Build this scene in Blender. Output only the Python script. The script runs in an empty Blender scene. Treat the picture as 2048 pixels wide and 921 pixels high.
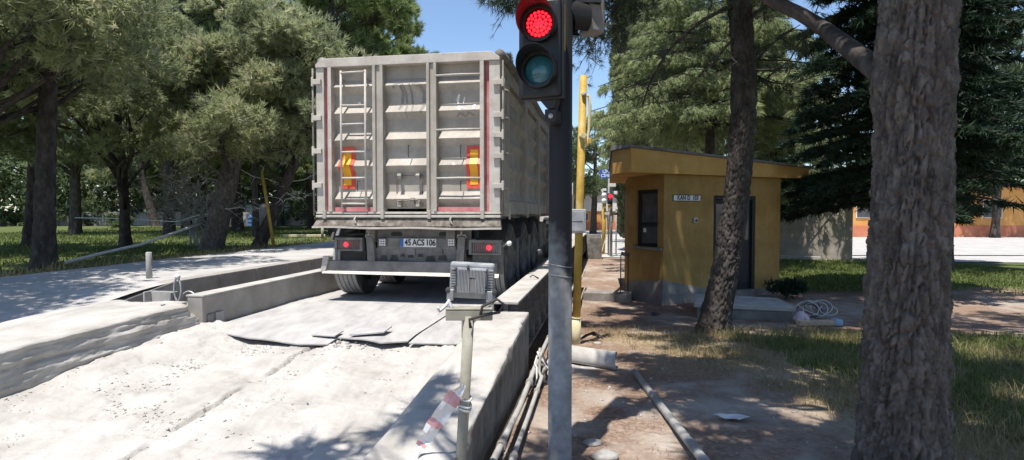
import bpy, math, random
import numpy as np
from mathutils import Vector, Matrix

SC = bpy.context.scene
COL = SC.collection

# ------------------------------------------------------------------ camera
H, F, HOR = 1.85, 1150.0, 424.0
PITCH = math.atan((460.5 - HOR) / F)
cam_d = bpy.data.cameras.new('camera')
cam_d.sensor_width = 36.0
cam_d.lens = F / 2048 * 36.0
cam_d.clip_start = 0.05
cam_d.clip_end = 3000
cam = bpy.data.objects.new('camera', cam_d)
COL.objects.link(cam)
cam.location = (0, 0, H)
cam.rotation_euler = (math.pi / 2 - PITCH, 0, 0)
SC.camera = cam

# ------------------------------------------------------------------ sky, sun, exposure
SUN = Vector((-0.137, -0.27, 0.955)).normalized()
world = bpy.data.worlds.new('World')
SC.world = world
world.use_nodes = True
wn = world.node_tree.nodes
sky = wn.new('ShaderNodeTexSky')
sky.sky_type = 'NISHITA'
sky.sun_disc = False
sky.sun_elevation = math.asin(SUN.z)
sky.sun_rotation = math.atan2(SUN.x, SUN.y)
sky.air_density = 1.0
sky.dust_density = 0.4
sky.ozone_density = 3.0
wn['Background'].inputs['Strength'].default_value = 0.13
world.node_tree.links.new(sky.outputs[0], wn['Background'].inputs['Color'])
sun_d = bpy.data.lights.new('sun', 'SUN')
sun_d.energy = 5.0
sun_d.angle = math.radians(0.53)
sun_d.color = (1.0, 0.94, 0.86)
sun = bpy.data.objects.new('sun', sun_d)
COL.objects.link(sun)
sun.location = (0, 0, 30)
sun.rotation_euler = SUN.to_track_quat('Z', 'Y').to_euler()
SC.view_settings.view_transform = 'Standard'
SC.view_settings.look = 'None'
SC.view_settings.gamma = 1.0
SC.view_settings.exposure = 0.62
SC.view_settings.use_curve_mapping = False

# ------------------------------------------------------------------ placing helpers
PSI = math.atan((1215 - 1024) / F)
CP, SP = math.cos(PSI), math.sin(PSI)

def ray(u, v):
    x = (u - 1024) / F
    yu = -(v - 460.5) / F
    return Vector((x, math.cos(PITCH) + yu * math.sin(PITCH), -math.sin(PITCH) + yu * math.cos(PITCH)))

def at_z(u, v, z):
    r = ray(u, v)
    k = (z - H) / r.z
    return Vector((r.x * k, r.y * k, z))

def at_y(u, v, Y):
    r = ray(u, v)
    k = Y / r.y
    return Vector((r.x * k, Y, H + r.z * k))

def bw(s, t, z=0.0):
    return Vector((CP * s + SP * t, -SP * s + CP * t, z))

def to_st(x, y):
    return CP * x - SP * y, SP * x + CP * y

def sstep(a, b, x):
    q = np.clip((np.asarray(x, float) - a) / (b - a), 0, 1)
    return q * q * (3 - 2 * q)

# ------------------------------------------------------------------ noise
def _hash(ix, iy, seed):
    h = (ix.astype(np.int64) * 374761393 + iy.astype(np.int64) * 668265263 + seed * 974711) & 0x7fffffff
    h = ((h ^ (h >> 13)) * 1274126177) & 0x7fffffff
    h = h ^ (h >> 16)
    return (h & 0xffff) / 65535.0

def vnoise(x, y, seed=0):
    x = np.asarray(x, float); y = np.asarray(y, float)
    x0 = np.floor(x); y0 = np.floor(y)
    fx = x - x0; fy = y - y0
    fx = fx * fx * (3 - 2 * fx); fy = fy * fy * (3 - 2 * fy)
    a = _hash(x0, y0, seed); b = _hash(x0 + 1, y0, seed)
    c = _hash(x0, y0 + 1, seed); d = _hash(x0 + 1, y0 + 1, seed)
    return (a * (1 - fx) + b * fx) * (1 - fy) + (c * (1 - fx) + d * fx) * fy

def fbm(x, y, seed=0, octv=4):
    r = 0; amp = 0.5; tot = 0
    for i in range(octv):
        r = r + amp * vnoise(np.asarray(x) * 2 ** i, np.asarray(y) * 2 ** i, seed + i)
        tot += amp; amp *= 0.5
    return r / tot

# ------------------------------------------------------------------ objects
def tag(o, label=None, cat=None, group=None, kind=None):
    if label: o['label'] = label
    if cat: o['category'] = cat
    if group: o['group'] = group
    if kind: o['kind'] = kind
    return o

def thing(name, label, cat, loc=(0, 0, 0), rotz=0.0, group=None):
    o = bpy.data.objects.new(name, None)
    o.empty_display_size = 0.2
    COL.objects.link(o)
    o.location = loc
    o.rotation_euler = (0, 0, rotz)
    return tag(o, label, cat, group)

def link_mesh(name, me, material, parent=None, smooth=False, loc=None, rotz=None):
    o = bpy.data.objects.new(name, me)
    COL.objects.link(o)
    if material is not None:
        me.materials.append(material)
    if parent is not None:
        o.parent = parent
    if loc is not None: o.location = loc
    if rotz is not None: o.rotation_euler = (0, 0, rotz)
    if smooth:
        me.polygons.foreach_set('use_smooth', np.ones(len(me.polygons), dtype=bool))
    return o

def fast_mesh(name, V, Fc, attrs=None):
    """V (n,3) float, Fc (m,k) int"""
    me = bpy.data.meshes.new(name)
    V = np.ascontiguousarray(V, dtype=np.float32); Fc = np.ascontiguousarray(Fc, dtype=np.int32)
    me.vertices.add(len(V)); me.vertices.foreach_set('co', V.ravel())
    m, k = Fc.shape
    me.loops.add(m * k); me.loops.foreach_set('vertex_index', Fc.ravel())
    me.polygons.add(m); me.polygons.foreach_set('loop_start', np.arange(0, m * k, k, dtype=np.int32))
    if attrs:
        for an, arr in attrs.items():
            at = me.attributes.new(an, 'FLOAT', 'POINT')
            at.data.foreach_set('value', np.ascontiguousarray(arr, dtype=np.float32))
    me.update(calc_edges=True)
    return me

def grid_mesh(name, X, Y, Z, attrs=None):
    ny, nx = X.shape
    V = np.stack([X.ravel(), Y.ravel(), Z.ravel()], 1)
    i = np.arange(nx * ny).reshape(ny, nx)
    Fc = np.stack([i[:-1, :-1].ravel(), i[:-1, 1:].ravel(), i[1:, 1:].ravel(), i[1:, :-1].ravel()], 1)
    return fast_mesh(name, V, Fc, attrs)

class MB:
    def __init__(self):
        self.v = []; self.f = []
    def add(self, vs, fs):
        n = len(self.v)
        self.v += [tuple(p) for p in vs]
        self.f += [tuple(i + n for i in q) for q in fs]
        return self
    def box(self, x0, x1, y0, y1, z0, z1):
        return self.add([(x0, y0, z0), (x1, y0, z0), (x1, y1, z0), (x0, y1, z0), (x0, y0, z1), (x1, y0, z1), (x1, y1, z1), (x0, y1, z1)],
                        [(0, 3, 2, 1), (4, 5, 6, 7), (0, 1, 5, 4), (1, 2, 6, 5), (2, 3, 7, 6), (3, 0, 4, 7)])
    def obox(self, c, size, rot=None):
        M = rot.to_3x3() if rot is not None else Matrix.Identity(3)
        hx, hy, hz = size[0] / 2, size[1] / 2, size[2] / 2
        n = len(self.v)
        self.box(-hx, hx, -hy, hy, -hz, hz)
        for i in range(n, len(self.v)):
            self.v[i] = tuple(M @ Vector(self.v[i]) + Vector(c))
        return self
    def tube(self, pts, rad, n=8, caps=True, flat=1.0):
        P = [Vector(p) for p in pts]
        if not hasattr(rad, '__len__'): rad = [rad] * len(P)
        base = len(self.v); prev = None
        for i, p in enumerate(P):
            d = (P[min(i + 1, len(P) - 1)] - P[max(i - 1, 0)]).normalized()
            if prev is None:
                up = Vector((0, 0, 1)) if abs(d.z) < 0.9 else Vector((1, 0, 0))
                a = d.cross(up).normalized()
            else:
                a = (prev - d * prev.dot(d)).normalized()
            prev = a
            b = d.cross(a)
            for k in range(n):
                q = 2 * math.pi * k / n
                self.v.append(tuple(p + (a * math.cos(q) + b * math.sin(q) * flat) * rad[i]))
        for i in range(len(P) - 1):
            for k in range(n):
                a0 = base + i * n + k; a1 = base + i * n + (k + 1) % n
                self.f.append((a0, a0 + n, a1 + n, a1))
        if caps:
            self.f.append(tuple(base + k for k in range(n)))
            self.f.append(tuple(base + (len(P) - 1) * n + k for k in reversed(range(n))))
        return self
    def prism(self, poly, lo, hi, axis='z'):
        n = len(poly); vs = []
        for h in (lo, hi):
            for (a, b) in poly:
                vs.append({'z': (a, b, h), 'y': (a, h, b), 'x': (h, a, b)}[axis])
        fs = [tuple(reversed(range(n))), tuple(range(n, 2 * n))]
        for i in range(n):
            j = (i + 1) % n
            fs.append((i, j, n + j, n + i))
        return self.add(vs, fs)
    def lathe(self, prof, n=24, c=(0, 0, 0), axis='z'):
        """prof list of (r, h)"""
        base = len(self.v)
        for (r, h) in prof:
            for k in range(n):
                q = 2 * math.pi * k / n
                a, b = r * math.cos(q), r * math.sin(q)
                p = {'z': (a, b, h), 'y': (a, h, b), 'x': (h, a, b)}[axis]
                self.v.append((p[0] + c[0], p[1] + c[1], p[2] + c[2]))
        for i in range(len(prof) - 1):
            for k in range(n):
                a0 = base + i * n + k; a1 = base + i * n + (k + 1) % n
                self.f.append((a0, a1, a1 + n, a0 + n))
        return self
    def xf(self, M):
        self.v = [tuple(M @ Vector(p)) for p in self.v]
        return self
    def build(self, name, material, parent=None, smooth=False, bevel=0.0, loc=None, rotz=None, seg=2):
        me = bpy.data.meshes.new(name)
        me.from_pydata(self.v, [], self.f)
        me.validate()
        o = link_mesh(name, me, material, parent, smooth, loc, rotz)
        import bmesh
        bm = bmesh.new(); bm.from_mesh(me)
        bmesh.ops.recalc_face_normals(bm, faces=bm.faces)
        bm.to_mesh(me); bm.free()
        if bevel > 0:
            m = o.modifiers.new('bevel', 'BEVEL'); m.width = bevel; m.segments = seg
            m.limit_method = 'ANGLE'; m.angle_limit = math.radians(40)
        return o

def copy_tree(o, parent=None):
    c = o.copy(); COL.objects.link(c)
    if parent is not None: c.parent = parent
    for ch in o.children:
        copy_tree(ch, c)
    return c

def text_mesh(body, size, material, parent, M, name='lettering', align='CENTER', extrude=0.0008, sx=1.0, bold=0.0):
    cu = bpy.data.curves.new('lettering', 'FONT')
    cu.body = body; cu.size = size; cu.align_x = align; cu.align_y = 'CENTER'; cu.extrude = extrude; cu.offset = bold
    o = bpy.data.objects.new('tmp_text', cu); COL.objects.link(o)
    dg = bpy.context.evaluated_depsgraph_get()
    me = bpy.data.meshes.new_from_object(o.evaluated_get(dg))
    bpy.data.objects.remove(o); bpy.data.curves.remove(cu)
    me.transform(M @ Matrix.Diagonal((sx, 1, 1, 1)))
    me.materials.clear()
    return link_mesh(name, me, material, parent)

# text standing upright facing -Y
FACE = Matrix.Rotation(math.pi / 2, 4, 'X')

# ------------------------------------------------------------------ materials
MATS = {}
def mat(name, cols, scale=6.0, rough=0.8, metal=0.0, bump=0.15, bscale=60.0, spec=0.3, detail=6, stretch=(1, 1, 1),
        dust=None, dust_amt=0.0, dust_scale=3.0, speck=None, bdist=0.01, streak=None, streak_st=(9, 9, 0.8)):
    if name in MATS: return MATS[name]
    m = bpy.data.materials.new(name); m.use_nodes = True
    nt = m.node_tree; N = nt.nodes; L = nt.links
    b = N['Principled BSDF']
    tc = N.new('ShaderNodeTexCoord'); mp = N.new('ShaderNodeMapping')
    L.new(tc.outputs['Object'], mp.inputs['Vector']); mp.inputs['Scale'].default_value = stretch
    nz = N.new('ShaderNodeTexNoise'); nz.inputs['Scale'].default_value = scale; nz.inputs['Detail'].default_value = detail
    nz.inputs['Roughness'].default_value = 0.65
    L.new(mp.outputs[0], nz.inputs['Vector'])
    cr = N.new('ShaderNodeValToRGB')
    els = cr.color_ramp.elements
    while len(els) < len(cols): els.new(0.5)
    for e, (p, c) in zip(els, cols):
        e.position = p; e.color = (*c, 1)
    L.new(nz.outputs['Fac'], cr.inputs['Fac'])
    out = cr.outputs['Color']
    def layer(out, col, sc, lo, hi, strength, st=(1, 1, 1), up=False):
        mp2 = N.new('ShaderNodeMapping'); mp2.inputs['Scale'].default_value = st
        mp2.inputs['Location'].default_value = (3.1, 7.7, 1.3)
        L.new(tc.outputs['Object'], mp2.inputs['Vector'])
        n2 = N.new('ShaderNodeTexNoise'); n2.inputs['Scale'].default_value = sc; n2.inputs['Detail'].default_value = 8
        n2.inputs['Roughness'].default_value = 0.7
        L.new(mp2.outputs[0], n2.inputs['Vector'])
        mr = N.new('ShaderNodeMapRange'); mr.inputs['From Min'].default_value = lo; mr.inputs['From Max'].default_value = hi
        mr.inputs['To Max'].default_value = strength
        L.new(n2.outputs['Fac'], mr.inputs['Value'])
        mx = N.new('ShaderNodeMix'); mx.data_type = 'RGBA'
        L.new(mr.outputs[0], mx.inputs['Factor']); L.new(out, mx.inputs['A']); mx.inputs['B'].default_value = (*col, 1)
        return mx.outputs['Result']
    if streak: out = layer(out, streak, 3.0, 0.5, 0.72, 0.75, streak_st)
    if dust: out = layer(out, dust, dust_scale, 0.62 - 0.35 * dust_amt, 0.75 - 0.3 * dust_amt, min(1, 0.4 + dust_amt))
    if speck: out = layer(out, speck, 45.0, 0.62, 0.70, 0.8)
    L.new(out, b.inputs['Base Color'])
    b.inputs['Roughness'].default_value = rough; b.inputs['Metallic'].default_value = metal
    b.inputs['Specular IOR Level'].default_value = spec
    if bump > 0:
        nb = N.new('ShaderNodeTexNoise'); nb.inputs['Scale'].default_value = bscale; nb.inputs['Detail'].default_value = 6
        nb.inputs['Roughness'].default_value = 0.65
        L.new(mp.outputs[0], nb.inputs['Vector'])
        bp = N.new('ShaderNodeBump'); bp.inputs['Strength'].default_value = bump; bp.inputs['Distance'].default_value = bdist
        L.new(nb.outputs['Fac'], bp.inputs['Height']); L.new(bp.outputs[0], b.inputs['Normal'])
    MATS[name] = m
    return m

def emit_mat(name, col, strength, base=None):
    m = bpy.data.materials.new(name); m.use_nodes = True
    b = m.node_tree.nodes['Principled BSDF']
    b.inputs['Base Color'].default_value = (*(base or col), 1)
    b.inputs['Emission Color'].default_value = (*col, 1)
    b.inputs['Emission Strength'].default_value = strength
    b.inputs['Roughness'].default_value = 0.25
    return m

def leaf_mat(name, c0, c1, trans=0.35, rough=0.6, c2=None):
    m = bpy.data.materials.new(name); m.use_nodes = True
    nt = m.node_tree; N = nt.nodes; L = nt.links
    b = N['Principled BSDF']; b.inputs['Roughness'].default_value = rough; b.inputs['Specular IOR Level'].default_value = 0.25
    at = N.new('ShaderNodeAttribute'); at.attribute_name = 'tint'
    cr = N.new('ShaderNodeValToRGB'); e = cr.color_ramp.elements
    e[0].color = (*c0, 1); e[1].color = (*c1, 1)
    if c2 is not None:
        e[1].position = 0.8
        q = e.new(1.0); q.color = (*c2, 1)
    L.new(at.outputs['Fac'], cr.inputs['Fac']); L.new(cr.outputs[0], b.inputs['Base Color'])
    tr = N.new('ShaderNodeBsdfTranslucent'); L.new(cr.outputs[0], tr.inputs['Color'])
    mx = N.new('ShaderNodeMixShader'); mx.inputs['Fac'].default_value = trans
    L.new(b.outputs[0], mx.inputs[1]); L.new(tr.outputs[0], mx.inputs[2])
    L.new(mx.outputs[0], N['Material Output'].inputs['Surface'])
    return m

DUST = (0.60, 0.575, 0.535)
M_ramp = mat('ramp_dust', [(0.3, (0.29, 0.272, 0.25)), (0.46, (0.385, 0.368, 0.345)), (0.66, (0.455, 0.44, 0.418))], scale=2.2, rough=0.95, bump=0.5, bscale=26, bdist=0.02, speck=(0.26, 0.245, 0.225), spec=0.1, streak=(0.30, 0.285, 0.265), streak_st=(1.6, 0.16, 1))
M_deck = mat('deck_dust', [(0.3, (0.28, 0.272, 0.268)), (0.55, (0.37, 0.36, 0.348)), (0.75, (0.45, 0.437, 0.42))], scale=1.3, rough=0.9, bump=0.3, bscale=20, stretch=(3, 0.6, 1), bdist=0.01, spec=0.15, streak=(0.33, 0.325, 0.33))
M_plate = mat('plate_steel', [(0.3, (0.27, 0.265, 0.265)), (0.5, (0.365, 0.358, 0.35)), (0.7, (0.45, 0.438, 0.42))], scale=2.0, rough=0.75, bump=0.2, bscale=30, stretch=(2.2, 0.8, 1), spec=0.3)
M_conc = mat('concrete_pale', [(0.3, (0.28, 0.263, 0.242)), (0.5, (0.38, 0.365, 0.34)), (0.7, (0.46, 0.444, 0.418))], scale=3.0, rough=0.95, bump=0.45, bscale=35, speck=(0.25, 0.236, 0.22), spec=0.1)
M_conc_side = mat('concrete_grey_shade', [(0.3, (0.10, 0.092, 0.083)), (0.5, (0.17, 0.158, 0.145)), (0.72, (0.26, 0.245, 0.226))], scale=4.0, rough=0.95, bump=0.5, bscale=30, streak=(0.29, 0.275, 0.255), spec=0.1)  # grey concrete; on the ramp kerb it also darkens the shaded outer face
M_beam = mat('beam_painted', [(0.3, (0.23, 0.214, 0.196)), (0.55, (0.30, 0.282, 0.26)), (0.75, (0.37, 0.352, 0.328))], scale=3.0, rough=0.85, bump=0.15, bscale=50, spec=0.2)
M_beam_dark = mat('beam_rusty', [(0.3, (0.10, 0.085, 0.075)), (0.5, (0.17, 0.15, 0.135)), (0.7, (0.30, 0.28, 0.26))], scale=5.0, rough=0.9, bump=0.3, bscale=40, spec=0.2)
M_lane = mat('lane_concrete', [(0.3, (0.31, 0.302, 0.29)), (0.55, (0.39, 0.38, 0.365)), (0.75, (0.46, 0.448, 0.43))], scale=1.2, rough=0.95, bump=0.3, bscale=25, spec=0.1)
M_pipe = mat('conduit_pale', [(0.3, (0.26, 0.25, 0.235)), (0.7, (0.40, 0.388, 0.37))], scale=6, rough=0.7, bump=0.1)
M_truck = mat('trailer_paint', [(0.28, (0.265, 0.24, 0.205)), (0.48, (0.345, 0.317, 0.277)), (0.7, (0.43, 0.40, 0.355))], scale=2.6, rough=0.72, bump=0.12, bscale=45, streak=(0.295, 0.268, 0.235), dust=(0.45, 0.42, 0.375), dust_amt=0.3, spec=0.3)
M_truckw = mat('trailer_trim', [(0.3, (0.34, 0.313, 0.275)), (0.5, (0.45, 0.42, 0.38)), (0.7, (0.53, 0.505, 0.465))], scale=5, rough=0.7, bump=0.15, bscale=50, streak=(0.42, 0.36, 0.30), spec=0.3)
M_rust = mat('rusty_flap', [(0.3, (0.05, 0.04, 0.034)), (0.46, (0.12, 0.10, 0.085)), (0.6, (0.21, 0.19, 0.165)), (0.75, (0.32, 0.295, 0.265))], scale=9, rough=0.9, bump=0.3)
M_red = mat('faded_red', [(0.3, (0.42, 0.10, 0.12)), (0.55, (0.52, 0.22, 0.22)), (0.75, (0.56, 0.36, 0.34))], scale=4, rough=0.7, bump=0.05)
M_redhot = mat('reflector_red', [(0.3, (0.60, 0.045, 0.03)), (0.7, (0.74, 0.12, 0.08))], scale=8, rough=0.4, bump=0.03)
M_orange = mat('reflector_yellow', [(0.35, (0.75, 0.36, 0.02)), (0.7, (0.85, 0.47, 0.04))], scale=9, rough=0.4, bump=0.03)
M_chassis = mat('chassis_dusty', [(0.3, (0.11, 0.104, 0.098)), (0.5, (0.175, 0.166, 0.157)), (0.7, (0.25, 0.238, 0.224))], scale=5, rough=0.85, bump=0.15)
M_dark = mat('dark_metal', [(0.3, (0.030, 0.028, 0.027)), (0.6, (0.065, 0.06, 0.058)), (0.8, (0.13, 0.12, 0.115))], scale=7, rough=0.7, bump=0.1)
M_tyre = mat('tyre_rubber', [(0.3, (0.035, 0.034, 0.033)), (0.55, (0.08, 0.077, 0.073)), (0.75, (0.20, 0.19, 0.18))], scale=6, rough=0.9, bump=0.15, dust=(0.30, 0.285, 0.265), dust_amt=0.3)
M_tread = mat('tyre_tread', [(0.3, (0.27, 0.262, 0.25)), (0.6, (0.40, 0.388, 0.37))], scale=8, rough=0.9, bump=0.1)
M_black = mat('signal_black', [(0.3, (0.006, 0.006, 0.007)), (0.6, (0.011, 0.011, 0.012)), (0.8, (0.03, 0.03, 0.03))], scale=14, rough=0.5, bump=0.08, dust=(0.16, 0.155, 0.15), dust_amt=0.06, dust_scale=12, spec=0.45)
M_grey_pole = mat('pole_worn_grey', [(0.3, (0.17, 0.168, 0.165)), (0.5, (0.27, 0.268, 0.26)), (0.7, (0.38, 0.375, 0.36))], scale=9, rough=0.6, bump=0.1, speck=(0.10, 0.10, 0.10))
M_yellow = mat('yellow_paint', [(0.3, (0.33, 0.21, 0.035)), (0.55, (0.43, 0.285, 0.055)), (0.75, (0.47, 0.34, 0.11))], scale=7, rough=0.6, bump=0.1, dust=(0.55, 0.48, 0.30), dust_amt=0.2)
M_yellow_dusty = mat('yellow_dusty', [(0.3, (0.46, 0.39, 0.20)), (0.55, (0.56, 0.50, 0.33)), (0.75, (0.60, 0.55, 0.43))], scale=9, rough=0.8, bump=0.15)
M_postbeige = mat('post_beige', [(0.3, (0.20, 0.19, 0.145)), (0.55, (0.27, 0.258, 0.21)), (0.75, (0.34, 0.328, 0.285))], scale=9, rough=0.8, bump=0.12)
M_alu = mat('flood_aluminium', [(0.3, (0.21, 0.22, 0.232)), (0.55, (0.32, 0.33, 0.342)), (0.75, (0.43, 0.43, 0.425))], scale=7, rough=0.65, metal=0.1, bump=0.1, speck=(0.25, 0.25, 0.25))
M_steel = mat('galvanised', [(0.3, (0.33, 0.33, 0.33)), (0.6, (0.46, 0.46, 0.455)), (0.8, (0.55, 0.55, 0.54))], scale=12, rough=0.5, metal=0.5, bump=0.05)
M_white = mat('white_paint', [(0.3, (0.62, 0.61, 0.59)), (0.7, (0.76, 0.755, 0.74))], scale=6, rough=0.6, bump=0.05)
M_wallY = mat('kiosk_render', [(0.28, (0.24, 0.150, 0.052)), (0.5, (0.34, 0.215, 0.074)), (0.72, (0.42, 0.285, 0.115))], scale=1.6, rough=0.92, bump=0.35, bscale=70, spec=0.12, streak=(0.21, 0.155, 0.085))
M_fascia = mat('kiosk_fascia', [(0.3, (0.40, 0.235, 0.075)), (0.55, (0.50, 0.30, 0.10)), (0.75, (0.56, 0.355, 0.135))], scale=2, rough=0.9, bump=0.2, bscale=60, spec=0.12)
M_plinth = mat('kiosk_plinth', [(0.3, (0.15, 0.138, 0.124)), (0.55, (0.22, 0.206, 0.188)), (0.75, (0.29, 0.275, 0.255))], scale=4, rough=0.95, bump=0.4, bscale=50)  # plinth grey, darkened so the step front carries shade in its colour
M_roofing = mat('roof_felt', [(0.3, (0.11, 0.105, 0.10)), (0.6, (0.19, 0.185, 0.18)), (0.8, (0.30, 0.29, 0.275))], scale=6, rough=0.95, bump=0.3)
M_frame = mat('dark_joinery', [(0.3, (0.012, 0.013, 0.016)), (0.6, (0.022, 0.024, 0.03)), (0.8, (0.045, 0.046, 0.05))], scale=10, rough=0.6, bump=0.08, stretch=(6, 6, 1))
M_letter = mat('letter_black', [(0.3, (0.015, 0.015, 0.015)), (0.7, (0.03, 0.03, 0.03))], rough=0.6, bump=0)
M_blue = mat('sign_blue', [(0.3, (0.03, 0.10, 0.38)), (0.7, (0.05, 0.14, 0.46))], rough=0.5, bump=0)
M_orangewall = mat('orange_render', [(0.3, (0.60, 0.28, 0.08)), (0.6, (0.70, 0.36, 0.12)), (0.8, (0.74, 0.42, 0.18))], scale=1.5, rough=0.9, bump=0.15)
M_redwall = mat('terracotta_render', [(0.3, (0.50, 0.17, 0.09)), (0.7, (0.60, 0.24, 0.14))], scale=1.5, rough=0.9, bump=0.1)
M_greywall = mat('old_grey_wall', [(0.3, (0.22, 0.195, 0.165)), (0.55, (0.33, 0.30, 0.26)), (0.75, (0.42, 0.39, 0.34))], scale=1.5, rough=0.95, bump=0.3)
M_fence = mat('fence_boards', [(0.3, (0.30, 0.27, 0.25)), (0.6, (0.42, 0.385, 0.36)), (0.8, (0.5, 0.465, 0.44))], scale=2, rough=0.95, bump=0.2)
M_rope = mat('rope_pale', [(0.3, (0.48, 0.48, 0.46)), (0.7, (0.62, 0.62, 0.60))], scale=20, rough=0.9, bump=0.1)
M_bark = mat('pine_bark', [(0.3, (0.060, 0.052, 0.047)), (0.5, (0.115, 0.101, 0.092)), (0.68, (0.19, 0.172, 0.158))], scale=16, rough=0.95, bump=0.6, bscale=70, stretch=(1, 1, 0.5), spec=0.1, bdist=0.012)
M_bark_dark = mat('pine_bark_dark', [(0.3, (0.036, 0.030, 0.027)), (0.5, (0.068, 0.058, 0.052)), (0.75, (0.13, 0.115, 0.103))], scale=9, rough=0.95, bump=0.6, bscale=60, stretch=(1, 1, 0.5), spec=0.1, bdist=0.012)
M_twig = mat('dead_twig', [(0.3, (0.27, 0.255, 0.24)), (0.7, (0.46, 0.44, 0.42))], scale=12, rough=0.95, bump=0.2)
M_stone = mat('loose_stone', [(0.3, (0.25, 0.236, 0.218)), (0.7, (0.42, 0.405, 0.38))], scale=9, rough=0.95, bump=0.3)
M_leaf_left = leaf_mat('needles_left', (0.175, 0.21, 0.125), (0.40, 0.44, 0.225), 0.5, 0.6, (0.47, 0.45, 0.31))
M_leaf_tall = leaf_mat('needles_tall', (0.10, 0.145, 0.06), (0.28, 0.345, 0.125), 0.45)
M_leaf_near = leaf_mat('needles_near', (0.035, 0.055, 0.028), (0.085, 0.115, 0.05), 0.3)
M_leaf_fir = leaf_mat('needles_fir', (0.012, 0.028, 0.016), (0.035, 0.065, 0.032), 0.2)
M_leaf_cedar = leaf_mat('needles_cedar', (0.17, 0.215, 0.10), (0.37, 0.42, 0.21), 0.5)
M_leaf_cyp = leaf_mat('needles_cypress', (0.05, 0.068, 0.038), (0.13, 0.15, 0.08), 0.3, 0.6, (0.20, 0.19, 0.13))
M_leaf_far = leaf_mat('needles_far', (0.075, 0.11, 0.06), (0.19, 0.24, 0.11), 0.4)
M_grass = leaf_mat('grass_blades', (0.06, 0.095, 0.025), (0.22, 0.255, 0.08), 0.45)
M_drygrass = leaf_mat('dry_grass_blades', (0.20, 0.15, 0.075), (0.42, 0.36, 0.20), 0.35, 0.7)
M_litter = leaf_mat('pine_needle_litter', (0.16, 0.085, 0.05), (0.34, 0.22, 0.14), 0.2, 0.8)

# ================================================================== the setting
GRN = []
def gz(x, y):
    x = np.asarray(x, float); y = np.asarray(y, float)
    s, t = CP * x - SP * y, SP * x + CP * y
    right = 0.34 * (1 - sstep(4.2, 10.5, y)) + 0.03 * (fbm(x * 0.9, y * 0.9, 5) - 0.5) + 0.02 * (fbm(x * 5, y * 5, 9) - 0.5) * (y < 20)
    left = 0.74 + 0.10 * (fbm(x * 0.3, y * 0.3, 3) - 0.5)
    z = np.where(s < -9.35, left, np.where(s < -0.75, 0.0, right))
    far = sstep(40, 90, t)
    return z * (1 - far) + far * 0.1

def axis(segs):
    out = [segs[0][0]]
    for (a, b, st) in segs:
        n = max(1, int(round((b - a) / st)))
        out += list(np.linspace(a, b, n + 1)[1:])
    return np.array(out)
ax = axis([(-400, -120, 40), (-120, -34, 8), (-34, -1.0, 0.33), (-1.0, 7.0, 0.062), (7.0, 22, 0.3), (22, 120, 6), (120, 400, 40)])
ay = axis([(-100, -10, 15), (-10, 2.4, 0.6), (2.4, 12.0, 0.068), (12.0, 45, 0.33), (45, 150, 5), (150, 500, 35)])
GX, GY = np.meshgrid(ax, ay)
GZ = gz(GX, GY)
gs, gt = to_st(GX, GY)
n1 = fbm(GX * 0.7, GY * 0.7, 21); n2 = fbm(GX * 3, GY * 3, 31); n3 = fbm(GX * 9, GY * 9, 41)
# green grass: strip in front of the step, lawn past the kiosk, lawn to the left of the lanes
def grass_mask(x, y):
    s, t = CP * np.asarray(x) - SP * np.asarray(y), SP * np.asarray(x) + CP * np.asarray(y)
    n = fbm(np.asarray(x) * 0.8, np.asarray(y) * 0.8, 77) - 0.5
    # edge of the strip runs from (2.1, 8.4) to (4.2, 5.2)
    q = (np.asarray(x) - 2.75) * 0.966 + (np.asarray(y) - 6.6) * 0.26
    strip = sstep(-0.15, 0.45, q + n * 1.5) * (1 - sstep(7.6, 8.4, np.asarray(y) + n)) * (0.35 + 0.65 * sstep(0.35, 0.55, fbm(np.asarray(x) * 1.7, np.asarray(y) * 1.7, 79)))
    nearr = sstep(2.4, 3.6, np.asarray(x) - 0.25 * (5 - np.asarray(y)) + n * 2) * (1 - sstep(4.6, 5.6, np.asarray(y))) * 0.12
    lawn = sstep(12.8, 14.5, np.asarray(y) + n * 2.5) * sstep(4.0, 5.5, np.asarray(x)) * (1 - sstep(21.5, 22.5, np.asarray(y)))
    left = sstep(9.3, 10.2, -s + n * 1.5) * (1 - sstep(60, 80, t))
    farlawn = sstep(30, 33, np.asarray(y)) * (1 - sstep(38, 40, np.asarray(y))) * (np.asarray(x) > 12)
    return np.clip(strip + nearr + lawn + left + farlawn, 0, 1)
gm = grass_mask(GX, GY)
litter = np.clip(sstep(0.36, 0.55, n1 * 0.5 + n2 * 0.35 + n3 * 0.15) + 0.0, 0, 1)
litter *= np.where(gt > 30, 0.2, 1)
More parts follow.
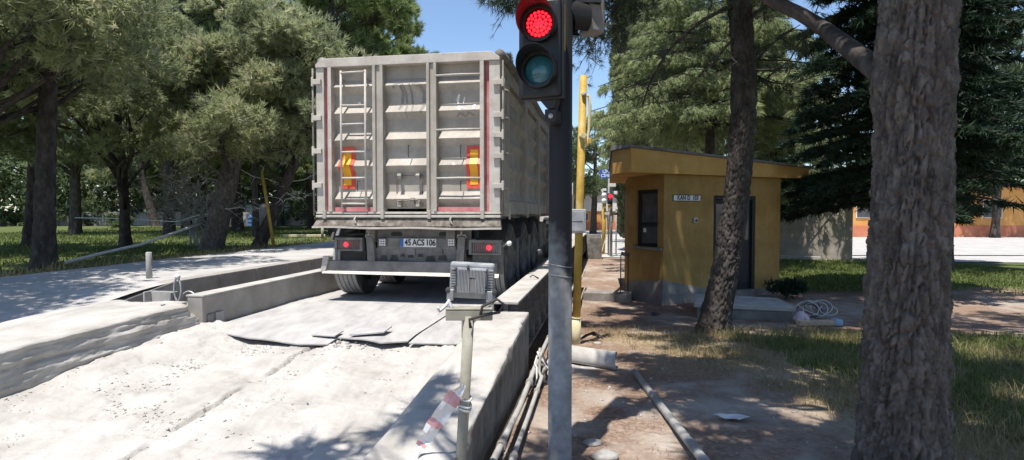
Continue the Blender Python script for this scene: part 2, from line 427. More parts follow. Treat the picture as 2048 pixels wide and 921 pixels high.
# dry straw belt along the strip
q = (GX - 2.75) * 0.966 + (GY - 6.6) * 0.26
dry = sstep(-1.5, -0.5, q + (n1 - 0.5) * 1.8) * (1 - sstep(7.6, 8.6, GY)) * (GX > 0.9)
me = grid_mesh('ground', GX, GY, GZ, {'grass': gm.ravel(), 'litter': litter.ravel(), 'dry': dry.ravel()})
def ground_mat():
    m = bpy.data.materials.new('ground_soil'); m.use_nodes = True
    nt = m.node_tree; N = nt.nodes; L = nt.links; b = N['Principled BSDF']
    b.inputs['Roughness'].default_value = 0.97; b.inputs['Specular IOR Level'].default_value = 0.08
    tc = N.new('ShaderNodeTexCoord')
    def noise(sc, det=8):
        n = N.new('ShaderNodeTexNoise'); n.inputs['Scale'].default_value = sc; n.inputs['Detail'].default_value = det; n.inputs['Roughness'].default_value = 0.7
        L.new(tc.outputs['Object'], n.inputs['Vector']); return n.outputs['Fac']
    def ramp(f, cs):
        c = N.new('ShaderNodeValToRGB'); e = c.color_ramp.elements
        while len(e) < len(cs): e.new(0.5)
        for a, (p, col) in zip(e, cs): a.position = p; a.color = (*col, 1)
        L.new(f, c.inputs['Fac']); return c.outputs[0]
    def attr(n):
        a = N.new('ShaderNodeAttribute'); a.attribute_name = n; return a.outputs['Fac']
    def mix(f, a, c, k=1.0):
        if k != 1.0:
            mm = N.new('ShaderNodeMath'); mm.operation = 'MULTIPLY'; L.new(f, mm.inputs[0]); mm.inputs[1].default_value = k; f = mm.outputs[0]
        x = N.new('ShaderNodeMix'); x.data_type = 'RGBA'; L.new(f, x.inputs['Factor']); L.new(a, x.inputs['A']); L.new(c, x.inputs['B']); return x.outputs['Result']
    dust = ramp(noise(3.5), [(0.3, (0.22, 0.175, 0.14)), (0.5, (0.33, 0.28, 0.235)), (0.7, (0.42, 0.375, 0.33))])
    lit = ramp(noise(26), [(0.3, (0.10, 0.058, 0.040)), (0.5, (0.21, 0.135, 0.095)), (0.68, (0.36, 0.275, 0.215))])
    dr = ramp(noise(18), [(0.3, (0.20, 0.15, 0.085)), (0.6, (0.36, 0.295, 0.18)), (0.75, (0.46, 0.39, 0.26))])
    gr = ramp(noise(14), [(0.3, (0.045, 0.06, 0.02)), (0.55, (0.085, 0.115, 0.035)), (0.75, (0.17, 0.165, 0.075))])
    c = mix(attr('litter'), dust, lit, 0.85)
    c = mix(attr('dry'), c, dr, 0.8)
    c = mix(attr('grass'), c, gr, 0.95)
    L.new(c, b.inputs['Base Color'])
    bp = N.new('ShaderNodeBump'); bp.inputs['Strength'].default_value = 0.6; bp.inputs['Distance'].default_value = 0.03
    L.new(noise(30), bp.inputs['Height']); L.new(bp.outputs[0], b.inputs['Normal'])
    return m
g = link_mesh('ground', me, ground_mat(), smooth=True)
tag(g, 'dusty ground strewn with pine needles, with green lawn patches', None, None, 'structure')

# ---- ramp up to the weighbridge
def ramp_z(s, t):
    z = 0.645 - 0.062 * np.clip(5.3 - t, 0, 20) - 0.0 * s
    z = z + 0.10 * (1 - sstep(0.0, 0.75, s + 4.05)) * (1 - 0.3 * sstep(0.3, 0.6, fbm(s * 2, t * 2, 8)))
    z = z + 0.035 * (1 - sstep(-1.75, -1.35, -(-s) * -1 * -1) ) * 0
    z = z + 0.018 * (fbm(s * 1.3, t * 0.7, 2) - 0.5) + 0.011 * (fbm(s * 5, t * 4, 4) - 0.5) + 0.009 * (fbm(s * 22, t * 20, 6, 2) - 0.5)
    # wheel ruts
    z = z - 0.012 * np.exp(-((s + 3.35) / 0.28) ** 2) - 0.012 * np.exp(-((s + 1.8) / 0.25) ** 2)
    return z
rs = np.arange(-4.13, -1.10, 0.014); rt = np.concatenate([np.arange(-2.0, 1.6, 0.05), np.arange(1.6, 5.36, 0.014)])
RS, RT = np.meshgrid(rs, rt)
RZ = ramp_z(RS, RT)
# long wandering crack
crack_s = -2.62 + 0.05 * (fbm(rt * 2.2, rt * 0 + 3, 15) - 0.5) * 2
d = np.abs(RS - crack_s[:, None] - 0.012 * (vnoise(RT * 18, RS * 0, 3) - 0.5))
RZ -= 0.075 * (1 - sstep(0.010, 0.026, d)) * sstep(0.25, 0.45, fbm(RT * 3, RT * 0, 55))[:, :] * (RT < 5.0)
for (tc_, s0, s1, sl) in [(4.45, -2.5, -1.9, 0.1), (4.05, -2.5, -1.6, 0.12), (3.6, -2.45, -1.9, 0.06)]:
    d = np.abs(RT - tc_ - sl * (RS - s0) - 0.02 * (vnoise(RS * 12, RT * 0, 8) - 0.5))
    RZ -= 0.035 * (1 - sstep(0.006, 0.018, d)) * (RS > s0) * (RS < s1)
# flaking crust patches
fl = fbm(RS * 3.2, RT * 3.2, 91); RZ += 0.010 * sstep(0.50, 0.52, fl) + 0.009 * sstep(0.55, 0.565, fbm(RS * 5 + 8, RT * 4, 93))
W = CP * RS + SP * RT; W2 = -SP * RS + CP * RT
me = grid_mesh('approach_ramp', W, W2, RZ)
tag(link_mesh('approach_ramp', me, M_ramp, smooth=True), 'white dust-covered concrete ramp leading up to the weighbridge', None, None, 'structure')

# ---- weighbridge deck
ds = np.linspace(-4.10, -1.02, 60); dt = np.concatenate([np.linspace(5.33, 11, 160), np.linspace(11.1, 23.4, 60)])
DS, DT = np.meshgrid(ds, dt)
DZ = 0.65 + 0.008 * (fbm(DS * 2, DT * 2, 12) - 0.5) + 0.05 * (1 - sstep(0, 0.35, DS + 4.08)) * fbm(DS * 2, DT * 3, 60)
me = grid_mesh('weighbridge_deck', CP * DS + SP * DT, -SP * DS + CP * DT, DZ)
deck = tag(link_mesh('weighbridge_deck', me, M_deck, smooth=True), 'dusty steel deck of the weighbridge under the truck', None, None, 'structure')
me = grid_mesh('far_road', *[a for a in (lambda S, T: (CP * S + SP * T, -SP * S + CP * T, 0.02 + 0.6 * (1 - sstep(0, 5, T - 23.4)) * sstep(-0.9, -1.1, S) + 0.12 * sstep(28, 80, T)))(*np.meshgrid(np.linspace(-7, 40, 60), np.linspace(23.45, 52, 60)))])
tag(link_mesh('far_road', me, M_lane, smooth=True), 'bright dusty road beyond the weighbridge', None, None, 'structure')

# ---- steel plates bridging ramp and deck
def plate(name, outline, z, lift, thick, label, seed):
    """outline in (s,t); lift: function of (s,t)"""
    c = np.mean(np.array(outline), 0)
    o3 = bw(c[0], c[1], z)
    n = len(outline)
    # dense ring for a slightly uneven sheet
    S = np.linspace(min(p[0] for p in outline), max(p[0] for p in outline), 26)
    rows = []
    vs = []; fs = []
    lo = {}
    front = sorted([p for p in outline if p[1] < c[1]], key=lambda p: p[0])
    back = sorted([p for p in outline if p[1] >= c[1]], key=lambda p: p[0])
    fx = np.array([p[0] for p in front]); fy = np.array([p[1] for p in front])
    bx_ = np.array([p[0] for p in back]); by = np.array([p[1] for p in back])
    ft = np.interp(S, fx, fy) + 0.012 * (vnoise(S * 9, S * 0, seed) - 0.5); bt = np.interp(S, bx_, by)
    m = 10
    for top in (1, 0):
        for j in range(m):
            k = j / (m - 1)
            T = ft * (1 - k) + bt * k
            Z = z + lift(S, T) + (thick if top else 0) - 0.075 * np.clip(5.25 - T, 0, 1)
            for a, b_, zz in zip(S, T, Z):
                p = bw(a, b_, zz) - o3
                vs.append((p.x, p.y, p.z))
    nS = len(S)
    for top in (0, 1):
        b0 = top * m * nS
        for j in range(m - 1):
            for i in range(nS - 1):
                q_ = (b0 + j * nS + i, b0 + j * nS + i + 1, b0 + (j + 1) * nS + i + 1, b0 + (j + 1) * nS + i)
                fs.append(q_ if top == 0 else q_[::-1])
    off = m * nS
    for i in range(nS - 1):
        fs.append((i, i + off, i + 1 + off, i + 1))
        r = (m - 1) * nS
        fs.append((r + i, r + i + 1, r + i + 1 + off, r + i + off))
    for j in range(m - 1):
        fs.append((j * nS, (j + 1) * nS, (j + 1) * nS + off, j * nS + off))
        e = nS - 1
        fs.append((j * nS + e, j * nS + e + off, (j + 1) * nS + e + off, (j + 1) * nS + e))
    mb = MB(); mb.add(vs, fs)
    o = mb.build(name, M_plate, None, smooth=False, loc=o3)
    return tag(o, label, 'steel plate', 'steel plates at the foot of the weighbridge')
plate('steel_plate', [(-4.0, 5.16), (-3.3, 4.86), (-2.75, 4.78), (-2.52, 4.84), (-4.0, 6.9), (-2.50, 6.9)], 0.662,
      lambda s, t: 0.028 * np.exp(-((s + 3.2) / 0.5) ** 2) * sstep(5.7, 4.85, t) + 0.01 * fbm(s * 3, t * 3, 4), 0.012, 'large warped steel plate with lifted front edge on the left of the deck', 3)
plate('steel_plate', [(-2.49, 5.02), (-2.0, 4.86), (-1.795, 5.0), (-2.49, 6.9), (-1.795, 6.9)], 0.664,
      lambda s, t: 0.03 * sstep(5.5, 4.9, t) * np.exp(-((s + 2.15) / 0.3) ** 2) + 0.006, 0.012, 'middle steel plate with a torn raised corner in the deck', 5)
plate('steel_plate', [(-1.78, 4.98), (-1.14, 5.02), (-1.78, 6.9), (-1.14, 6.9)], 0.664, lambda s, t: 0.004 * fbm(s * 3, t * 2, 8), 0.01, 'flat right-hand steel plate of the deck beside the kerb', 7)
plate('steel_plate', [(-2.75, 5.0), (-2.5, 4.98), (-2.75, 5.16), (-2.5, 5.16)], 0.70, lambda s, t: 0.02 * (s + 2.75), 0.01, 'small loose square steel plate lying over the plate joint', 9)
plate('steel_plate', [(-2.30, 4.99), (-2.05, 5.06), (-2.36, 5.2), (-2.12, 5.26)], 0.722, lambda s, t: 0.05 * (s + 2.3), 0.012, 'small tilted steel scrap plate on the torn middle plate', 11)
# broken concrete crumbs at the torn corner
rng = np.random.default_rng(4)

def stones(name, P, R, material, label, cat=None, seed=0, kind='stuff'):
    r = np.random.default_rng(seed)
    base = np.array([(1, 0, 0), (-1, 0, 0), (0, 1, 0), (0, -1, 0), (0, 0, 1), (0, 0, -1)], float)
    fc = np.array([(0, 2, 4), (2, 1, 4), (1, 3, 4), (3, 0, 4), (2, 0, 5), (1, 2, 5), (3, 1, 5), (0, 3, 5)])
    n = len(P)
    V = base[None] * (0.6 + 0.8 * r.random((n, 6, 1))) + 0.25 * r.normal(size=(n, 6, 3))
    V = V * np.array([1, 1, 0.65]) * R[:, None, None] + P[:, None, :]
    Fc = (fc[None] + 6 * np.arange(n)[:, None, None]).reshape(-1, 3)
    o = link_mesh(name, fast_mesh(name, V.reshape(-1, 3), Fc), material)
    return tag(o, label, cat, None, kind)
n = 3400
s_ = -3.1 + 0.38 * rng.normal(size=n); t_ = rng.uniform(1.5, 4.9, n); s_ = s_ + (t_ - 4.5) * 0.10
n2_ = 1300
s_ = np.clip(np.concatenate([s_, rng.uniform(-4.0, -1.4, n2_)]), -4.0, -1.35); t_ = np.concatenate([t_, rng.uniform(1.2, 5.0, n2_)])
keep = fbm(s_ * 2.2, t_ * 1.4, 19) + 0.25 * rng.random(len(s_)) > 0.55
s_, t_ = s_[keep], t_[keep]
P = np.stack([CP * s_ + SP * t_, -SP * s_ + CP * t_, ramp_z(s_, t_) + 0.002], 1)
stones('gravel', P, 0.003 + 0.011 * rng.random(len(P)) ** 4, M_stone, 'loose gravel and crumbs scattered on the white ramp', 'gravel', 3)
n = 26
s_ = rng.uniform(-2.52, -2.1, n); t_ = rng.uniform(4.80, 4.98, n)
P = np.stack([CP * s_ + SP * t_, -SP * s_ + CP * t_, ramp_z(s_, t_) + 0.01], 1)
stones('rubble', P, 0.008 + 0.022 * rng.random(n), M_stone, 'broken concrete crumbs by the torn plate corner', 'rubble', 5)

# ---- left lane, its near ramp and the dusty apron between
ls = np.concatenate([[-9.45], np.linspace(-9.4, -6.2, 24)]); lt = np.concatenate([np.linspace(-4, 12, 90), np.linspace(12.3, 40, 50)])
LS, LT = np.meshgrid(ls, lt)
LZ = 0.83 + 0.02 * (fbm(LS, LT, 44) - 0.5) - 0.30 * (1 - sstep(4.6, 7.4, LT)) * sstep(-9.2, -6.4, LS)
LZ[:, 0] = 0.55
LSe = LS + np.where(LS < -9.3, 0.25 * (fbm(LT * 1.5, LT * 0 + 2, 6) - 0.5), 0)
me = grid_mesh('left_lane', CP * LSe + SP * LT, -SP * LSe + CP * LT, LZ)
tag(link_mesh('left_lane', me, M_lane, smooth=True), 'pale concrete lane running beside the weighbridge under the trees', None, None, 'structure')
mb = MB()
T = np.linspace(7.42, 26, 20)
for i in range(len(T) - 1):
    mb.box(-6.42, -6.19, T[i], T[i + 1] - 0.012, 0.10, 0.845)
mb.box(-6.42, -6.19, 5.6, 7.41, 0.1, 0.56)
mb.add([(-6.42, 7.41, 0.56), (-6.19, 7.41, 0.56), (-6.19, 7.41, 0.845), (-6.42, 7.41, 0.845), (-6.42, 5.6, 0.56), (-6.19, 5.6, 0.56)], [(0, 1, 2, 3), (4, 5, 2, 3), (5, 1, 2), (4, 3, 0)])
o = mb.build('lane_kerb', M_beam, None, bevel=0.012, loc=(0, 0, 0), rotz=-PSI)
tag(o, 'low grey concrete edge of the left lane facing the pit', 'kerb')
aS = np.linspace(-6.6, -4.25, 70); aT = np.linspace(-4, 5.62, 160)
AS, AT = np.meshgrid(aS, aT)
AZ = 0.885 + 0.03 * (fbm(AS * 1.2, AT * 1.2, 71) - 0.5) + 0.012 * (fbm(AS * 8, AT * 8, 72) - 0.5) - 0.05 * np.clip(4.6 - AT, 0, 9) * 0.5 - 0.35 * sstep(-5.2, -6.4, AS)
AZ -= 0.5 * sstep(5.42, 5.62, AT + 0.12 * (fbm(AS * 3, AT * 0, 3) - 0.5))
me = grid_mesh('dust_apron', CP * AS + SP * AT, -SP * AS + CP * AT, AZ)
tag(link_mesh('dust_apron', me, M_ramp, smooth=True), 'dust-buried concrete apron left of the ramp', None, None, 'structure')
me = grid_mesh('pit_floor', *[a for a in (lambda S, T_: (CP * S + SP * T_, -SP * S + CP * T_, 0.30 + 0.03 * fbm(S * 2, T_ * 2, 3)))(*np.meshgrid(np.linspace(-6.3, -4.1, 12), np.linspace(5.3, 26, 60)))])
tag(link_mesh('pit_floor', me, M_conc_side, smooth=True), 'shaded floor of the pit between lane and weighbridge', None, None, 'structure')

# ---- rough concrete kerb on the left of the ramp (right face)
kt = np.linspace(-4, 5.28, 300); kz = np.linspace(0, 1, 40)
KT, KK = np.meshgrid(kt, kz)
top = 0.925 - 0.025 * np.clip(4.6 - KT, 0, 9)
bot = ramp_z(np.full_like(KT, -4.05), KT) - 0.06
KZ = bot + (top - bot) * np.minimum(KK / 0.955, 1.0)
ridge = fbm(KT * 1.6, KZ * 26, 33) + 0.5 * fbm(KT * 7, KZ * 30, 34)
KS = -4.03 - 0.045 * KK + 0.050 * (ridge - 0.75) + 0.02 * (fbm(KT * 16, KZ * 40, 37) - 0.5) + 0.03 * (fbm(KT * 3, KZ * 4, 35) - 0.5) - 0.25 * sstep(0.955, 1.0, KK)
KS -= 0.22 * sstep(5.08, 5.28, KT + 0.25 * (fbm(KT * 0, KZ * 9, 36) - 0.5))
me = grid_mesh('left_ramp_kerb', CP * KS + SP * KT, -SP * KS + CP * KT, KZ)
o = link_mesh('rough_kerb', me, M_conc, smooth=False)
tag(o, 'rough crumbling concrete kerb caked in white dust left of the ramp', 'kerb')

# ---- smooth concrete kerb block on the right of the ramp
ct = np.linspace(-3, 5.2, 230)
ctop = np.interp(ct, [-3, 1.0, 2.8, 3.5, 4.4, 5.2], [0.36, 0.57, 0.69, 0.755, 0.845, 0.93])
prof = []
cs = np.linspace(0, 1, 52)
CT, CK = np.meshgrid(ct, cs)
CTOP = np.broadcast_to(ctop, CT.shape)
# k: 0..0.35 outer face bottom->top, 0.35..0.8 top, 0.8..1 fall to the ramp
rz = ramp_z(np.full_like(CT, -1.34), CT) - 0.03
chip = 0.035 * sstep(0.55, 0.8, fbm(CT * 5, CT * 0 + 1, 66))
CSs = np.where(CK < 0.35, -0.705, np.where(CK < 0.8, -0.705 - (CK - 0.35) / 0.45 * 0.40, -1.105 - (CK - 0.8) / 0.2 * 0.25))
CZ = np.where(CK < 0.35, 0.0 + (CTOP - 0.0) * CK / 0.35, np.where(CK < 0.8, CTOP, CTOP + (rz - CTOP) * sstep(0.8, 1.0, CK)))
CZ = CZ + 0.014 * (fbm(CSs * 3 + 5, CT * 3, 67) - 0.5) * (CK > 0.34) + 0.006 * (fbm(CSs * 16, CT * 16, 68) - 0.5) * (CK > 0.34)
edge = np.exp(-((CK - 0.35) / 0.018) ** 2)
CZ = CZ - chip * edge
CSs = CSs - chip * edge * 0.8 - 0.02 * (fbm(CT * 1.5, CZ * 3, 70) - 0.5) * (CK < 0.35) - 0.008 * (fbm(CT * 9, CZ * 12, 71) - 0.5) * (CK < 0.35)
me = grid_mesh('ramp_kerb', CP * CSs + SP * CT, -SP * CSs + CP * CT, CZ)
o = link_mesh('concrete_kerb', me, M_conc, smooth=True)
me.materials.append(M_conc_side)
kk = (CK[:-1, :-1] < 0.345).ravel()  # outer face takes the darker concrete, its shade put into the colour
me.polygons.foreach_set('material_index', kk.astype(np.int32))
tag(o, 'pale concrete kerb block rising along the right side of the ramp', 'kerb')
mb = MB(); mb.box(-1.34, -0.712, 5.19, 5.205, 0.0, 0.915)
mb.build('end_face', M_conc_side, o, rotz=-PSI)

# ---- weighbridge side beams
root = thing('weighbridge_side_beam', 'dusty steel girder along the right edge of the weighbridge, pole in front', 'girder', bw(-0.95, 5.32, 0), -PSI, 'side girders of the weighbridge')
L_ = 18.0
mb = MB(); mb.box(-0.125, 0.125, 0.0, L_, 0.975, 1.0); mb.build('top_flange', M_conc, root, bevel=0.004)
mb = MB(); mb.box(-0.02, 0.02, 0.02, L_, 0.40, 0.974); mb.build('web', M_beam_dark, root)
mb = MB(); mb.box(-0.125, 0.125, 0.0, L_, 0.375, 0.399); mb.build('bottom_flange', M_beam_dark, root, bevel=0.003)
proto = None
for i in range(30):
    y = 0.10 + 0.6 * i
    if y > L_: break
    if proto is None:
        mb = MB(); mb.box(0.021, 0.118, -0.008, 0.008, 0.40, 0.974); proto = mb.build('stiffener', M_beam_dark, root, loc=(0, y, 0))
    else:
        c = proto.copy(); COL.objects.link(c); c.parent = root; c.location = (0, y, 0)
mb = MB(); mb.box(-0.125, -0.11, 0.0, L_, 0.62, 0.974); mb.build('inner_plate', M_beam, root)
mb = MB(); mb.tube([(-0.03, 2.0, 1.012), (0.0, 2.05, 1.03), (0.05, 2.0, 1.012), (0.09, 1.9, 1.012)], 0.008, 6); mb.build('wire_stub', M_dark, root)

root = thing('weighbridge_side_beam', 'tall grey steel girder along the left edge of the weighbridge deck', 'girder', bw(-4.04, 5.2, 0), -PSI, 'side girders of the weighbridge')
mb = MB(); mb.box(-0.17, 0.0, 0.0, L_, 0.30, 0.985); mb.build('box_section', M_beam, root, bevel=0.006)
mb = MB(); mb.box(-0.185, 0.012, -0.004, L_, 0.987, 1.005); mb.build('top_plate', M_conc, root, bevel=0.004)
mb = MB(); mb.box(0.003, 0.02, 0.18, 0.30, 0.66, 0.80); mb.build('welded_plate', M_plate, root, bevel=0.003)
mb = MB(); mb.box(0.003, 0.016, 0.06, 0.16, 0.64, 0.80); mb.build('stop_plate', M_chassis, root, bevel=0.003)

mb = MB(); mb.tube([(0, 0, 0), (0, 4, 0.0), (0, 8.7, 0.01), (0, 13, 0.0)], 0.045, 10)
o = mb.build('conduit_pipe', M_pipe, None, smooth=True, loc=bw(-5.85, 7.3, 0.56), rotz=-PSI); tag(o, 'pale conduit pipe along the wall of the left pit', 'pipe')

# anchor bracket with wire loops at the near end of the pit
root = thing('anchor_bracket', 'rusty anchor bracket with wire loops at the end of the left pit', 'bracket', bw(-4.95, 5.95, 0.40), -PSI)
mb = MB()
mb.box(-0.36, 0.0, 0.0, 0.02, 0.02, 0.52); mb.box(-0.36, -0.34, -0.10, 0.0, 0.02, 0.52); mb.box(-0.02, 0.0, -0.10, 0.0, 0.02, 0.52)
mb.build('plate_box', M_conc, root, bevel=0.004)
mb = MB(); mb.box(-0.33, -0.03, -0.10, -0.005, 0.32, 0.36); mb.box(-0.33, -0.03, -0.10, -0.005, 0.18, 0.22); mb.build('shelf', M_beam, root, bevel=0.003)
mb = MB(); mb.prism([(0.0, 0.0), (0.10, 0.0), (0.075, 0.42), (0.03, 0.42)], -0.1, -0.04, 'y'); mb.build('lug', M_conc, root, bevel=0.005)
lp = [(0.05 + 0.045 * math.sin(a), -0.05, 0.55 - 0.13 * math.cos(a)) for a in np.linspace(0.2, 6.1, 22)]
mb = MB(); mb.tube(lp, 0.011, 6); mb.build('wire_loop', M_steel, root, smooth=True)
lp = [(0.18 + 0.12 * math.sin(a), -0.03, 0.36 - 0.17 * math.cos(a)) for a in np.linspace(0.6, 5.4, 20)]
mb = MB(); mb.tube(lp, 0.010, 6); mb.build('wire_loop', M_steel, root, smooth=True)
mb = MB(); mb.lathe([(0.001, -0.035), (0.025, -0.025), (0.035, 0), (0.025, 0.025), (0.001, 0.035)], 12, (0.05, -0.05, 0.70)); mb.build('knob', M_white, root, smooth=True)

# bollard on the left lane
p = at_z(299, 574, 0.70)
root = thing('bollard', 'short dusty pipe bollard standing on the left lane', 'bollard', (p.x, p.y, 0.62))
mb = MB(); mb.lathe([(0.001, 0.0), (0.043, 0.0), (0.043, 0.60), (0.036, 0.612), (0.001, 0.614)], 18); mb.build('post', M_pipe, root, smooth=True)
mb = MB(); mb.lathe([(0.17, 0.0), (0.15, 0.07), (0.10, 0.105), (0.047, 0.115), (0.044, 0.11)], 20); mb.build('footing', M_conc, root, smooth=True)
for z in (0.42, 0.46, 0.50): MB().box(0.04, 0.058, -0.006, 0.006, z, z + 0.012).build('hook', M_dark, root)

# ---- conduits, cable and trench on the right of the kerb
for i, (s, z, r_, lab) in enumerate([(-0.62, 0.47, 0.021, 'upper pale conduit pipe clipped along the right kerb face'), (-0.55, 0.40, 0.017, 'lower pale conduit pipe beside the kerb, nearer the ground'), (-0.655, 0.40, 0.018, 'thin dark cable pipe tight against the kerb foot')]):
    pts = [bw(s + 0.012 * math.sin(k * 1.7 + i), -1 + k, z + 0.012 * math.sin(k * 2.1)) for k in range(0, 16)]
    mb = MB(); mb.tube([q_ - pts[0] for q_ in pts], r_, 8)
    o = mb.build('conduit_pipe', M_pipe if i < 2 else M_dark, None, smooth=True, loc=pts[0]); tag(o, lab, 'pipe', 'conduits along the kerb')
    if i < 2:
        for k in (3.3, 4.6, 6.2):
            q_ = bw(s + 0.012 * math.sin((k + 1) * 1.7 + i), k, z + 0.012 * math.sin((k + 1) * 2.1)) - pts[0]
            d_ = bw(0, 1, 0)
            mm = MB(); mm.tube([q_ - d_ * 0.03, q_ + d_ * 0.03], r_ * 1.45, 10); mm.build('collar', M_beam, o)
root = thing('cable_bundle', 'loose tangle of pale cables hanging at the end of the kerb block', 'cable', bw(-0.62, 5.0, 0.0), -PSI)
rr = random.Random(6)
for i in range(7):
    pts = []; x, y, z = 0.02 * rr.random(), 0.25 * rr.random(), 0.62 - 0.05 * rr.random()
    for k in range(9):
        pts.append((x, y, z)); x += rr.uniform(-0.02, 0.05) * (1 if k < 5 else -0.6); y += rr.uniform(-0.07, 0.05); z -= rr.uniform(0.0, 0.07)
        z = max(z, 0.33)
    mb = MB(); mb.tube(pts, 0.008 if i % 3 else 0.014, 6); mb.build('cable', [M_pipe, M_dark, M_rope][i % 3], root, smooth=True)

# concrete stub at the far end of the right girder
p = bw(-0.55, 23.0, 0)
mb = MB()
vs = []
for k, z in enumerate(np.linspace(0, 0.95, 8)):
    for a in range(10):
        q_ = 2 * math.pi * a / 10
        r_ = 0.36 * (1 + 0.15 * (float(vnoise(a * 1.3, k * 0.9, 2)) - 0.5)) * (1 - 0.35 * (k / 7) ** 3)
        vs.append((max(-0.30, min(0.30, r_ * 1.25 * math.cos(q_))), max(-0.3, min(0.3, r_ * 1.25 * math.sin(q_))), z))
fs = [(k * 10 + a, k * 10 + (a + 1) % 10, (k + 1) * 10 + (a + 1) % 10, (k + 1) * 10 + a) for k in range(7) for a in range(10)] + [tuple(70 + a for a in range(10))]
mb.add(vs, fs); o = mb.build('concrete_stub', M_conc_side, None, smooth=False, loc=p); tag(o, 'rough concrete stub at the far end of the right girder', 'concrete block')

# ================================================================== the truck
TS, TT, TZ = -2.56, 7.1, 0.65
trk = thing('semi_trailer', 'dusty cream tipper semi-trailer standing on the weighbridge', 'trailer', bw(TS, TT, TZ), -PSI)

def xl(u):
    k = (u - 1024) / F
    return ((CP * TT) * k - SP * TT) / (CP + SP * k) - TS
def zl(u, v):
    s = xl(u) + TS
    p = at_y(u, v, CP * TT - SP * s)
    return p.z - TZ

ZB, ZT = 1.20, 3.20          # tailgate frame bottom, top
RIDGE = [zl(815, v) for v in (162, 216, 271, 324, 391)]
def prof_y(z):
    """recess of the corrugated sheet (positive = deeper)"""
    y = 0.09
    for zr in RIDGE:
        d = z - zr
        # white band is 12px high centred on zr: rises outward going down; dark band below it
        if 0.05 >= d >= -0.045: y = min(y, 0.09 - 0.075 * (0.05 - d) / 0.095)
        elif -0.045 > d >= -0.135: y = min(y, 0.015 + 0.075 * (-0.045 - d) / 0.09)
    return y
ZS = sorted(set([ZB + 0.04, ZT - 0.10] + [zr + d for zr in RIDGE for d in (0.05, -0.045, -0.135)]))
ZS = [z for z in ZS if ZB + 0.03 <= z <= ZT - 0.09]

rr = random.Random(2)
def dent(x, z):
    return 0.010 * (float(fbm(x * 3.1 + 4, z * 3.3, 14)) - 0.5)
def sheet(x0, x1, name, parent, material):
    zs = []
    for a, b in zip(ZS[:-1], ZS[1:]):
        k = max(1, int((b - a) / 0.045))
        zs += [a + (b - a) * i / k for i in range(k)]
    zs.append(ZS[-1])
    xs = np.linspace(x0, x1, 14)
    vs = [(x, prof_y(z) + dent(x, z), z) for z in zs for x in xs]
    n = len(xs)
    fs = [(j * n + i, j * n + i + 1, (j + 1) * n + i + 1, (j + 1) * n + i) for j in range(len(zs) - 1) for i in range(n - 1)]
    mb = MB(); mb.add(vs, fs)
    o = mb.build(name, material, parent)
    return o
def tw(x):  # strip helper
    return x
tail = MB()
# ring frame: top beam with cut corners, side stiles, bottom rail
xL, xR = -1.25, 1.25
zt1 = ZT - 0.115
tail.prism([(xL + 0.02, zt1), (xR - 0.02, zt1), (xR - 0.02, ZT - 0.075), (xR - 0.13, ZT), (xL + 0.11, ZT), (xL + 0.02, ZT - 0.075)], -0.03, 0.09, 'y')
tailgate = tail.build('tailgate', M_truckw, trk, bevel=0.006)
mb = MB()
mb.box(xL + 0.02, xl(651), -0.01, 0.085, ZB, zt1 - 0.001); mb.build('left_stile', M_truckw, tailgate, bevel=0.005)
mb = MB()
mb.box(xl(979), xR - 0.02, -0.01, 0.085, ZB, zt1 - 0.001); mb.build('right_stile', M_truckw, tailgate, bevel=0.005)
mb = MB(); mb.box(xL + 0.01, xR - 0.01, -0.035, 0.08, ZB - 0.075, ZB - 0.045); mb.box(xL + 0.01, xR - 0.01, -0.022, 0.08, ZB - 0.03, ZB - 0.001)
mb.build('bottom_rail', M_truckw, tailgate, bevel=0.005)
mb = MB(); mb.box(xL + 0.02, xR - 0.02, 0.0, 0.06, ZB - 0.044, ZB - 0.031); mb.build('rail_gap', M_rust, tailgate)
# channels: red-painted recesses
for nm, u0, u1 in (('left_red_strip', 651, 660), ('right_red_strip', 969, 979)):
    mb = MB(); mb.box(xl(u0), xl(u1), 0.045, 0.06, ZB + 0.002, zt1 - 0.002); o = mb.build('red_strip', M_red, tailgate)
# posts
for (u0, u1) in ((660, 667), (961, 969)):
    mb = MB(); mb.box(xl(u0), xl(u1), -0.035, 0.115, ZB, zt1 - 0.002); mb.build('post', M_truckw, tailgate, bevel=0.005)
for (u0, u1) in ((748, 769), (855, 875)):
    a, b = xl(u0), xl(u1); w = (b - a)
    mb = MB(); mb.prism([(a, 0.115), (a, -0.035), (a + w * .28, -0.035), (a + w * .34, -0.005), (b - w * .34, -0.005), (b - w * .28, -0.035), (b, -0.035), (b, 0.115)], ZB, zt1 - 0.002, 'z')
    mb.build('double_post', M_truck, tailgate, bevel=0.004)
for (u0, u1) in ((667, 748), (769, 855), (875, 961)):
    sheet(xl(u0) - 0.004, xl(u1) + 0.004, 'corrugated_panel', tailgate, M_truck)
mb = MB(); mb.box(xl(876), xl(961), 0.004, 0.014, ZB + 0.003, ZB + 0.06); mb.build('red_sill_strip', M_red, tailgate)
mb = MB(); mb.box(xl(668), xl(748), 0.02, 0.028, ZB + 0.003, ZB + 0.06); mb.build('red_sill_strip', M_red, tailgate)
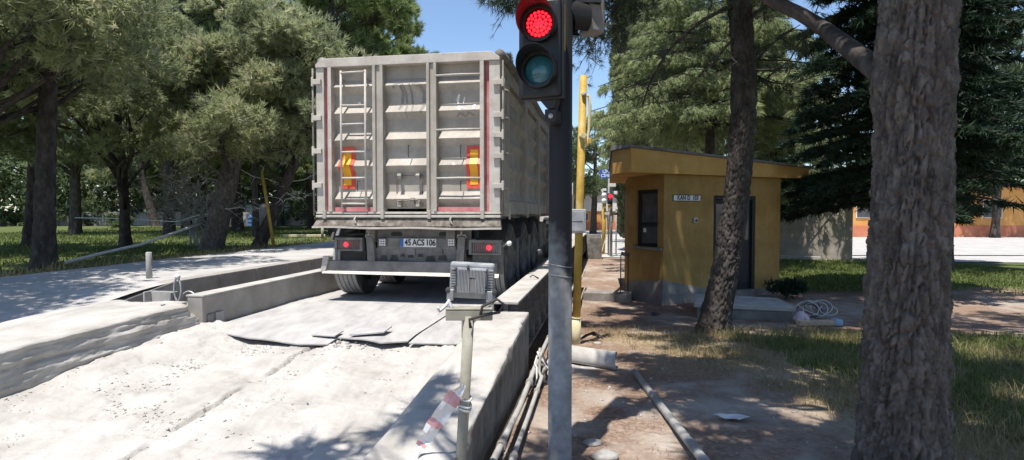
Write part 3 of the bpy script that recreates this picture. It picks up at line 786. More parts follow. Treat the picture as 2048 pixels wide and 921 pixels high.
# ladder
a, b = xl(687), xl(735)
mb = MB()
for x in (a, b): mb.tube([(x, -0.04, ZB + 0.03), (x, -0.045, 2.2), (x, -0.04, zl(700, 143))], 0.015, 8)
lad = mb.build('ladder', M_truckw, tailgate, smooth=True)
for v in (147, 212, 250, 305, 357, 408):
    z = zl(710, v); mb = MB(); mb.tube([(a, -0.045, z), ((a + b) / 2, -0.048, z + rr.uniform(-.004, .004)), (b, -0.045, z + rr.uniform(-.006, .006))], 0.0125, 8); mb.build('rung', M_truckw, lad, smooth=True)
for x in (a, b):
    for z in (ZB + 0.06, 2.0, zl(700, 160)): MB().box(x - 0.01, x + 0.01, -0.045, 0.06, z - 0.008, z + 0.008).build('bracket', M_truck, lad)
# step bars on the right bay
for v in (151, 260, 357):
    z = zl(918, v); mb = MB(); mb.tube([(xl(874), -0.028, z), (xl(918), -0.034, z + 0.004), (xl(962), -0.028, z)], 0.0125, 8); mb.build('step_bar', M_truckw, tailgate, smooth=True)

def follow_strip(pts, w, name, material, parent, off=-0.004, seg=60):
    """a flat mark that follows the corrugated sheet"""
    P = np.array(pts, float)
    d = np.r_[0, np.cumsum(np.hypot(*np.diff(P, axis=0).T))]
    q_ = np.linspace(0, d[-1], seg)
    X = np.interp(q_, d, P[:, 0]); Z = np.interp(q_, d, P[:, 1])
    for _ in range(3):
        X[1:-1] = (X[:-2] + X[1:-1] * 2 + X[2:]) / 4; Z[1:-1] = (Z[:-2] + Z[1:-1] * 2 + Z[2:]) / 4
    vs = []; fs = []
    for i in range(seg):
        j0, j1 = max(0, i - 1), min(seg - 1, i + 1)
        tx, tz = X[j1] - X[j0], Z[j1] - Z[j0]; l = math.hypot(tx, tz) or 1
        ww = w * (0.5 + 0.5 * math.sin(math.pi * (0.08 + 0.84 * i / (seg - 1))))
        nx, nz = -tz / l * ww / 2, tx / l * ww / 2
        for sg in (-1, 1):
            x, z = X[i] + sg * nx, Z[i] + sg * nz
            vs.append((x, prof_y(z) + dent(x, z) + off, z))
        if i: fs.append((2 * i - 2, 2 * i - 1, 2 * i + 1, 2 * i))
    mb = MB(); mb.add(vs, fs); return mb.build(name, material, parent)
M_smear = mat('grey_smear', [(0.35, (0.19, 0.183, 0.178)), (0.6, (0.26, 0.25, 0.24))], scale=12, rough=0.8, bump=0.0)
M_chalk = mat('white_smear', [(0.35, (0.66, 0.645, 0.62)), (0.6, (0.72, 0.71, 0.69))], scale=12, rough=0.8, bump=0.0)
def px(pp): return [(xl(u), zl(u, v)) for (u, v) in pp]
for k, (pp, w, m_) in enumerate([
        ([(785, 176), (792, 167), (800, 168), (804, 182), (801, 205), (797, 218)], 0.042, M_smear),
        ([(803, 162), (809, 178), (811, 205), (812, 236)], 0.028, M_smear),
        ([(818, 163), (821, 190), (824, 225)], 0.028, M_smear),
        ([(824, 166), (838, 168), (846, 182), (846, 205), (840, 225)], 0.050, M_smear),
        ([(916, 186), (913, 198), (914, 206)], 0.035, M_chalk), ([(927, 192), (924, 205)], 0.02, M_chalk),
        ([(914, 212), (922, 217), (932, 219)], 0.055, M_chalk), ([(948, 206), (946, 218)], 0.04, M_chalk),
        ([(912, 232), (918, 225), (930, 232), (936, 224), (948, 230)], 0.022, M_smear),
        ([(712, 208), (716, 204), (714, 210)], 0.04, M_chalk), ([(905, 325), (909, 331)], 0.03, M_chalk)]):
    follow_strip(px(pp), w, 'paint_smear', m_, tailgate)
# reflective marker boards following the sheet
def marker(u0, u1, v0, v1):
    vs = []; fs = []
    zs = np.linspace(zl(u0, v1), zl(u0, v0), 24)
    x0, x1 = xl(u0), xl(u1)
    xs = [x0, x1]
    for z in zs:
        for x in xs: vs.append((x, prof_y(z) + dent(x, z) - 0.012, z))
    fs = [(2 * i, 2 * i + 1, 2 * i + 3, 2 * i + 2) for i in range(23)]
    mb = MB(); mb.add(vs, fs); o = mb.build('marker_board', M_redhot, tailgate)
    w = x1 - x0; vs = []
    for z in zs[2:-2]:
        for x in (x0 + w * 0.24, x1 - w * 0.24): vs.append((x, prof_y(z) + dent(x, z) - 0.016, z))
    mb = MB(); mb.add(vs, [(2 * i, 2 * i + 1, 2 * i + 3, 2 * i + 2) for i in range(len(vs) // 2 - 1)]); mb.build('yellow_centre', M_orange, o)
marker(676, 706, 294, 378); marker(931, 961, 291, 377)
# small hatch, latch and hooks in the middle bay
mb = MB()
x0, x1, z0, z1 = xl(790), xl(843), zl(815, 412), zl(815, 350)
for (aa, bb, cc, dd) in ((x0, x1, z1 - 0.006, z1), (x0, x0 + 0.006, z0, z1), (x1 - 0.006, x1, z0, z1)): mb.box(aa, bb, 0.058, 0.07, cc, dd)
mb.build('hatch_edge', M_rust, tailgate)
for u in (799, 836):
    mb = MB(); x = xl(u); z = zl(815, 350); mb.box(x - 0.022, x + 0.022, -0.005, 0.06, z - 0.05, z + 0.02); mb.tube([(x - 0.026, -0.005, z - 0.01), (x + 0.026, -0.005, z - 0.01)], 0.014, 8); mb.build('hatch_hinge', M_truck, tailgate, bevel=0.003)
for (u, v) in ((799, 407), (825, 402), (836, 407)):
    mb = MB(); x, z = xl(u), zl(u, v); mb.box(x - 0.025, x + 0.025, -0.015, 0.06, z - 0.045, z + 0.04); mb.build('latch', M_truck, tailgate, bevel=0.004)
mb = MB(); mb.tube([(xl(797), -0.02, zl(800, 403)), (xl(838), -0.02, zl(830, 400))], 0.011, 6); mb.build('latch_bar', M_rust, tailgate)
for (u, v0, v1) in ((818, 291, 312), (922, 290, 314), (716, 363, 380), (922, 363, 380)):
    mb = MB(); x = xl(u); mb.tube([(x, 0.05, zl(u, v0)), (x, -0.01, zl(u, v0)), (x, -0.012, zl(u, v1)), (x + 0.004, 0.0, zl(u, v1 + 3))], 0.006, 6); mb.build('hook', M_dark, tailgate)
# hinges and latch lugs on both stiles
for sx, x in ((-1, xL), (1, xR)):
    for v in ((165, 237, 303, 371) if sx < 0 else (165, 230, 270, 312, 372)):
        z = zl(632 if sx < 0 else 1000, v)
        mb = MB(); mb.box(min(x - sx * 0.10, x + sx * 0.03), max(x - sx * 0.10, x + sx * 0.03), -0.045, 0.02, z - 0.035, z + 0.03)
        mb.tube([(x + sx * 0.02, -0.03, z - 0.06), (x + sx * 0.02, -0.03, z + 0.06)], 0.018, 8)
        mb.build('hinge', M_truckw, tailgate, bevel=0.004)
mb = MB(); mb.tube([(xR + 0.02, -0.02, ZB - 0.05), (xR + 0.02, -0.02, ZT - 0.12)], 0.012, 6); mb.build('lock_rod', M_chassis, tailgate, smooth=True)
mb = MB(); mb.tube([(xL - 0.02, -0.02, ZB - 0.05), (xL - 0.02, -0.02, ZT - 0.12)], 0.012, 6); mb.build('lock_rod', M_chassis, tailgate, smooth=True)
# rusty chute flap under the gate
fl = MB(); fl.add([(xL + 0.02, 0.0, ZB - 0.08), (xR - 0.02, 0.0, ZB - 0.08), (xR, -0.07, ZB - 0.185), (xL - 0.01, -0.07, ZB - 0.185),
                   (xL + 0.02, 0.06, ZB - 0.08), (xR - 0.02, 0.06, ZB - 0.08), (xR, 0.02, ZB - 0.185), (xL - 0.01, 0.02, ZB - 0.185)],
                  [(3, 2, 1, 0), (4, 5, 6, 7), (0, 1, 5, 4), (2, 3, 7, 6), (1, 2, 6, 5), (3, 0, 4, 7)])
flap = fl.build('chute_flap', M_rust, trk)
mb = MB()
for i in range(16):
    x = xL - 0.02 + 2.53 * i / 16; x2 = xL - 0.02 + 2.53 * (i + 1) / 16
    z = ZB - 0.19 + 0.006 * math.sin(i * 0.9) - 0.012 * (i / 16); zb = ZB - 0.19 + 0.006 * math.sin((i + 1) * 0.9) - 0.012 * ((i + 1) / 16)
    mb.add([(x, -0.085, z - 0.025), (x2, -0.085, zb - 0.025), (x2, -0.085, zb), (x, -0.085, z), (x, 0.0, z - 0.02), (x2, 0.0, zb - 0.02), (x2, 0.0, zb), (x, 0.0, z)],
           [(0, 1, 2, 3), (3, 2, 6, 7), (0, 4, 5, 1)])
mb.build('lip', M_truckw, flap)
mb = MB()
for u in (652, 767, 860, 966): x = xl(u); mb.box(x - 0.022, x + 0.022, -0.05, 0.0, ZB - 0.09, ZB + 0.02)
for u in (715, 905): x = xl(u); mb.tube([(x, -0.04, ZB - 0.06), (x - 0.015, -0.07, ZB - 0.10), (x + 0.01, -0.07, ZB - 0.15)], 0.012, 6)
mb.build('clasp', M_truck, flap, bevel=0.003)

# body sides
LB = 9.6
SIDE_TOP = 2.95
for sx in (1, -1):
    X = 1.235 * sx
    side = None
    mb = MB()
    x0, x1 = sorted((X, X - sx * 0.07)); mb.box(x0, x1, 0.09, LB, ZB - 0.04, ZB + 0.15); side = mb.build('side_wall', M_truck, trk, bevel=0.008)
    x0, x1 = sorted((X, X - sx * 0.09)); mb = MB(); mb.box(x0, x1, 0.09, LB, SIDE_TOP, SIDE_TOP + 0.07); mb.box(*sorted((X - sx * 0.02, X - sx * 0.08)), 0.09, LB, SIDE_TOP + 0.071, ZT - 0.06); mb.build('top_rail', M_truck, side, bevel=0.006)
    mb = MB()
    pts = [(X - sx * 0.03 + sx * 0.012 * math.sin(k), 0.1 + k * 0.5, ZT - 0.01 + 0.02 * math.sin(k * 1.3)) for k in range(20)]
    mb.tube(pts, 0.065, 10); mb.build('rolled_tarp', M_chassis, side, smooth=True)
    ys = [0.45 + 1.75 * k for k in range(6)]
    for y in ys:
        mb = MB(); mb.box(*sorted((X - sx * 0.10, X + sx * 0.03)), y - 0.09, y + 0.09, ZB - 0.06, SIDE_TOP - 0.002); mb.build('pillar', M_truck, side, bevel=0.008)
        mb = MB(); mb.box(*sorted((X + sx * 0.031, X + sx * 0.05)), y - 0.03, y + 0.03, ZB - 0.10, ZB + 0.12); mb.build('pillar_foot', M_truckw, side)
    for (y0, y1) in [(0.09, 0.36)] + [(a + 0.09, b - 0.09) for a, b in zip(ys[:-1], ys[1:])] + [(ys[-1] + 0.09, LB)]:
        vs = []; ysn = np.linspace(y0, y1, 10)
        zs = [ZB + 0.15] + [z for z in ZS if ZB + 0.16 < z < SIDE_TOP - 0.02] + [SIDE_TOP]
        for z in zs:
            for y in ysn: vs.append((X - sx * (prof_y(z) * 0.75 - 0.005 + 2 * dent(y, z + 3)), y, z))
        n = len(ysn)
        mb = MB(); mb.add(vs, [(j * n + i, j * n + i + 1, (j + 1) * n + i + 1, (j + 1) * n + i) for j in range(len(zs) - 1) for i in range(n - 1)])
        mb.build('corrugated_panel', M_truck, side)
    if sx > 0:
        for v in (2.75, 2.4, 1.95, 1.5): mb = MB(); mb.tube([(X + 0.03, 0.12, v), (X + 0.06, 0.24, v), (X + 0.03, 0.34, v)], 0.012, 6); mb.build('side_rung', M_truckw, side)
        mb = MB(); mb.box(X + 0.01, X + 0.025, 0.15, 0.19, ZB + 0.05, SIDE_TOP - 0.05); mb.box(X + 0.01, X + 0.025, 0.28, 0.32, ZB + 0.05, SIDE_TOP - 0.05); mb.build('side_ladder', M_truckw, side)
        # worn painted characters on the first panels
        for (y, z, h) in ((0.85, 2.55, .22), (1.05, 2.55, .22), (1.25, 2.55, .22), (2.75, 2.5, .22), (2.95, 2.5, .2)):
            mb = MB(); xx = X - (prof_y(z) * 0.9 - 0.005) + 0.055
            mb.add([(xx, y - 0.06, z + h / 2), (xx, y + 0.06, z + h / 2), (xx, y + 0.06, z + h / 2 - 0.03), (xx, y - 0.06, z + h / 2 - 0.03)], [(0, 1, 2, 3)])
            mb.add([(xx, y + 0.06, z + h / 2 - 0.03), (xx, y + 0.03, z + h / 2 - 0.03), (xx, y - 0.03, z - h / 2), (xx, y, z - h / 2)], [(0, 1, 2, 3)])
            mb.build('worn_mark', M_smear, side)
mb = MB(); mb.box(-1.16, 1.16, 0.10, LB - 0.02, ZB - 0.10, ZB - 0.005); mb.build('floor', M_chassis, trk)
mb = MB(); mb.box(-1.2, 1.2, LB, LB + 0.08, ZB - 0.05, ZT); mb.build('front_wall', M_truck, trk, bevel=0.01)
vs = [(x, y, 2.55 + 0.25 * (1 - (x / 1.1) ** 2) * float(0.7 + 0.3 * math.sin(y))) for y in np.linspace(0.15, LB - 0.05, 24) for x in np.linspace(-1.14, 1.14, 12)]
mb = MB(); mb.add(vs, [(j * 12 + i, j * 12 + i + 1, (j + 1) * 12 + i + 1, (j + 1) * 12 + i) for j in range(23) for i in range(11)]); mb.build('load', M_stone, trk, smooth=True)

# chassis
for x in (-0.55, 0.55):
    mb = MB(); mb.box(x - 0.06, x + 0.06, 0.12, LB, 0.80, 1.09); mb.build('chassis_rail', M_chassis, trk, bevel=0.006)
YR = 0.06
cm = MB()
def panel_with_slots():
    mb = MB()
    x0, x1, z0, z1 = xl(745), xl(930), zl(815, 501), zl(815, 449)
    mb.box(x0, x1, YR, YR + 0.015, z0, z1)
    return mb
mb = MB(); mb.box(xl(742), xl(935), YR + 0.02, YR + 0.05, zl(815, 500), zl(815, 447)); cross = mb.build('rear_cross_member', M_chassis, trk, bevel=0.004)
for u in (782, 881):
    x = xl(u)
    mb = MB(); mb.prism([(x - 0.06, zl(u, 459)), (x + 0.06, zl(u, 459)), (x + 0.035, zl(u, 449)), (x - 0.035, zl(u, 449))], YR + 0.008, YR + 0.019, 'y'); mb.build('vent_hole_shade', M_letter, cross)  # black solid on the face, painting the shade inside the hole
    mb = MB(); r_ = 0.026; z = zl(u, 470); mb.prism([(x + sx * 0.052 + r_ * math.cos(a), z + r_ * math.sin(a)) for sx, rng_ in ((1, np.linspace(-1.57, 1.57, 7)), (-1, np.linspace(1.57, 4.71, 7))) for a in rng_], YR + 0.006, YR + 0.019, 'y'); mb.build('slot_shade', M_letter, cross)  # black solid again, for the shade within the slot
mb = MB(); mb.box(xl(746), xl(905), YR - 0.02, YR + 0.006, zl(815, 500), zl(815, 478)); mb.build('plate_carrier', M_chassis, cross, bevel=0.003)
pl = MB(); pl.box(xl(792), xl(865), YR - 0.028, YR - 0.021, zl(828, 496), zl(828, 479)); plate_o = pl.build('number_plate', M_white, cross, bevel=0.002)
mb = MB(); mb.box(xl(792), xl(798.5), YR - 0.031, YR - 0.0285, zl(828, 495.6), zl(828, 479.4)); mb.build('blue_band', M_blue, plate_o)
for tx, uu in (('45', 807.5), ('ACS', 829), ('106', 854)): text_mesh(tx, 0.112, M_letter, plate_o, Matrix.Translation((xl(uu), YR - 0.0305, zl(832, 487.4))) @ FACE, sx=0.80, bold=0.003)
M_lens = mat('lamp_lens_clear', [(0.3, (0.62, 0.62, 0.62)), (0.7, (0.75, 0.75, 0.75))], scale=30, rough=0.3, bump=0.3, bscale=120)
for u in (757, 897):
    x, z = xl(u), zl(u, 486); mb = MB(); mb.box(x - 0.055, x + 0.055, YR - 0.06, YR - 0.021, z - 0.055, z + 0.055); wl = mb.build('work_lamp', M_chassis, cross, bevel=0.015)
    for i in range(3):
        for j in range(3):
            mb = MB(); mb.lathe([(0.001, -0.008), (0.010, -0.006), (0.0145, 0)], 8, (x + (i - 1) * 0.031, YR - 0.061, z + (j - 1) * 0.031), 'y'); mb.build('lamp_led', M_lens, wl, smooth=True)
# chains
def chain(x, y, z0, z1, parent):
    n = max(2, int((z0 - z1) / 0.045)); mb = MB()
    for i in range(n):
        zc = z0 - 0.02 - i * (z0 - z1 - 0.04) / max(1, n - 1); lp = []
        for a in np.linspace(0, 2 * math.pi, 11):
            dx, dz = 0.014 * math.cos(a), 0.028 * math.sin(a)
            lp.append((x + (dx if i % 2 else 0), y + (0 if i % 2 else dx), zc + dz))
        mb.tube(lp, 0.005, 5, caps=False)
    mb.build('chain', M_steel, parent, smooth=True)
for u in (732, 919):
    chain(xl(u), -0.03, zl(u, 448), zl(u, 470), trk)
    x = xl(u); mb = MB(); mb.tube([(x - 0.06, 0.0, zl(u, 476)), (x - 0.05, -0.02, zl(u, 471)), (x + 0.05, -0.02, zl(u, 471)), (x + 0.06, 0.0, zl(u, 476))], 0.008, 6); mb.build('shackle', M_truck, trk)
    d = 1 if u > 820 else -1
    mb = MB(); mb.prism([(x - 0.05, zl(u, 474)), (x + 0.05, zl(u, 474)), (x + 0.05 - d * 0.03, zl(u, 535)), (x - 0.05 - d * 0.03, zl(u, 535))], -0.02, 0.05, 'y'); mb.build('bumper_hanger', M_chassis, trk, bevel=0.005)
# bumper
bz0, bz1 = zl(815, 549), zl(815, 525)
mb = MB(); mb.prism([(-1.17, bz0), (1.17, bz0), (1.17, bz1), (-1.17, bz1)], -0.03, 0.05, 'y')
bump = mb.build('bumper', M_chassis, trk, bevel=0.008)
mb = MB(); mb.add([(-1.20, -0.09, bz0 - 0.01), (1.20, -0.09, bz0 - 0.03), (1.20, -0.031, bz0 + 0.015), (-1.20, -0.031, bz0 + 0.02), (-1.2, -0.02, bz0 - 0.012), (1.2, -0.02, bz0 - 0.032)], [(0, 1, 2, 3), (0, 4, 5, 1)])
mb.build('bumper_lip', M_truckw, bump)
mb = MB(); mb.prism([(-1.24, bz0), (-1.17, bz0 + 0.0), (-1.12, bz1 + 0.06), (-1.20, bz1 + 0.06)], -0.05, 0.0, 'y'); mb.build('end_cap', M_truckw, bump, bevel=0.006)
# coupling panel above the bumper, shade of its cut-outs painted as dark solids
pz0, pz1 = bz1 - 0.04, zl(815, 503)
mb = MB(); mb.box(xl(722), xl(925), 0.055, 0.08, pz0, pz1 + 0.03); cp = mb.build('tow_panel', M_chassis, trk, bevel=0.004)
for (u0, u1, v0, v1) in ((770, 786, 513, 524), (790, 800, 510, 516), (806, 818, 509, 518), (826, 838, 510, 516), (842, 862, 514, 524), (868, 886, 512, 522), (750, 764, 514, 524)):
    mb = MB(); mb.prism([(xl(u0), zl(815, v1)), (xl(u1), zl(815, v1)), (xl(u1 - 2), zl(815, v0)), (xl(u0 + 3), zl(815, v0))], 0.044, 0.054, 'y'); mb.build('cut_out_shade', M_dark, cp)
for u in (812, 868): x, z = xl(u), zl(815, 503); mb = MB(); mb.prism([(x - 0.07, z - 0.06), (x + 0.07, z - 0.06), (x + 0.055, z + 0.05), (x - 0.055, z + 0.05)], 0.035, 0.054, 'y'); mb.build('lug_plate', M_chassis, cp, bevel=0.006)
# tail lamps
M_tail = mat('tail_lens', [(0.3, (0.16, 0.07, 0.065)), (0.7, (0.26, 0.13, 0.12))], scale=20, rough=0.35, bump=0.05)
M_tail_clear = mat('tail_lens_dusty', [(0.3, (0.20, 0.18, 0.165)), (0.7, (0.29, 0.265, 0.245))], scale=20, rough=0.45, bump=0.05)
M_lit = emit_mat('tail_light_lit', (1.0, 0.03, 0.06), 1.6, (0.5, 0.02, 0.03))
for (u0, u1, v0, v1, ul) in ((662, 718, 476, 503, 683), (934, 1000, 481, 511, 974)):
    x0, x1, z0, z1 = xl(u0), xl(u1), zl(u0, v1), zl(u0, v0)
    mb = MB()
    mb.box(x0, x1, -0.03, 0.08, z0, z0 + 0.022); mb.box(x0, x1, -0.03, 0.08, z1 - 0.035, z1); mb.box(x0, x0 + 0.03, -0.03, 0.08, z0 + 0.0225, z1 - 0.0355); mb.box(x1 - 0.03, x1, -0.03, 0.08, z0 + 0.0225, z1 - 0.0355)
    mb.box(x0 + 0.03, x1 - 0.03, 0.06, 0.08, z0 + 0.0225, z1 - 0.0355)
    tl = mb.build('tail_light', M_chassis, trk, bevel=0.004)
    mb = MB(); mb.box(x0 + 0.032, x1 - 0.032, 0.015, 0.059, z0 + 0.024, z1 - 0.037); mb.build('lens', M_tail_clear, tl)
    q0, q1 = (x0 + 0.10, x1 - 0.06) if u0 < 800 else (x0 + 0.06, x1 - 0.13)
    mb = MB(); mb.box(q0, q1, 0.008, 0.0145, z0 + 0.03, z1 - 0.043); mb.build('red_lens', M_tail, tl)
    mb = MB(); mb.lathe([(0.001, -0.02), (0.02, -0.016), (0.034, -0.004), (0.036, 0.004)], 14, (xl(ul), -0.002, (z0 + z1) / 2 - 0.005), 'y'); mb.build('lit_bulb', M_lit, tl, smooth=True)
    nb = 14
    for i in range(nb):
        x = x0 + 0.035 + (x1 - x0 - 0.07) * i / (nb - 1); mb = MB(); mb.box(x - 0.0035, x + 0.0035, -0.032, -0.026, z0 + 0.004, z1 - 0.012); mb.build('guard_bar', M_chassis, tl)
    # mudflap and wing below
    mb = MB(); mb.box(x0 + 0.02, x1 - 0.0, 0.09, 0.105, z0 - 0.26, z0 - 0.005); mb.build('mudflap', M_chassis if u0 > 800 else M_dark, trk, bevel=0.004)
mb = MB(); mb.tube([(xl(1000), 0.0, zl(1000, 495)), (xl(1014), -0.03, zl(1000, 488))], 0.016, 8); mk = mb.build('marker_arm', M_chassis, trk)
mb = MB(); mb.lathe([(0.001, -0.035), (0.03, -0.03), (0.034, 0.02), (0.001, 0.03)], 12, (xl(1016), -0.03, zl(1000, 488)), 'y'); mb.build('marker_lamp', M_white, mk, smooth=True)
mb = MB(); mb.tube([(xl(668), 0.35, zl(668, 466)), (xl(690), 0.30, zl(668, 458)), (xl(712), 0.25, zl(668, 452))], 0.03, 8); mb.tube([(xl(672), 0.35, zl(668, 472)), (xl(715), 0.30, zl(668, 470))], 0.025, 8); mb.build('hose', M_dark, trk, smooth=True)
mb = MB(); mb.prism([(xl(662), zl(665, 472)), (xl(668), zl(665, 472)), (xl(673), zl(665, 452)), (xl(669), zl(665, 452))], 0.0, 0.02, 'y'); mb.build('wing_edge', M_white, trk)

# the whole rear frame sits a little further in under the body
for ch in trk.children:
    if ch.name.split('.')[0] in ('bumper', 'tail_light', 'bumper_hanger', 'shackle', 'rear_cross_member', 'tow_panel', 'mudflap', 'marker_arm', 'wing_edge', 'chain'): ch.location.y += 0.12

# wheels
def wheel_mesh(parent, x, y, sx, R=0.52, Wd=0.37):
    prof = []
    # profile across width (r, h) with grooves in the tread
    half = Wd / 2
    hs = [-half, -half + 0.02, -half + 0.045]
    pts = [(0.30, -half + 0.03), (0.36, -half + 0.004), (0.44, -half), (0.495, -half + 0.018)]
    x_ = -half + 0.03
    ribs = 5; rib = (Wd - 0.06 - 4 * 0.012) / ribs
    for k in range(ribs):
        pts += [(R - 0.002 * abs(k - 2), x_), (R - 0.002 * abs(k - 2), x_ + rib)]
        x_ += rib
        if k < ribs - 1:
            pts += [(R - 0.016, x_ + 0.001), (R - 0.016, x_ + 0.011)]; x_ += 0.012
    pts += [(0.495, half - 0.018), (0.44, half), (0.36, half - 0.004), (0.30, half - 0.03)]
    w = MB(); w.lathe([(0.285, h) if False else (r, h) for r, h in pts], 56, (0, 0, 0), 'x')
    o = w.build('wheel', M_tyre, parent, loc=(x, y, R))
    # tread faces lighter with dust
    o.data.materials.append(M_tread)
    for p_ in o.data.polygons:
        c = p_.center
        if math.hypot(c.y, c.z) > R - 0.01: p_.material_index = 1
    rm = MB(); s = sx
    rm.lathe([(0.30, s * (half - 0.03)), (0.285, s * (half - 0.05)), (0.27, s * 0.02), (0.17, s * 0.0), (0.15, s * 0.07), (0.10, s * 0.09), (0.001, s * 0.095)], 28, (0, 0, 0), 'x')
    rm.build('rim', M_chassis, o, smooth=True)
    nb = MB()
    for k in range(10):
        a = 2 * math.pi * k / 10; nb.lathe([(0.014, s * 0.0), (0.014, s * 0.03), (0.001, s * 0.034)], 6, (0, 0.205 * math.cos(a), 0.205 * math.sin(a)), 'x')
    nb.build('wheel_nuts', M_dark, o)
    return o
for k in range(3):
    y = 0.88 + 1.31 * k
    for sx in (-1, 1):
        if k == 0 and sx == -1: wl0 = wheel_mesh(trk, -1.05, y, -1)
        elif k == 0: wr0 = wheel_mesh(trk, 1.05, y, 1)
        else:
            c = copy_tree(wl0 if sx < 0 else wr0, trk); c.location = (1.05 * sx, y, 0.52)
    mb = MB(); mb.tube([(-0.95, y, 0.52), (0.95, y, 0.52)], 0.065, 12); mb.build('axle', M_chassis, trk, smooth=True)
    for sx in (-1, 1):
        pts = [(y + 0.60 * math.cos(a), 0.52 + 0.60 * math.sin(a)) for a in np.linspace(0.5, 2.64, 14)]
        mb = MB()
        mb.add([(xx, p_[0], p_[1]) for p_ in pts for xx in (sx * 0.86, sx * 1.24)], [(2 * i, 2 * i + 1, 2 * i + 3, 2 * i + 2) for i in range(13)]); mb.build('mudguard', M_dark, trk, smooth=True)
for yy in (4.9, 5.6): 
    mb = MB(); mb.box(1.02, 1.20, yy - 0.25, yy + 0.25, 0.45, 0.98); mb.build('side_box', M_chassis, trk, bevel=0.02)
for sx in (-1, 1):
    mb = MB(); mb.box(*sorted((sx * 1.16, sx * 1.19)), 4.6, 8.2, 0.50, 0.60); mb.box(*sorted((sx * 1.16, sx * 1.19)), 4.6, 8.2, 0.75, 0.85); mb.build('side_guard', M_chassis, trk, bevel=0.004)

# tractor unit in front
trc = thing('tractor_unit', 'white tractor unit mostly hidden in front of the tipper trailer', 'truck', bw(TS, TT + 9.9, TZ), -PSI)
mb = MB(); mb.prism([(0.9, 0.75), (2.75, 0.75), (2.85, 1.6), (2.55, 2.9), (1.0, 3.0), (0.9, 2.2)], -1.2, 1.2, 'x'); cab = mb.build('cab', M_white, trc, bevel=0.06, seg=3)
mb = MB(); mb.box(1.201, 1.21, 1.55, 2.45, 1.75, 2.45); mb.build('side_window', M_frame, cab, bevel=0.002)
mb = MB(); mb.box(-0.55, -0.42, -3.0, 2.6, 0.62, 0.86); mb.box(0.42, 0.55, -3.0, 2.6, 0.62, 0.86); mb.build('frame_rail', M_dark, trc, bevel=0.01)
for (y) in (-1.6, 2.0):
    for sx in (-1, 1):
        c = copy_tree(wl0 if sx < 0 else wr0, trc); c.location = (1.04 * sx, y, 0.52)
mb = MB(); mb.box(1.26, 1.42, 2.35, 2.45, 1.75, 2.15); mr_ = mb.build('mirror', M_white, trc, bevel=0.02)
mb = MB(); mb.tube([(1.2, 2.4, 2.2), (1.34, 2.4, 2.18), (1.34, 2.4, 2.1)], 0.02, 8); mb.build('mirror_arm', M_dark, mr_)
mb = MB(); mb.box(1.02, 1.24, -0.6, 0.5, 0.50, 0.95); mb.build('fuel_tank', M_steel, trc, bevel=0.05)
p1 = MB(); p1.box(1.23, 1.30, 5.1, 5.25, 1.03, 1.08); p1.build('side_marker_lamp', M_white, trk, bevel=0.004)
p1 = MB(); p1.box(1.21, 1.30, 5.6, 6.1, 0.93, 1.0); p1.build('air_fitting', M_white, trk, bevel=0.01)

# ================================================================== traffic signal in front
PY = 3.4
pb = at_y(1120, 700, PY)
sig = thing('traffic_signal', 'black two-lamp traffic signal showing red on a worn grey pole', 'traffic light', (pb.x, PY, 0.30))
z0 = 0.30
def pole_mat():
    m = mat('pole_painted', [(0.3, (0.16, 0.158, 0.155)), (0.5, (0.25, 0.248, 0.24)), (0.7, (0.36, 0.355, 0.345))], scale=9, rough=0.55, bump=0.1, speck=(0.09, 0.09, 0.09))
    nt = m.node_tree; N = nt.nodes; L = nt.links; b = N['Principled BSDF']
    src = b.inputs['Base Color'].links[0].from_socket
    tc = N.new('ShaderNodeTexCoord'); sx = N.new('ShaderNodeSeparateXYZ'); L.new(tc.outputs['Object'], sx.inputs[0])
    nz = N.new('ShaderNodeTexNoise'); nz.inputs['Scale'].default_value = 7; nz.inputs['Detail'].default_value = 7; L.new(tc.outputs['Object'], nz.inputs['Vector'])
    m1 = N.new('ShaderNodeMath'); m1.operation = 'MULTIPLY_ADD'; m1.inputs[1].default_value = 0.9; L.new(nz.outputs['Fac'], m1.inputs[0]); L.new(sx.outputs['Z'], m1.inputs[2])
    m2 = N.new('ShaderNodeMath'); m2.operation = 'MULTIPLY_ADD'; m2.inputs[1].default_value = 2.2; L.new(sx.outputs['X'], m2.inputs[0]); L.new(m1.outputs[0], m2.inputs[2])
    mr = N.new('ShaderNodeMapRange'); mr.inputs['From Min'].default_value = 1.50; mr.inputs['From Max'].default_value = 1.85; L.new(m2.outputs[0], mr.inputs['Value'])
    mx = N.new('ShaderNodeMix'); mx.data_type = 'RGBA'; L.new(mr.outputs[0], mx.inputs['Factor']); L.new(src, mx.inputs['A']); mx.inputs['B'].default_value = (0.014, 0.014, 0.016, 1)
    L.new(mx.outputs['Result'], b.inputs['Base Color'])
    return m
mb = MB(); mb.lathe([(0.14, 0), (0.14, 0.015), (0.071, 0.02), (0.069, 1.55), (0.067, 4.3), (0.001, 4.32)], 28); mb.build('pole', pole_mat(), sig, smooth=True)
mb = MB(); mb.lathe([(0.067, 1.45), (0.0675, 1.56), (0.066, 3.4), (0.066, 4.3), (0.001, 4.32)], 28)
def upper_paint():
    m = mat('pole_black', [(0.3, (0.012, 0.012, 0.013)), (0.65, (0.022, 0.022, 0.024)), (0.85, (0.06, 0.06, 0.06))], scale=8, rough=0.5, bump=0.06)
    return m
mb.v = [(x * 1.03, y * 1.03, z) for x, y, z in mb.v]
# ragged lower edge of the black paint
nv = []
for i, (x, y, z) in enumerate(mb.v):
    if z < 1.5: z = 1.40 + 0.12 * float(vnoise(math.atan2(y, x) * 1.4, 0.3, 5)) + (0.10 if x > 0 else 0)
    nv.append((x, y, z))
mb.v = nv

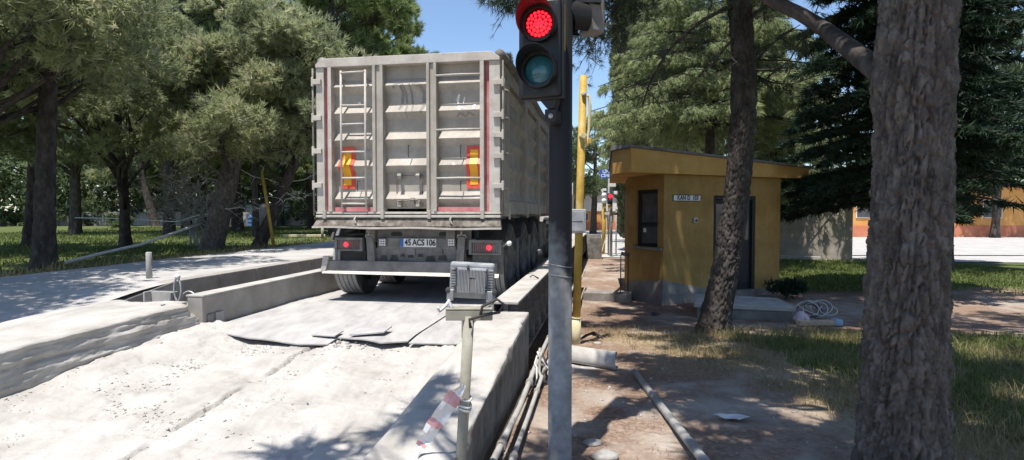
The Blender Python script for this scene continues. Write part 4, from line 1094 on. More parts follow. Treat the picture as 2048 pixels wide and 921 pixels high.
for zz in (1.17, 1.235):
    ring = [(0.0715 * math.cos(a), 0.0715 * math.sin(a), zz + 0.012 * math.sin(a + zz * 9)) for a in np.linspace(0, 2 * math.pi, 30)]
    mb = MB(); mb.tube(ring, 0.0025, 5, caps=False); mb.build('wire_tie', M_steel, sig)
# head: facing left of the camera
hc = at_y(1086, 104, PY - 0.16); YAW = math.radians(-17)
HM = Matrix.Translation((hc.x - pb.x, hc.y - PY, hc.z - z0)) @ Matrix.Rotation(YAW, 4, 'Z')
sc_ = (PY - 0.16) / F
hw, hh, hd = 0.115, 0.262, 0.075
mb = MB(); mb.box(-hw, hw, -hd, hd, -hh, hh); mb.xf(HM); head = mb.build('signal_head', M_black, sig, bevel=0.012)
mb = MB(); mb.box(-hw - 0.012, hw + 0.012, -hd + 0.03, -hd + 0.045, -hh - 0.012, hh + 0.012); mb.xf(HM); mb.build('backing_flange', M_black, head, bevel=0.004)
mb = MB(); mb.box(hw + 0.0005, hw + 0.010, -hd + 0.055, -hd + 0.085, -0.005, hh - 0.02); mb.xf(HM); mb.build('yellow_stripe', M_yellow, head)
mb = MB(); mb.box(-0.05, 0.06, -0.06, 0.10, hh + 0.001, hh + 0.05); mb.xf(HM); mb.build('top_bracket', M_steel, head, bevel=0.006)
mb = MB(); mb.prism([(-0.02, -hh - 0.001), (0.09, -hh - 0.001), (0.07, -hh - 0.06), (0.03, -hh - 0.06)], -0.03, 0.06, 'y'); mb.box(0.015, 0.08, -0.02, 0.13, -hh - 0.13, -hh - 0.061); mb.xf(HM); br = mb.build('lower_bracket', M_black, head, bevel=0.004)
mb = MB(); mb.lathe([(0.001, -0.012), (0.012, -0.010), (0.015, 0)], 10, (0.05, -0.022, -hh - 0.10), 'y'); mb.xf(HM); mb.build('bolt', M_steel, br, smooth=True)
M_redlens = mat('signal_red_glass', [(0.3, (0.25, 0.005, 0.01)), (0.7, (0.32, 0.01, 0.015))], rough=0.2, bump=0, spec=0.5)
M_greenlens = mat('signal_teal_glass', [(0.25, (0.012, 0.07, 0.10)), (0.5, (0.025, 0.13, 0.17)), (0.75, (0.06, 0.2, 0.24))], scale=8, rough=0.12, bump=0.05, bscale=40, spec=0.6)
M_led = emit_mat('signal_red_led', (1.0, 0.015, 0.03), 1.9, (0.6, 0.02, 0.03))
for zc, lit in ((0.126, True), (-0.122, False)):
    ly = -hd - 0.004
    mb = MB(); mb.lathe([(0.098, 0.0), (0.098, -0.03), (0.082, -0.03), (0.080, 0.002)], 36, (0, ly, zc), 'y'); mb.xf(HM); bez = mb.build('bezel', M_black, head, smooth=False)
    mb = MB(); mb.lathe([(0.001, -0.022), (0.03, -0.020), (0.055, -0.013), (0.079, 0.0)], 32, (0, ly - 0.004, zc), 'y'); mb.xf(HM); lens = mb.build('red_lens' if lit else 'green_lens', M_redlens if lit else M_greenlens, bez, smooth=True)
    if lit:
        mb = MB()
        for r_, k_ in ((0, 1), (0.021, 6), (0.042, 12), (0.062, 18)):
            for k in range(k_):
                a = 2 * math.pi * k / k_ + r_ * 9
                mb.lathe([(0.001, -0.011), (0.006, -0.009), (0.0100, 0.0)], 8, (r_ * math.cos(a), ly - 0.026 + 0.018 * (r_ / 0.07) ** 2, zc + r_ * math.sin(a)), 'y')
        mb.xf(HM); mb.build('led_cluster', M_led, lens, smooth=True)
    # tunnel visor, open at the lower side, long at the top
    vs = []; fs = []; n = 40
    for i in range(n + 1):
        a = math.radians(-48 + 276 * i / n)
        top = max(0.0, math.sin(a)) ; dep = 0.055 + 0.115 * (0.5 + 0.5 * math.sin(a)) ** 1.2
        for (r_, dd) in ((0.101, 0.0), (0.104, dep), (0.1005, dep), (0.0975, 0.0)):
            vs.append((r_ * math.cos(a), ly - 0.002 - dd, zc + r_ * math.sin(a)))
    for i in range(n):
        for j in range(3):
            fs.append((4 * i + j, 4 * i + j + 1, 4 * i + 5 + j, 4 * i + 4 + j))
    fs += [(0, 1, 2, 3), tuple(4 * n + k for k in (3, 2, 1, 0))]
    mb = MB(); mb.add(vs, fs); mb.xf(HM); mb.build('visor', M_black, bez, smooth=False)
# second head at the back of the pole, facing right and away
h2 = at_y(1183, 22, PY + 0.12)
H2 = Matrix.Translation((h2.x - pb.x, h2.y - PY, h2.z - z0)) @ Matrix.Rotation(math.radians(-68), 4, 'Z')
mb = MB(); mb.box(-0.06, 0.06, -0.05, 0.06, -0.14, 0.28); mb.xf(H2); h2o = mb.build('second_head', M_chassis, sig, bevel=0.012)
vs = []; fs = []; n = 30
for i in range(n + 1):
    a = math.radians(-60 + 300 * i / n); dep = 0.13 + 0.05 * math.sin(a)
    for (r_, dd) in ((0.095, 0.0), (0.098, dep), (0.094, dep), (0.091, 0.0)):
        vs.append((r_ * math.cos(a), -0.05 - dd, -0.06 + r_ * math.sin(a)))
for i in range(n):
    for j in range(3): fs.append((4 * i + j, 4 * i + j + 1, 4 * i + 5 + j, 4 * i + 4 + j))
mb = MB(); mb.add(vs, fs); mb.xf(H2); mb.build('visor', M_black, h2o)
b3 = at_y(1188, 2, PY + 0.2)
mb = MB(); mb.obox((b3.x - pb.x, b3.y - PY, b3.z - z0 + 0.05), (0.13, 0.10, 0.16), Matrix.Rotation(0.2, 3, 'Y')); mb.build('junction_box', M_steel, sig, bevel=0.008)
mb = MB(); mb.box(-0.01, b3.x - pb.x + 0.02, 0.03, 0.07, b3.z - z0 - 0.07, b3.z - z0 - 0.035); mb.build('bracket_arm', M_black, sig)

# ================================================================== floodlight on a post
FY = 2.72
pt = at_y(938, 632, FY)
fz = 0.28
flo = thing('floodlight_post', 'dusty finned floodlight seen from behind on a short beige post', 'floodlight', (pt.x - 0.035, FY, fz))
tz = pt.z - fz
b_ = at_y(922, 921, FY)
mb = MB(); mb.tube([(-(pt.x - b_.x) * 1.05 + 0.0, 0, 0.0), (-(pt.x - b_.x) * 0.55 + 0.02, 0, tz * 0.4), (0.035, 0, tz)], 0.026, 16)
post = mb.build('post', M_postbeige, flo, smooth=True)
x0 = at_y(892, 625, FY).x - (pt.x - 0.035); x1 = at_y(985, 625, FY).x - (pt.x - 0.035)
mb = MB(); mb.box(x0, x1, -0.02, 0.022, tz - 0.02, tz + 0.03); mb.box(x0, x1, -0.022, 0.05, tz + 0.031, tz + 0.037); mb.build('crossbar', M_postbeige, flo, bevel=0.003)
hx0 = at_y(895, 0, FY).x - (pt.x - 0.035); hx1 = at_y(987, 0, FY).x - (pt.x - 0.035)
hz0 = at_y(940, 603, FY).z - fz; hz1 = at_y(940, 529, FY).z - fz
HMx = Matrix.Translation(((hx0 + hx1) / 2, 0.05, (hz0 + hz1) / 2)) @ Matrix.Rotation(math.radians(7), 4, 'X') @ Matrix.Rotation(math.radians(3), 4, 'Y')
w2, h2_ = (hx1 - hx0) / 2, (hz1 - hz0) / 2
mb = MB(); mb.box(-w2, w2, 0.0, 0.045, -h2_, h2_); mb.xf(HMx); hs = mb.build('housing', M_alu, flo, bevel=0.012)
mb = MB(); mb.box(-w2 + 0.035, w2 - 0.035, -0.010, -0.001, -h2_ + 0.035, h2_ - 0.02); mb.xf(HMx); mb.build('back_plate', M_alu, hs, bevel=0.004)
for i in range(19):
    x = -w2 + 0.045 + (2 * w2 - 0.09) * i / 18
    zlo = -h2_ + 0.04 + (0.075 if 8 <= i <= 11 else 0)
    mb = MB(); mb.box(x - 0.0022, x + 0.0022, -0.034, -0.0105, zlo, h2_ - 0.024); mb.xf(HMx); mb.build('cooling_fin', M_alu, hs)
for sx in (-1, 1):
    for i in range(10):
        z = -h2_ + 0.03 + (2 * h2_ - 0.06) * i / 9; mb = MB(); mb.box(*sorted((sx * (w2 - 0.030), sx * (w2 - 0.006))), -0.012, -0.0005, z - 0.004, z + 0.004); mb.xf(HMx); mb.build('edge_rib', M_alu, hs)
mb = MB(); mb.box(-0.04, 0.045, -0.020, -0.0105, -h2_ + 0.038, -h2_ + 0.105); mb.xf(HMx); mb.build('rating_plate', M_steel, hs, bevel=0.002)
for x in (-0.10, 0.09): mb = MB(); mb.box(x - 0.016, x + 0.016, -0.03, -0.0105, -h2_ - 0.005, -h2_ + 0.05); mb.xf(HMx); mb.build('foot_lug', M_alu, hs, bevel=0.003)
for (x, z) in ((-0.08, .06), (-.08, -.02), (0.07, .06), (.07, -.03), (-0.02, .075)): mb = MB(); mb.lathe([(0.001, -0.038), (0.006, -0.036), (0.007, -0.010)], 8, (x, 0, z), 'y'); mb.xf(HMx); mb.build('screw', M_dark, hs)
for sx in (-1, 1):
    xs = w2 - 0.008
    a = HMx @ Vector((sx * (w2 + 0.004), -0.012, -0.045)); b = HMx @ Vector((sx * (w2 - 0.002), -0.02, -h2_ - 0.005))
    c = Vector((0.5 * (hx0 + hx1) + sx * (0.09 if sx < 0 else 0.05), 0.0, tz + 0.034))
    mb = MB(); mb.tube([a, b, (b + c) / 2 + Vector((0, 0, -0.005)), c], 0.0085, 8); mb.build('yoke_arm', M_alu, flo, smooth=True)
    mb = MB(); mb.lathe([(0.001, -0.02), (0.012, -0.018), (0.014, 0)], 10, (a.x, a.y, a.z), 'y'); mb.build('yoke_bolt', M_dark, flo)
a = HMx @ Vector((-0.10, -0.03, -h2_)); mb = MB(); mb.tube([a, a + Vector((-0.02, 0, -0.03)), a + Vector((-0.05, 0, -0.055)), Vector((a.x - 0.055, 0, tz + 0.04))], 0.008, 8); mb.build('drip_cable', M_rope, flo, smooth=True)
lp = [Vector((0.02 + 0.07, -0.03, tz + 0.0)), Vector((0.10, -0.04, tz + 0.05)), Vector((0.17, -0.04, tz + 0.085)), Vector((0.20, -0.03, tz + 0.06)), Vector((0.18, -0.02, tz + 0.02)), Vector((0.11, -0.03, tz + 0.01)), Vector((0.04, -0.045, tz - 0.01)), Vector((0.045, -0.04, tz - 0.05))]
mb = MB(); mb.tube(lp, 0.0075, 8); mb.build('cable_loop', M_dark, flo, smooth=True)
for zz in (tz * 0.60, tz * 0.63, tz * 0.585):
    cx = 0.035 - (1 - zz / tz) * (pt.x - b_.x + 0.02) * 0.9
    ring = [(cx + 0.029 * math.cos(a), 0.029 * math.sin(a), zz + 0.006 * math.sin(2 * a)) for a in np.linspace(0, 2 * math.pi, 24)]
    mb = MB(); mb.tube(ring, 0.006, 6, caps=False); mb.build('tape_wrap', M_rope, flo, smooth=True)
# warning tape hanging from the post on to the kerb
M_tapew = mat('tape_white', [(0.3, (0.55, 0.55, 0.56)), (0.7, (0.68, 0.68, 0.69))], rough=0.4, bump=0.1)
M_taper = mat('tape_red', [(0.3, (0.50, 0.22, 0.24)), (0.7, (0.56, 0.34, 0.35))], rough=0.4, bump=0.1)
tp = thing('warning_tape', 'crumpled red and white barrier tape trailing from the floodlight post over the kerb', 'tape', at_y(918, 775, FY))
o0 = at_y(918, 775, FY)
P0 = [at_y(928, 770, FY - 0.05), at_y(906, 797, FY - 0.04), at_y(885, 828, FY - 0.03), at_y(868, 850, FY - 0.02), at_y(850, 880, FY), at_y(838, 897, FY), at_y(833, 912, FY - 0.03), at_y(831, 935, FY - 0.06)]
Wd = [0.02, 0.075, 0.075, 0.072, 0.06, 0.045, 0.02, 0.012]
def seg(i, j, name, m_, parent):
    vs = []
    for k in range(i, j + 1):
        d = (P0[min(k + 1, len(P0) - 1)] - P0[max(k - 1, 0)]).normalized()
        sd = d.cross(P0[k] - Vector((0.4, -0.5, 1.5))).normalized()
        for q_ in (-0.5, -0.17, 0.17, 0.5): 
            w_ = P0[k] + sd * Wd[k] * q_ + Vector((0, 0.006 * math.sin(q_ * 5 + k * 0.8), 0.003 * math.sin(q_ * 7 + k * 1.3)))
            vs.append(w_ - o0)
    n = j - i
    fs = [(4 * a + b, 4 * a + b + 1, 4 * a + b + 5, 4 * a + b + 4) for a in range(n) for b in range(3)]
    mb = MB(); mb.add(vs, fs); return mb.build(name, m_, parent)
# resample path into short pieces with alternating colour
def resample(P, W, n):
    d = [0]
    for a, b in zip(P[:-1], P[1:]): d.append(d[-1] + (b - a).length)
    q_ = np.linspace(0, d[-1], n); A = np.array([list(p) for p in P])
    return [Vector([float(np.interp(x, d, A[:, c])) for c in range(3)]) for x in q_], [float(np.interp(x, d, W)) for x in q_]
P0, Wd = resample(P0, Wd, 25)
for (i, j, c) in ((0, 3, 'w'), (3, 6, 'r'), (6, 11, 'w'), (11, 13, 'r'), (13, 18, 'w'), (18, 19, 'r'), (19, 24, 'w')):
    seg(i, j, 'white_band' if c == 'w' else 'red_band', M_tapew if c == 'w' else M_taper, tp)

# ================================================================== yellow gas-pipe post with grey box
p = at_z(1151, 690, 0.18); t_ = at_y(1167, 152, p.y)
yp = thing('yellow_post', 'tall yellow pipe post with a grey box and side handle between signal and kiosk', 'post', (p.x, p.y, 0.10))
def rel(q_): return q_ - Vector((p.x, p.y, 0.10))
top_ = rel(t_)
mb = MB(); mb.tube([(0, 0, 0), top_ * 0.12], 0.058, 14); mb.tube([top_ * 0.12, top_ * 0.125], 0.062, 14); mb.build('lower_post', M_yellow_dusty, yp, smooth=True)
mb = MB(); mb.tube([top_ * 0.118, top_ * 0.5, top_], [0.05, 0.05, 0.047], 14); mb.build('pipe', M_yellow, yp, smooth=True)
bx_ = rel(at_y(1155, 443, p.y - 0.09)); mb = MB(); mb.box(bx_.x - 0.105, bx_.x + 0.10, bx_.y - 0.045, bx_.y + 0.02, bx_.z - 0.145, bx_.z + 0.15); gb = mb.build('meter_box', M_steel, yp, bevel=0.008)
mb = MB(); mb.box(bx_.x - 0.085, bx_.x + 0.08, bx_.y - 0.053, bx_.y - 0.046, bx_.z - 0.12, bx_.z + 0.125); mb.build('box_lid', M_alu, gb, bevel=0.006)
mb = MB(); mb.box(bx_.x - 0.07, bx_.x + 0.06, bx_.y - 0.056, bx_.y - 0.0535, bx_.z - 0.004, bx_.z + 0.002); mb.build('lid_seam', M_dark, gb)
hp = [rel(at_y(u, v, p.y - 0.02)) for (u, v) in ((1168, 190), (1178, 193), (1180, 215), (1178, 260), (1175, 290), (1166, 296))]
mb = MB(); mb.tube(hp, 0.019, 8); mb.build('handle', M_yellow_dusty, yp, smooth=True)
q_ = rel(at_y(1166, 272, p.y - 0.06)); mb = MB(); mb.obox(q_, (0.075, 0.06, 0.06), Matrix.Rotation(0.5, 3, 'Y')); mb.build('clamp', M_yellow_dusty, yp, bevel=0.006)
q_ = rel(at_y(1179, 283, p.y - 0.02)); mb = MB(); mb.obox(q_, (0.05, 0.05, 0.07)); mb.build('valve', M_yellow, yp, bevel=0.006)
q_ = rel(at_y(1168, 188, p.y - 0.05)); mb = MB(); mb.obox(q_, (0.06, 0.05, 0.03), Matrix.Rotation(-0.4, 3, 'Y')); mb.build('clip', M_truckw, yp, bevel=0.004)

# ================================================================== kiosk
kd = Vector((0.898, 0.44, 0)).normalized(); kn = Vector((kd.y, -kd.x, 0))      # along the front wall, outward normal
K0 = at_z(1326, 609, 0.0); K1 = at_z(1558, 588, 0.0)
kd = (K1 - K0).normalized(); kn = Vector((kd.y, -kd.x, 0)); KL = (K1 - K0).length
KA = math.atan2(kd.y, kd.x)
kio = thing('kiosk', 'small ochre rendered guard kiosk with flat roof, window and dark door', 'kiosk', K0, KA)
# local frame: x along the front wall, y to the back (into the building), z up
def kx(u):   # local x of a pixel column on the front wall
    k = (u - 1024) / F
    return (k * K0.y - K0.x) / (kd.x - k * kd.y)
def kz(u, v):
    q_ = K0 + kd * kx(u); return at_y(u, v, q_.y).z
WZ = 2.62
lw = 1.14
c1 = (-0.0, lw)
wallpoly = [(0, 0), (KL, 0), (KL + 0.1, 2.7), (1.4, 3.1), (0.0, lw)]
dx0, dx1 = kx(1427), kx(1511); dzt = kz(1470, 392); DZ0 = 0.16
wt = 0.18
mb = MB(); mb.box(0, dx0, 0, wt, 0, WZ); mb.box(dx1, KL, 0, wt, 0, WZ); mb.box(dx0, dx1, 0, wt, dzt, WZ)
mb.build('front_wall', M_wallY, kio)
MB().box(dx0 + 0.001, dx1 - 0.001, -0.02, wt, 0, DZ0 - 0.002).build('threshold', M_plinth, kio)
# left wall with window opening: runs from (0,0) back to (0,lw)
wy0, wy1, wz0, wz1 = 0.12, 0.88, kz(1326, 497), kz(1326, 378)
mb = MB(); mb.box(0.0, wt, wt, wy0, 0, WZ) if wy0 > wt else None
mb.box(0.0005, wt, wt + 0.0005, lw, 0, wz0); mb.box(0.0005, wt, wt + 0.0005, lw, wz1, WZ); mb.box(0.0005, wt, wy1, lw, wz0, wz1)
mb.build('left_wall', M_wallY, kio)
mb = MB()
for a, b in ((2, 3), (3, 4), (1, 2)):
    A, B = Vector((*wallpoly[a], 0)), Vector((*wallpoly[b], 0)); d_ = (B - A).normalized(); n_ = Vector((-d_.y, d_.x, 0))
    q = [A, B, B + n_ * wt, A + n_ * wt]
    off = 0.0 if (a, b) != (1, 2) else 0.0
    mb.add([(*v_.xy, 0) for v_ in q] + [(*v_.xy, WZ) for v_ in q], [(0, 1, 2, 3), (4, 5, 6, 7), (0, 1, 5, 4), (1, 2, 6, 5), (2, 3, 7, 6), (3, 0, 4, 7)])
mb.build('back_wall', M_wallY, kio)
# sloping plinth, bulging at the left corner
pp = []
for z, o_ in ((0.0, 0.12), (0.22, 0.07), (0.48, 0.006)):
    pp.append([(-o_, lw), (-o_, -o_), (0.9, -o_ * 0.8), (dx0 - 0.02, -o_ * 0.35 - 0.003)])
mb = MB(); vs = [(x, y, z * (1.0 if i else 1)) for r_, z in zip(pp, (0.0, 0.22, 0.48)) for i, (x, y) in enumerate(r_)]
vs[8 + 0] = (vs[8][0], vs[8][1], 0.34); vs[8 + 3] = (vs[11][0], vs[11][1], 0.20); vs[10] = (vs[10][0], vs[10][1], 0.30)
vs[7] = (vs[7][0], vs[7][1], 0.12); vs[6] = (vs[6][0], vs[6][1], 0.18)
mb.add(vs, [(4 * j + i, 4 * j + i + 1, 4 * j + i + 5, 4 * j + i + 4) for j in range(2) for i in range(3)]); mb.build('plinth', M_plinth, kio)
mb = MB(); mb.box(dx1 + 0.02, KL + 0.01, -0.012, -0.002, 0, 0.16); mb.build('plinth', M_plinth, kio)
# window
wn_ = MB(); 
fx = 0.06
for (a, b, c, d_) in ((wy0 + 0.002, wy1 - 0.002, wz0, wz0 + 0.07), (wy0 + 0.002, wy1 - 0.002, wz1 - 0.08, wz1), (wy0 + 0.002, wy0 + 0.09, wz0 + 0.0705, wz1 - 0.0805), (wy1 - 0.09, wy1 - 0.002, wz0 + 0.0705, wz1 - 0.0805), (wy0 + 0.091, wy1 - 0.091, wz0 + 0.42, wz0 + 0.50)):
    wn_.box(fx, fx + 0.05, a, b, c, d_)
wo = wn_.build('window', M_frame, kio, bevel=0.006)
M_glass = mat('dusty_glass', [(0.3, (0.04, 0.043, 0.047)), (0.55, (0.075, 0.078, 0.082)), (0.75, (0.13, 0.13, 0.13))], scale=2.5, rough=0.2, bump=0.03, spec=0.6)
mb = MB(); mb.box(fx + 0.025, fx + 0.032, wy0 + 0.092, wy1 - 0.092, wz0 + 0.502, wz1 - 0.082); mb.build('pane', M_glass, wo)
mb = MB(); mb.box(fx + 0.025, fx + 0.032, wy0 + 0.092, wy1 - 0.092, wz0 + 0.072, wz0 + 0.418); mb.build('pane', M_glass, wo)
mb = MB(); mb.box(fx + 0.018, fx + 0.0245, wy1 - 0.24, wy1 - 0.16, wz0 + 0.30, wz0 + 0.38); mb.build('notice', M_white, wo)
mb = MB(); mb.box(-0.05, fx - 0.002, wy0 - 0.10, wy1 + 0.10, wz0 - 0.055, wz0 - 0.002); mb.build('sill', M_plinth, wo, bevel=0.006)
mb = MB(); mb.box(wt + 0.3, wt + 0.31, 0.1, lw, 0.4, WZ - 0.1); mb.build('inner_partition', M_frame, kio)
# door
do = MB(); 
for (a, b, c, d_) in ((dx0 + 0.002, dx0 + 0.075, DZ0, dzt - 0.002), (dx1 - 0.075, dx1 - 0.002, DZ0, dzt - 0.002), (dx0 + 0.0755, dx1 - 0.0755, dzt - 0.08, dzt - 0.002)): do.box(a, b, 0.02, 0.12, c, d_)
door = do.build('door', M_frame, kio, bevel=0.005)
lf = MB(); a, b = dx0 + 0.078, dx1 - 0.078
lf.box(a, b, 0.075, 0.11, DZ0 + 0.005, dzt - 0.083); leaf = lf.build('leaf', M_frame, door)
mid = (a + b) / 2
for (x0_, x1_) in ((a + 0.06, mid - 0.04), (mid + 0.04, b - 0.06)):
    for (z0_, z1_) in ((DZ0 + 0.12, DZ0 + 0.55), (DZ0 + 0.65, DZ0 + 0.95)):
        mb = MB(); mb.box(x0_, x1_, 0.066, 0.0745, z0_, z1_); mb.build('raised_panel', M_frame, leaf, bevel=0.008)
    mb = MB(); mb.box(x0_, x1_, 0.068, 0.0745, DZ0 + 1.08, dzt - 0.18); mb.build('door_pane', M_glass, leaf)
mb = MB(); mb.box(mid - 0.015, mid + 0.015, 0.06, 0.0745, DZ0 + 0.02, dzt - 0.1); mb.build('meeting_bar', M_frame, leaf, bevel=0.003)
mb = MB(); mb.tube([(mid + 0.03, 0.06, DZ0 + 1.0), (mid + 0.03, 0.03, DZ0 + 1.0), (mid + 0.13, 0.03, DZ0 + 1.0)], 0.011, 8); mb.tube([(mid + 0.09, 0.05, DZ0 + 1.15), (mid + 0.09, 0.05, DZ0 + 1.6)], 0.01, 8); mb.build('handle', M_steel, leaf, smooth=True)
# name plate
x0_, x1_, z0_, z1_ = kx(1345), kx(1400), kz(1372, 403), kz(1372, 390)
mb = MB(); mb.box(x0_, x1_, -0.014, -0.002, z0_, z1_); npz = mb.build('name_plate', M_letter, kio, bevel=0.002)
mb = MB(); mb.box(x0_ + 0.012, x1_ - 0.012, -0.017, -0.0145, z0_ + 0.012, z1_ - 0.012); mb.build('plate_face', M_white, npz)
for tx, fx_ in (('KAN', 0.30), ('D', 0.555), ('103', 0.80)): text_mesh(tx, 0.128, M_letter, npz, Matrix.Translation((x0_ + (x1_ - x0_) * fx_, -0.0185, (z0_ + z1_) / 2)) @ FACE, sx=0.85, bold=0.004)
x_, z_ = kx(1389), kz(1389, 441); mb = MB(); mb.box(x_ - 0.05, x_ + 0.05, -0.05, -0.002, z_ - 0.055, z_ + 0.055); bl = mb.build('bell_box', M_steel, kio, bevel=0.008)
mb = MB(); mb.lathe([(0.001, -0.02), (0.02, -0.018), (0.028, 0)], 12, (x_, -0.051, z_ - 0.005), 'y'); mb.build('bell_button', M_dark, bl)
# roof: fascia band and felt
F0 = at_z(1240, 347, 2.60) - K0; F4 = at_z(1606, 360, 2.60) - K0
def loc2(v_): return (v_.dot(kd), v_.dot(-kn))
f0 = loc2(F0); f4 = loc2(F4)
yfr = -0.14
f4 = (f4[0] - 0.22, f4[1])
RP = [(f0[0], yfr), (f4[0], yfr), (f4[0] + 0.1, 3.0), (1.2, 3.5), (f0[0] - 0.0, 0.45)]
def ztop(x, y): return 3.02 - 0.045 * x - 0.02 * y
mb = MB(); n = len(RP)
vs = [(x, y, 2.60) for x, y in RP] + [(x, y, ztop(x, y)) for x, y in RP]
mb.add(vs, [tuple(range(n)), tuple(range(n, 2 * n))] + [(i, (i + 1) % n, n + (i + 1) % n, n + i) for i in range(n)])
roof = mb.build('roof', M_fascia, kio, bevel=0.004)
cx_, cy_ = sum(p_[0] for p_ in RP) / n, sum(p_[1] for p_ in RP) / n
R2 = [(cx_ + (x - cx_) * 1.025, cy_ + (y - cy_) * 1.025) for x, y in RP]
mb = MB(); vs = [(x, y, ztop(x, y) + 0.003) for x, y in R2] + [(x, y, ztop(x, y) + 0.05 + (0.05 if i == 4 else 0)) for i, (x, y) in enumerate(R2)]
mb.add(vs, [tuple(range(n)), tuple(range(n, 2 * n))] + [(i, (i + 1) % n, n + (i + 1) % n, n + i) for i in range(n)]); mb.build('roofing_felt', M_roofing, roof)

# steps in front of the kiosk door
def wpoly(pix, z): return [at_z(u, v, z) for u, v in pix]
st = thing('door_step', 'wide concrete slab step in front of the kiosk door', 'step', K0 + kd * 1.0, KA)
MK = Matrix.Rotation(-KA, 3, 'Z')
SQ = [at_z(u, v, 0.27) - (K0 + kd * 1.0) for u, v in ((1388, 606), (1592, 615), (1557, 597), (1388, 587))]
SQ = [(MK @ Vector((q_.x, q_.y, 0))).xy for q_ in SQ]
cS = sum((Vector(q_) for q_ in SQ), Vector((0, 0))) / 4
mb = MB(); mb.prism([tuple(cS + (Vector(q_) - cS) * 0.94) for q_ in SQ], -0.08, 0.189, 'z'); mb.build('base', M_plinth, st, bevel=0.01)  # darker than the slab: shade of the front is in the colour
mb = MB(); mb.prism([tuple(q_) for q_ in SQ], 0.19, 0.275, 'z'); mb.build('slab', M_conc, st, bevel=0.012)
st = MB(); st.box(-0.3, 0.26, -0.42, 0.0, -0.05, 0.09)
o = st.build('low_step', M_plinth, None, bevel=0.015, loc=K0 + kd * 0.95 + kn * 0.35, rotz=KA + 0.1); tag(o, 'small low concrete step beside the slab at the kiosk door', 'step')
# low kerb running left from the kiosk
a = at_z(1166, 600, 0.02); b = at_z(1262, 606, 0.0)
o = MB().box(0, (b - a).length, 0, 0.5, -0.05, 0.16).build('concrete_kerb', M_plinth, None, bevel=0.02, loc=a, rotz=math.atan2((b - a).y, (b - a).x)); tag(o, 'low concrete kerb running left from the kiosk corner', 'kerb')
# thin metal stand at the kiosk's left corner
p = at_z(1247, 588, 0.16); stn = thing('metal_stand', 'thin black metal stand leaning at the left corner of the kiosk', 'stand', p)
mb = MB(); mb.tube([(0.09, 0, 0), (0.09, 0, 0.78), (0.03, 0, 0.84), (-0.06, 0, 0.80), (-0.06, 0, 0.0)], 0.012, 8); mb.build('frame', M_dark, stn, smooth=True)
mb = MB(); mb.obox((0.03, -0.02, 0.82), (0.17, 0.12, 0.07), Matrix.Rotation(0.2, 3, 'Y')); mb.build('top', M_dark, stn, bevel=0.012)
mb = MB(); mb.obox((-0.12, -0.05, 0.09), (0.26, 0.16, 0.02), Matrix.Rotation(-0.7, 3, 'Y')); mb.build('base_plate', M_rust, stn, bevel=0.004)

# ================================================================== loose things on the right-hand ground
def gzf(x, y): return float(gz(x, y))
a = at_z(1268, 768, 0.22); b = at_z(1405, 935, 0.36)
mb = MB(); mb.tube([Vector((0, 0, gzf(a.x, a.y) + 0.032 - a.z)), (b - a) * 0.5 + Vector((0, 0, gzf(*((a + b) / 2).xy) + 0.034 - (a.z + b.z) / 2 )), (b - a) * 1.5 + Vector((0, 0, 0.02))], [0.028, 0.03, 0.03], 12)
o = mb.build('fallen_pole', M_grey_pole, None, smooth=True, loc=a); tag(o, 'long grey metal pole lying on the ground in the foreground', 'pole')
# curled offcut of sheet
p = at_z(1168, 738, 0.24)
vs = []; n = 16
for i in range(n + 1):
    ang = math.radians(-30 + 235 * i / n); r_ = 0.085 + 0.05 * i / n
    for x in np.linspace(-0.36, 0.30, 8):
        flare = 1 + 0.35 * max(0, x) * (1 if i > 8 else -0.3)
        vs.append((x + (0.10 * (i / n) if x > 0.2 else 0), r_ * math.cos(ang) * flare, 0.085 + r_ * math.sin(ang) * flare * 0.85))
fs = [(8 * j + i, 8 * j + i + 1, 8 * j + i + 9, 8 * j + i + 8) for j in range(n) for i in range(7)]
mb = MB(); mb.add(vs, fs); o = mb.build('curled_sheet', M_conc, None, smooth=True, loc=(p.x, p.y, gzf(p.x, p.y)), rotz=-0.55)
m_ = o.modifiers.new('solid', 'SOLIDIFY'); m_.thickness = 0.012
tag(o, 'curled pale sheet offcut lying beside the grey signal pole', 'sheet')
p = at_z(1165, 738, 0.24)
vs = [(x, y, 0.012 + 0.02 * float(vnoise(x * 6, y * 6, 4))) for y in np.linspace(-0.12, 0.10, 5) for x in np.linspace(-0.3, 0.2, 8)]
mb = MB(); mb.add(vs, [(8 * j + i, 8 * j + i + 1, 8 * j + i + 9, 8 * j + i + 8) for j in range(4) for i in range(7)]); o = mb.build('flat_sheet', M_conc, None, loc=(p.x - 0.05, p.y - 0.12, gzf(p.x, p.y))); o.modifiers.new('solid', 'SOLIDIFY').thickness = 0.008; tag(o, 'flat scrap of pale sheet under the curled offcut', 'sheet')
p = at_z(1180, 678, 0.17)
mb = MB(); mb.tube([(-0.16, -0.06, 0.02), (-0.05, 0.0, 0.07), (0.06, 0.05, 0.10), (0.16, 0.04, 0.05)], [0.02, 0.03, 0.03, 0.012], 8, flat=0.5); mb.tube([(0.02, 0.02, 0.09), (0.10, -0.03, 0.07), (0.17, -0.02, 0.03)], [0.018, 0.016, 0.008], 8); o = mb.build('broken_branch', M_bark_dark, None, smooth=True, loc=(p.x, p.y, gzf(p.x, p.y))); tag(o, 'dark broken piece of wood at the foot of the yellow post', 'wood')
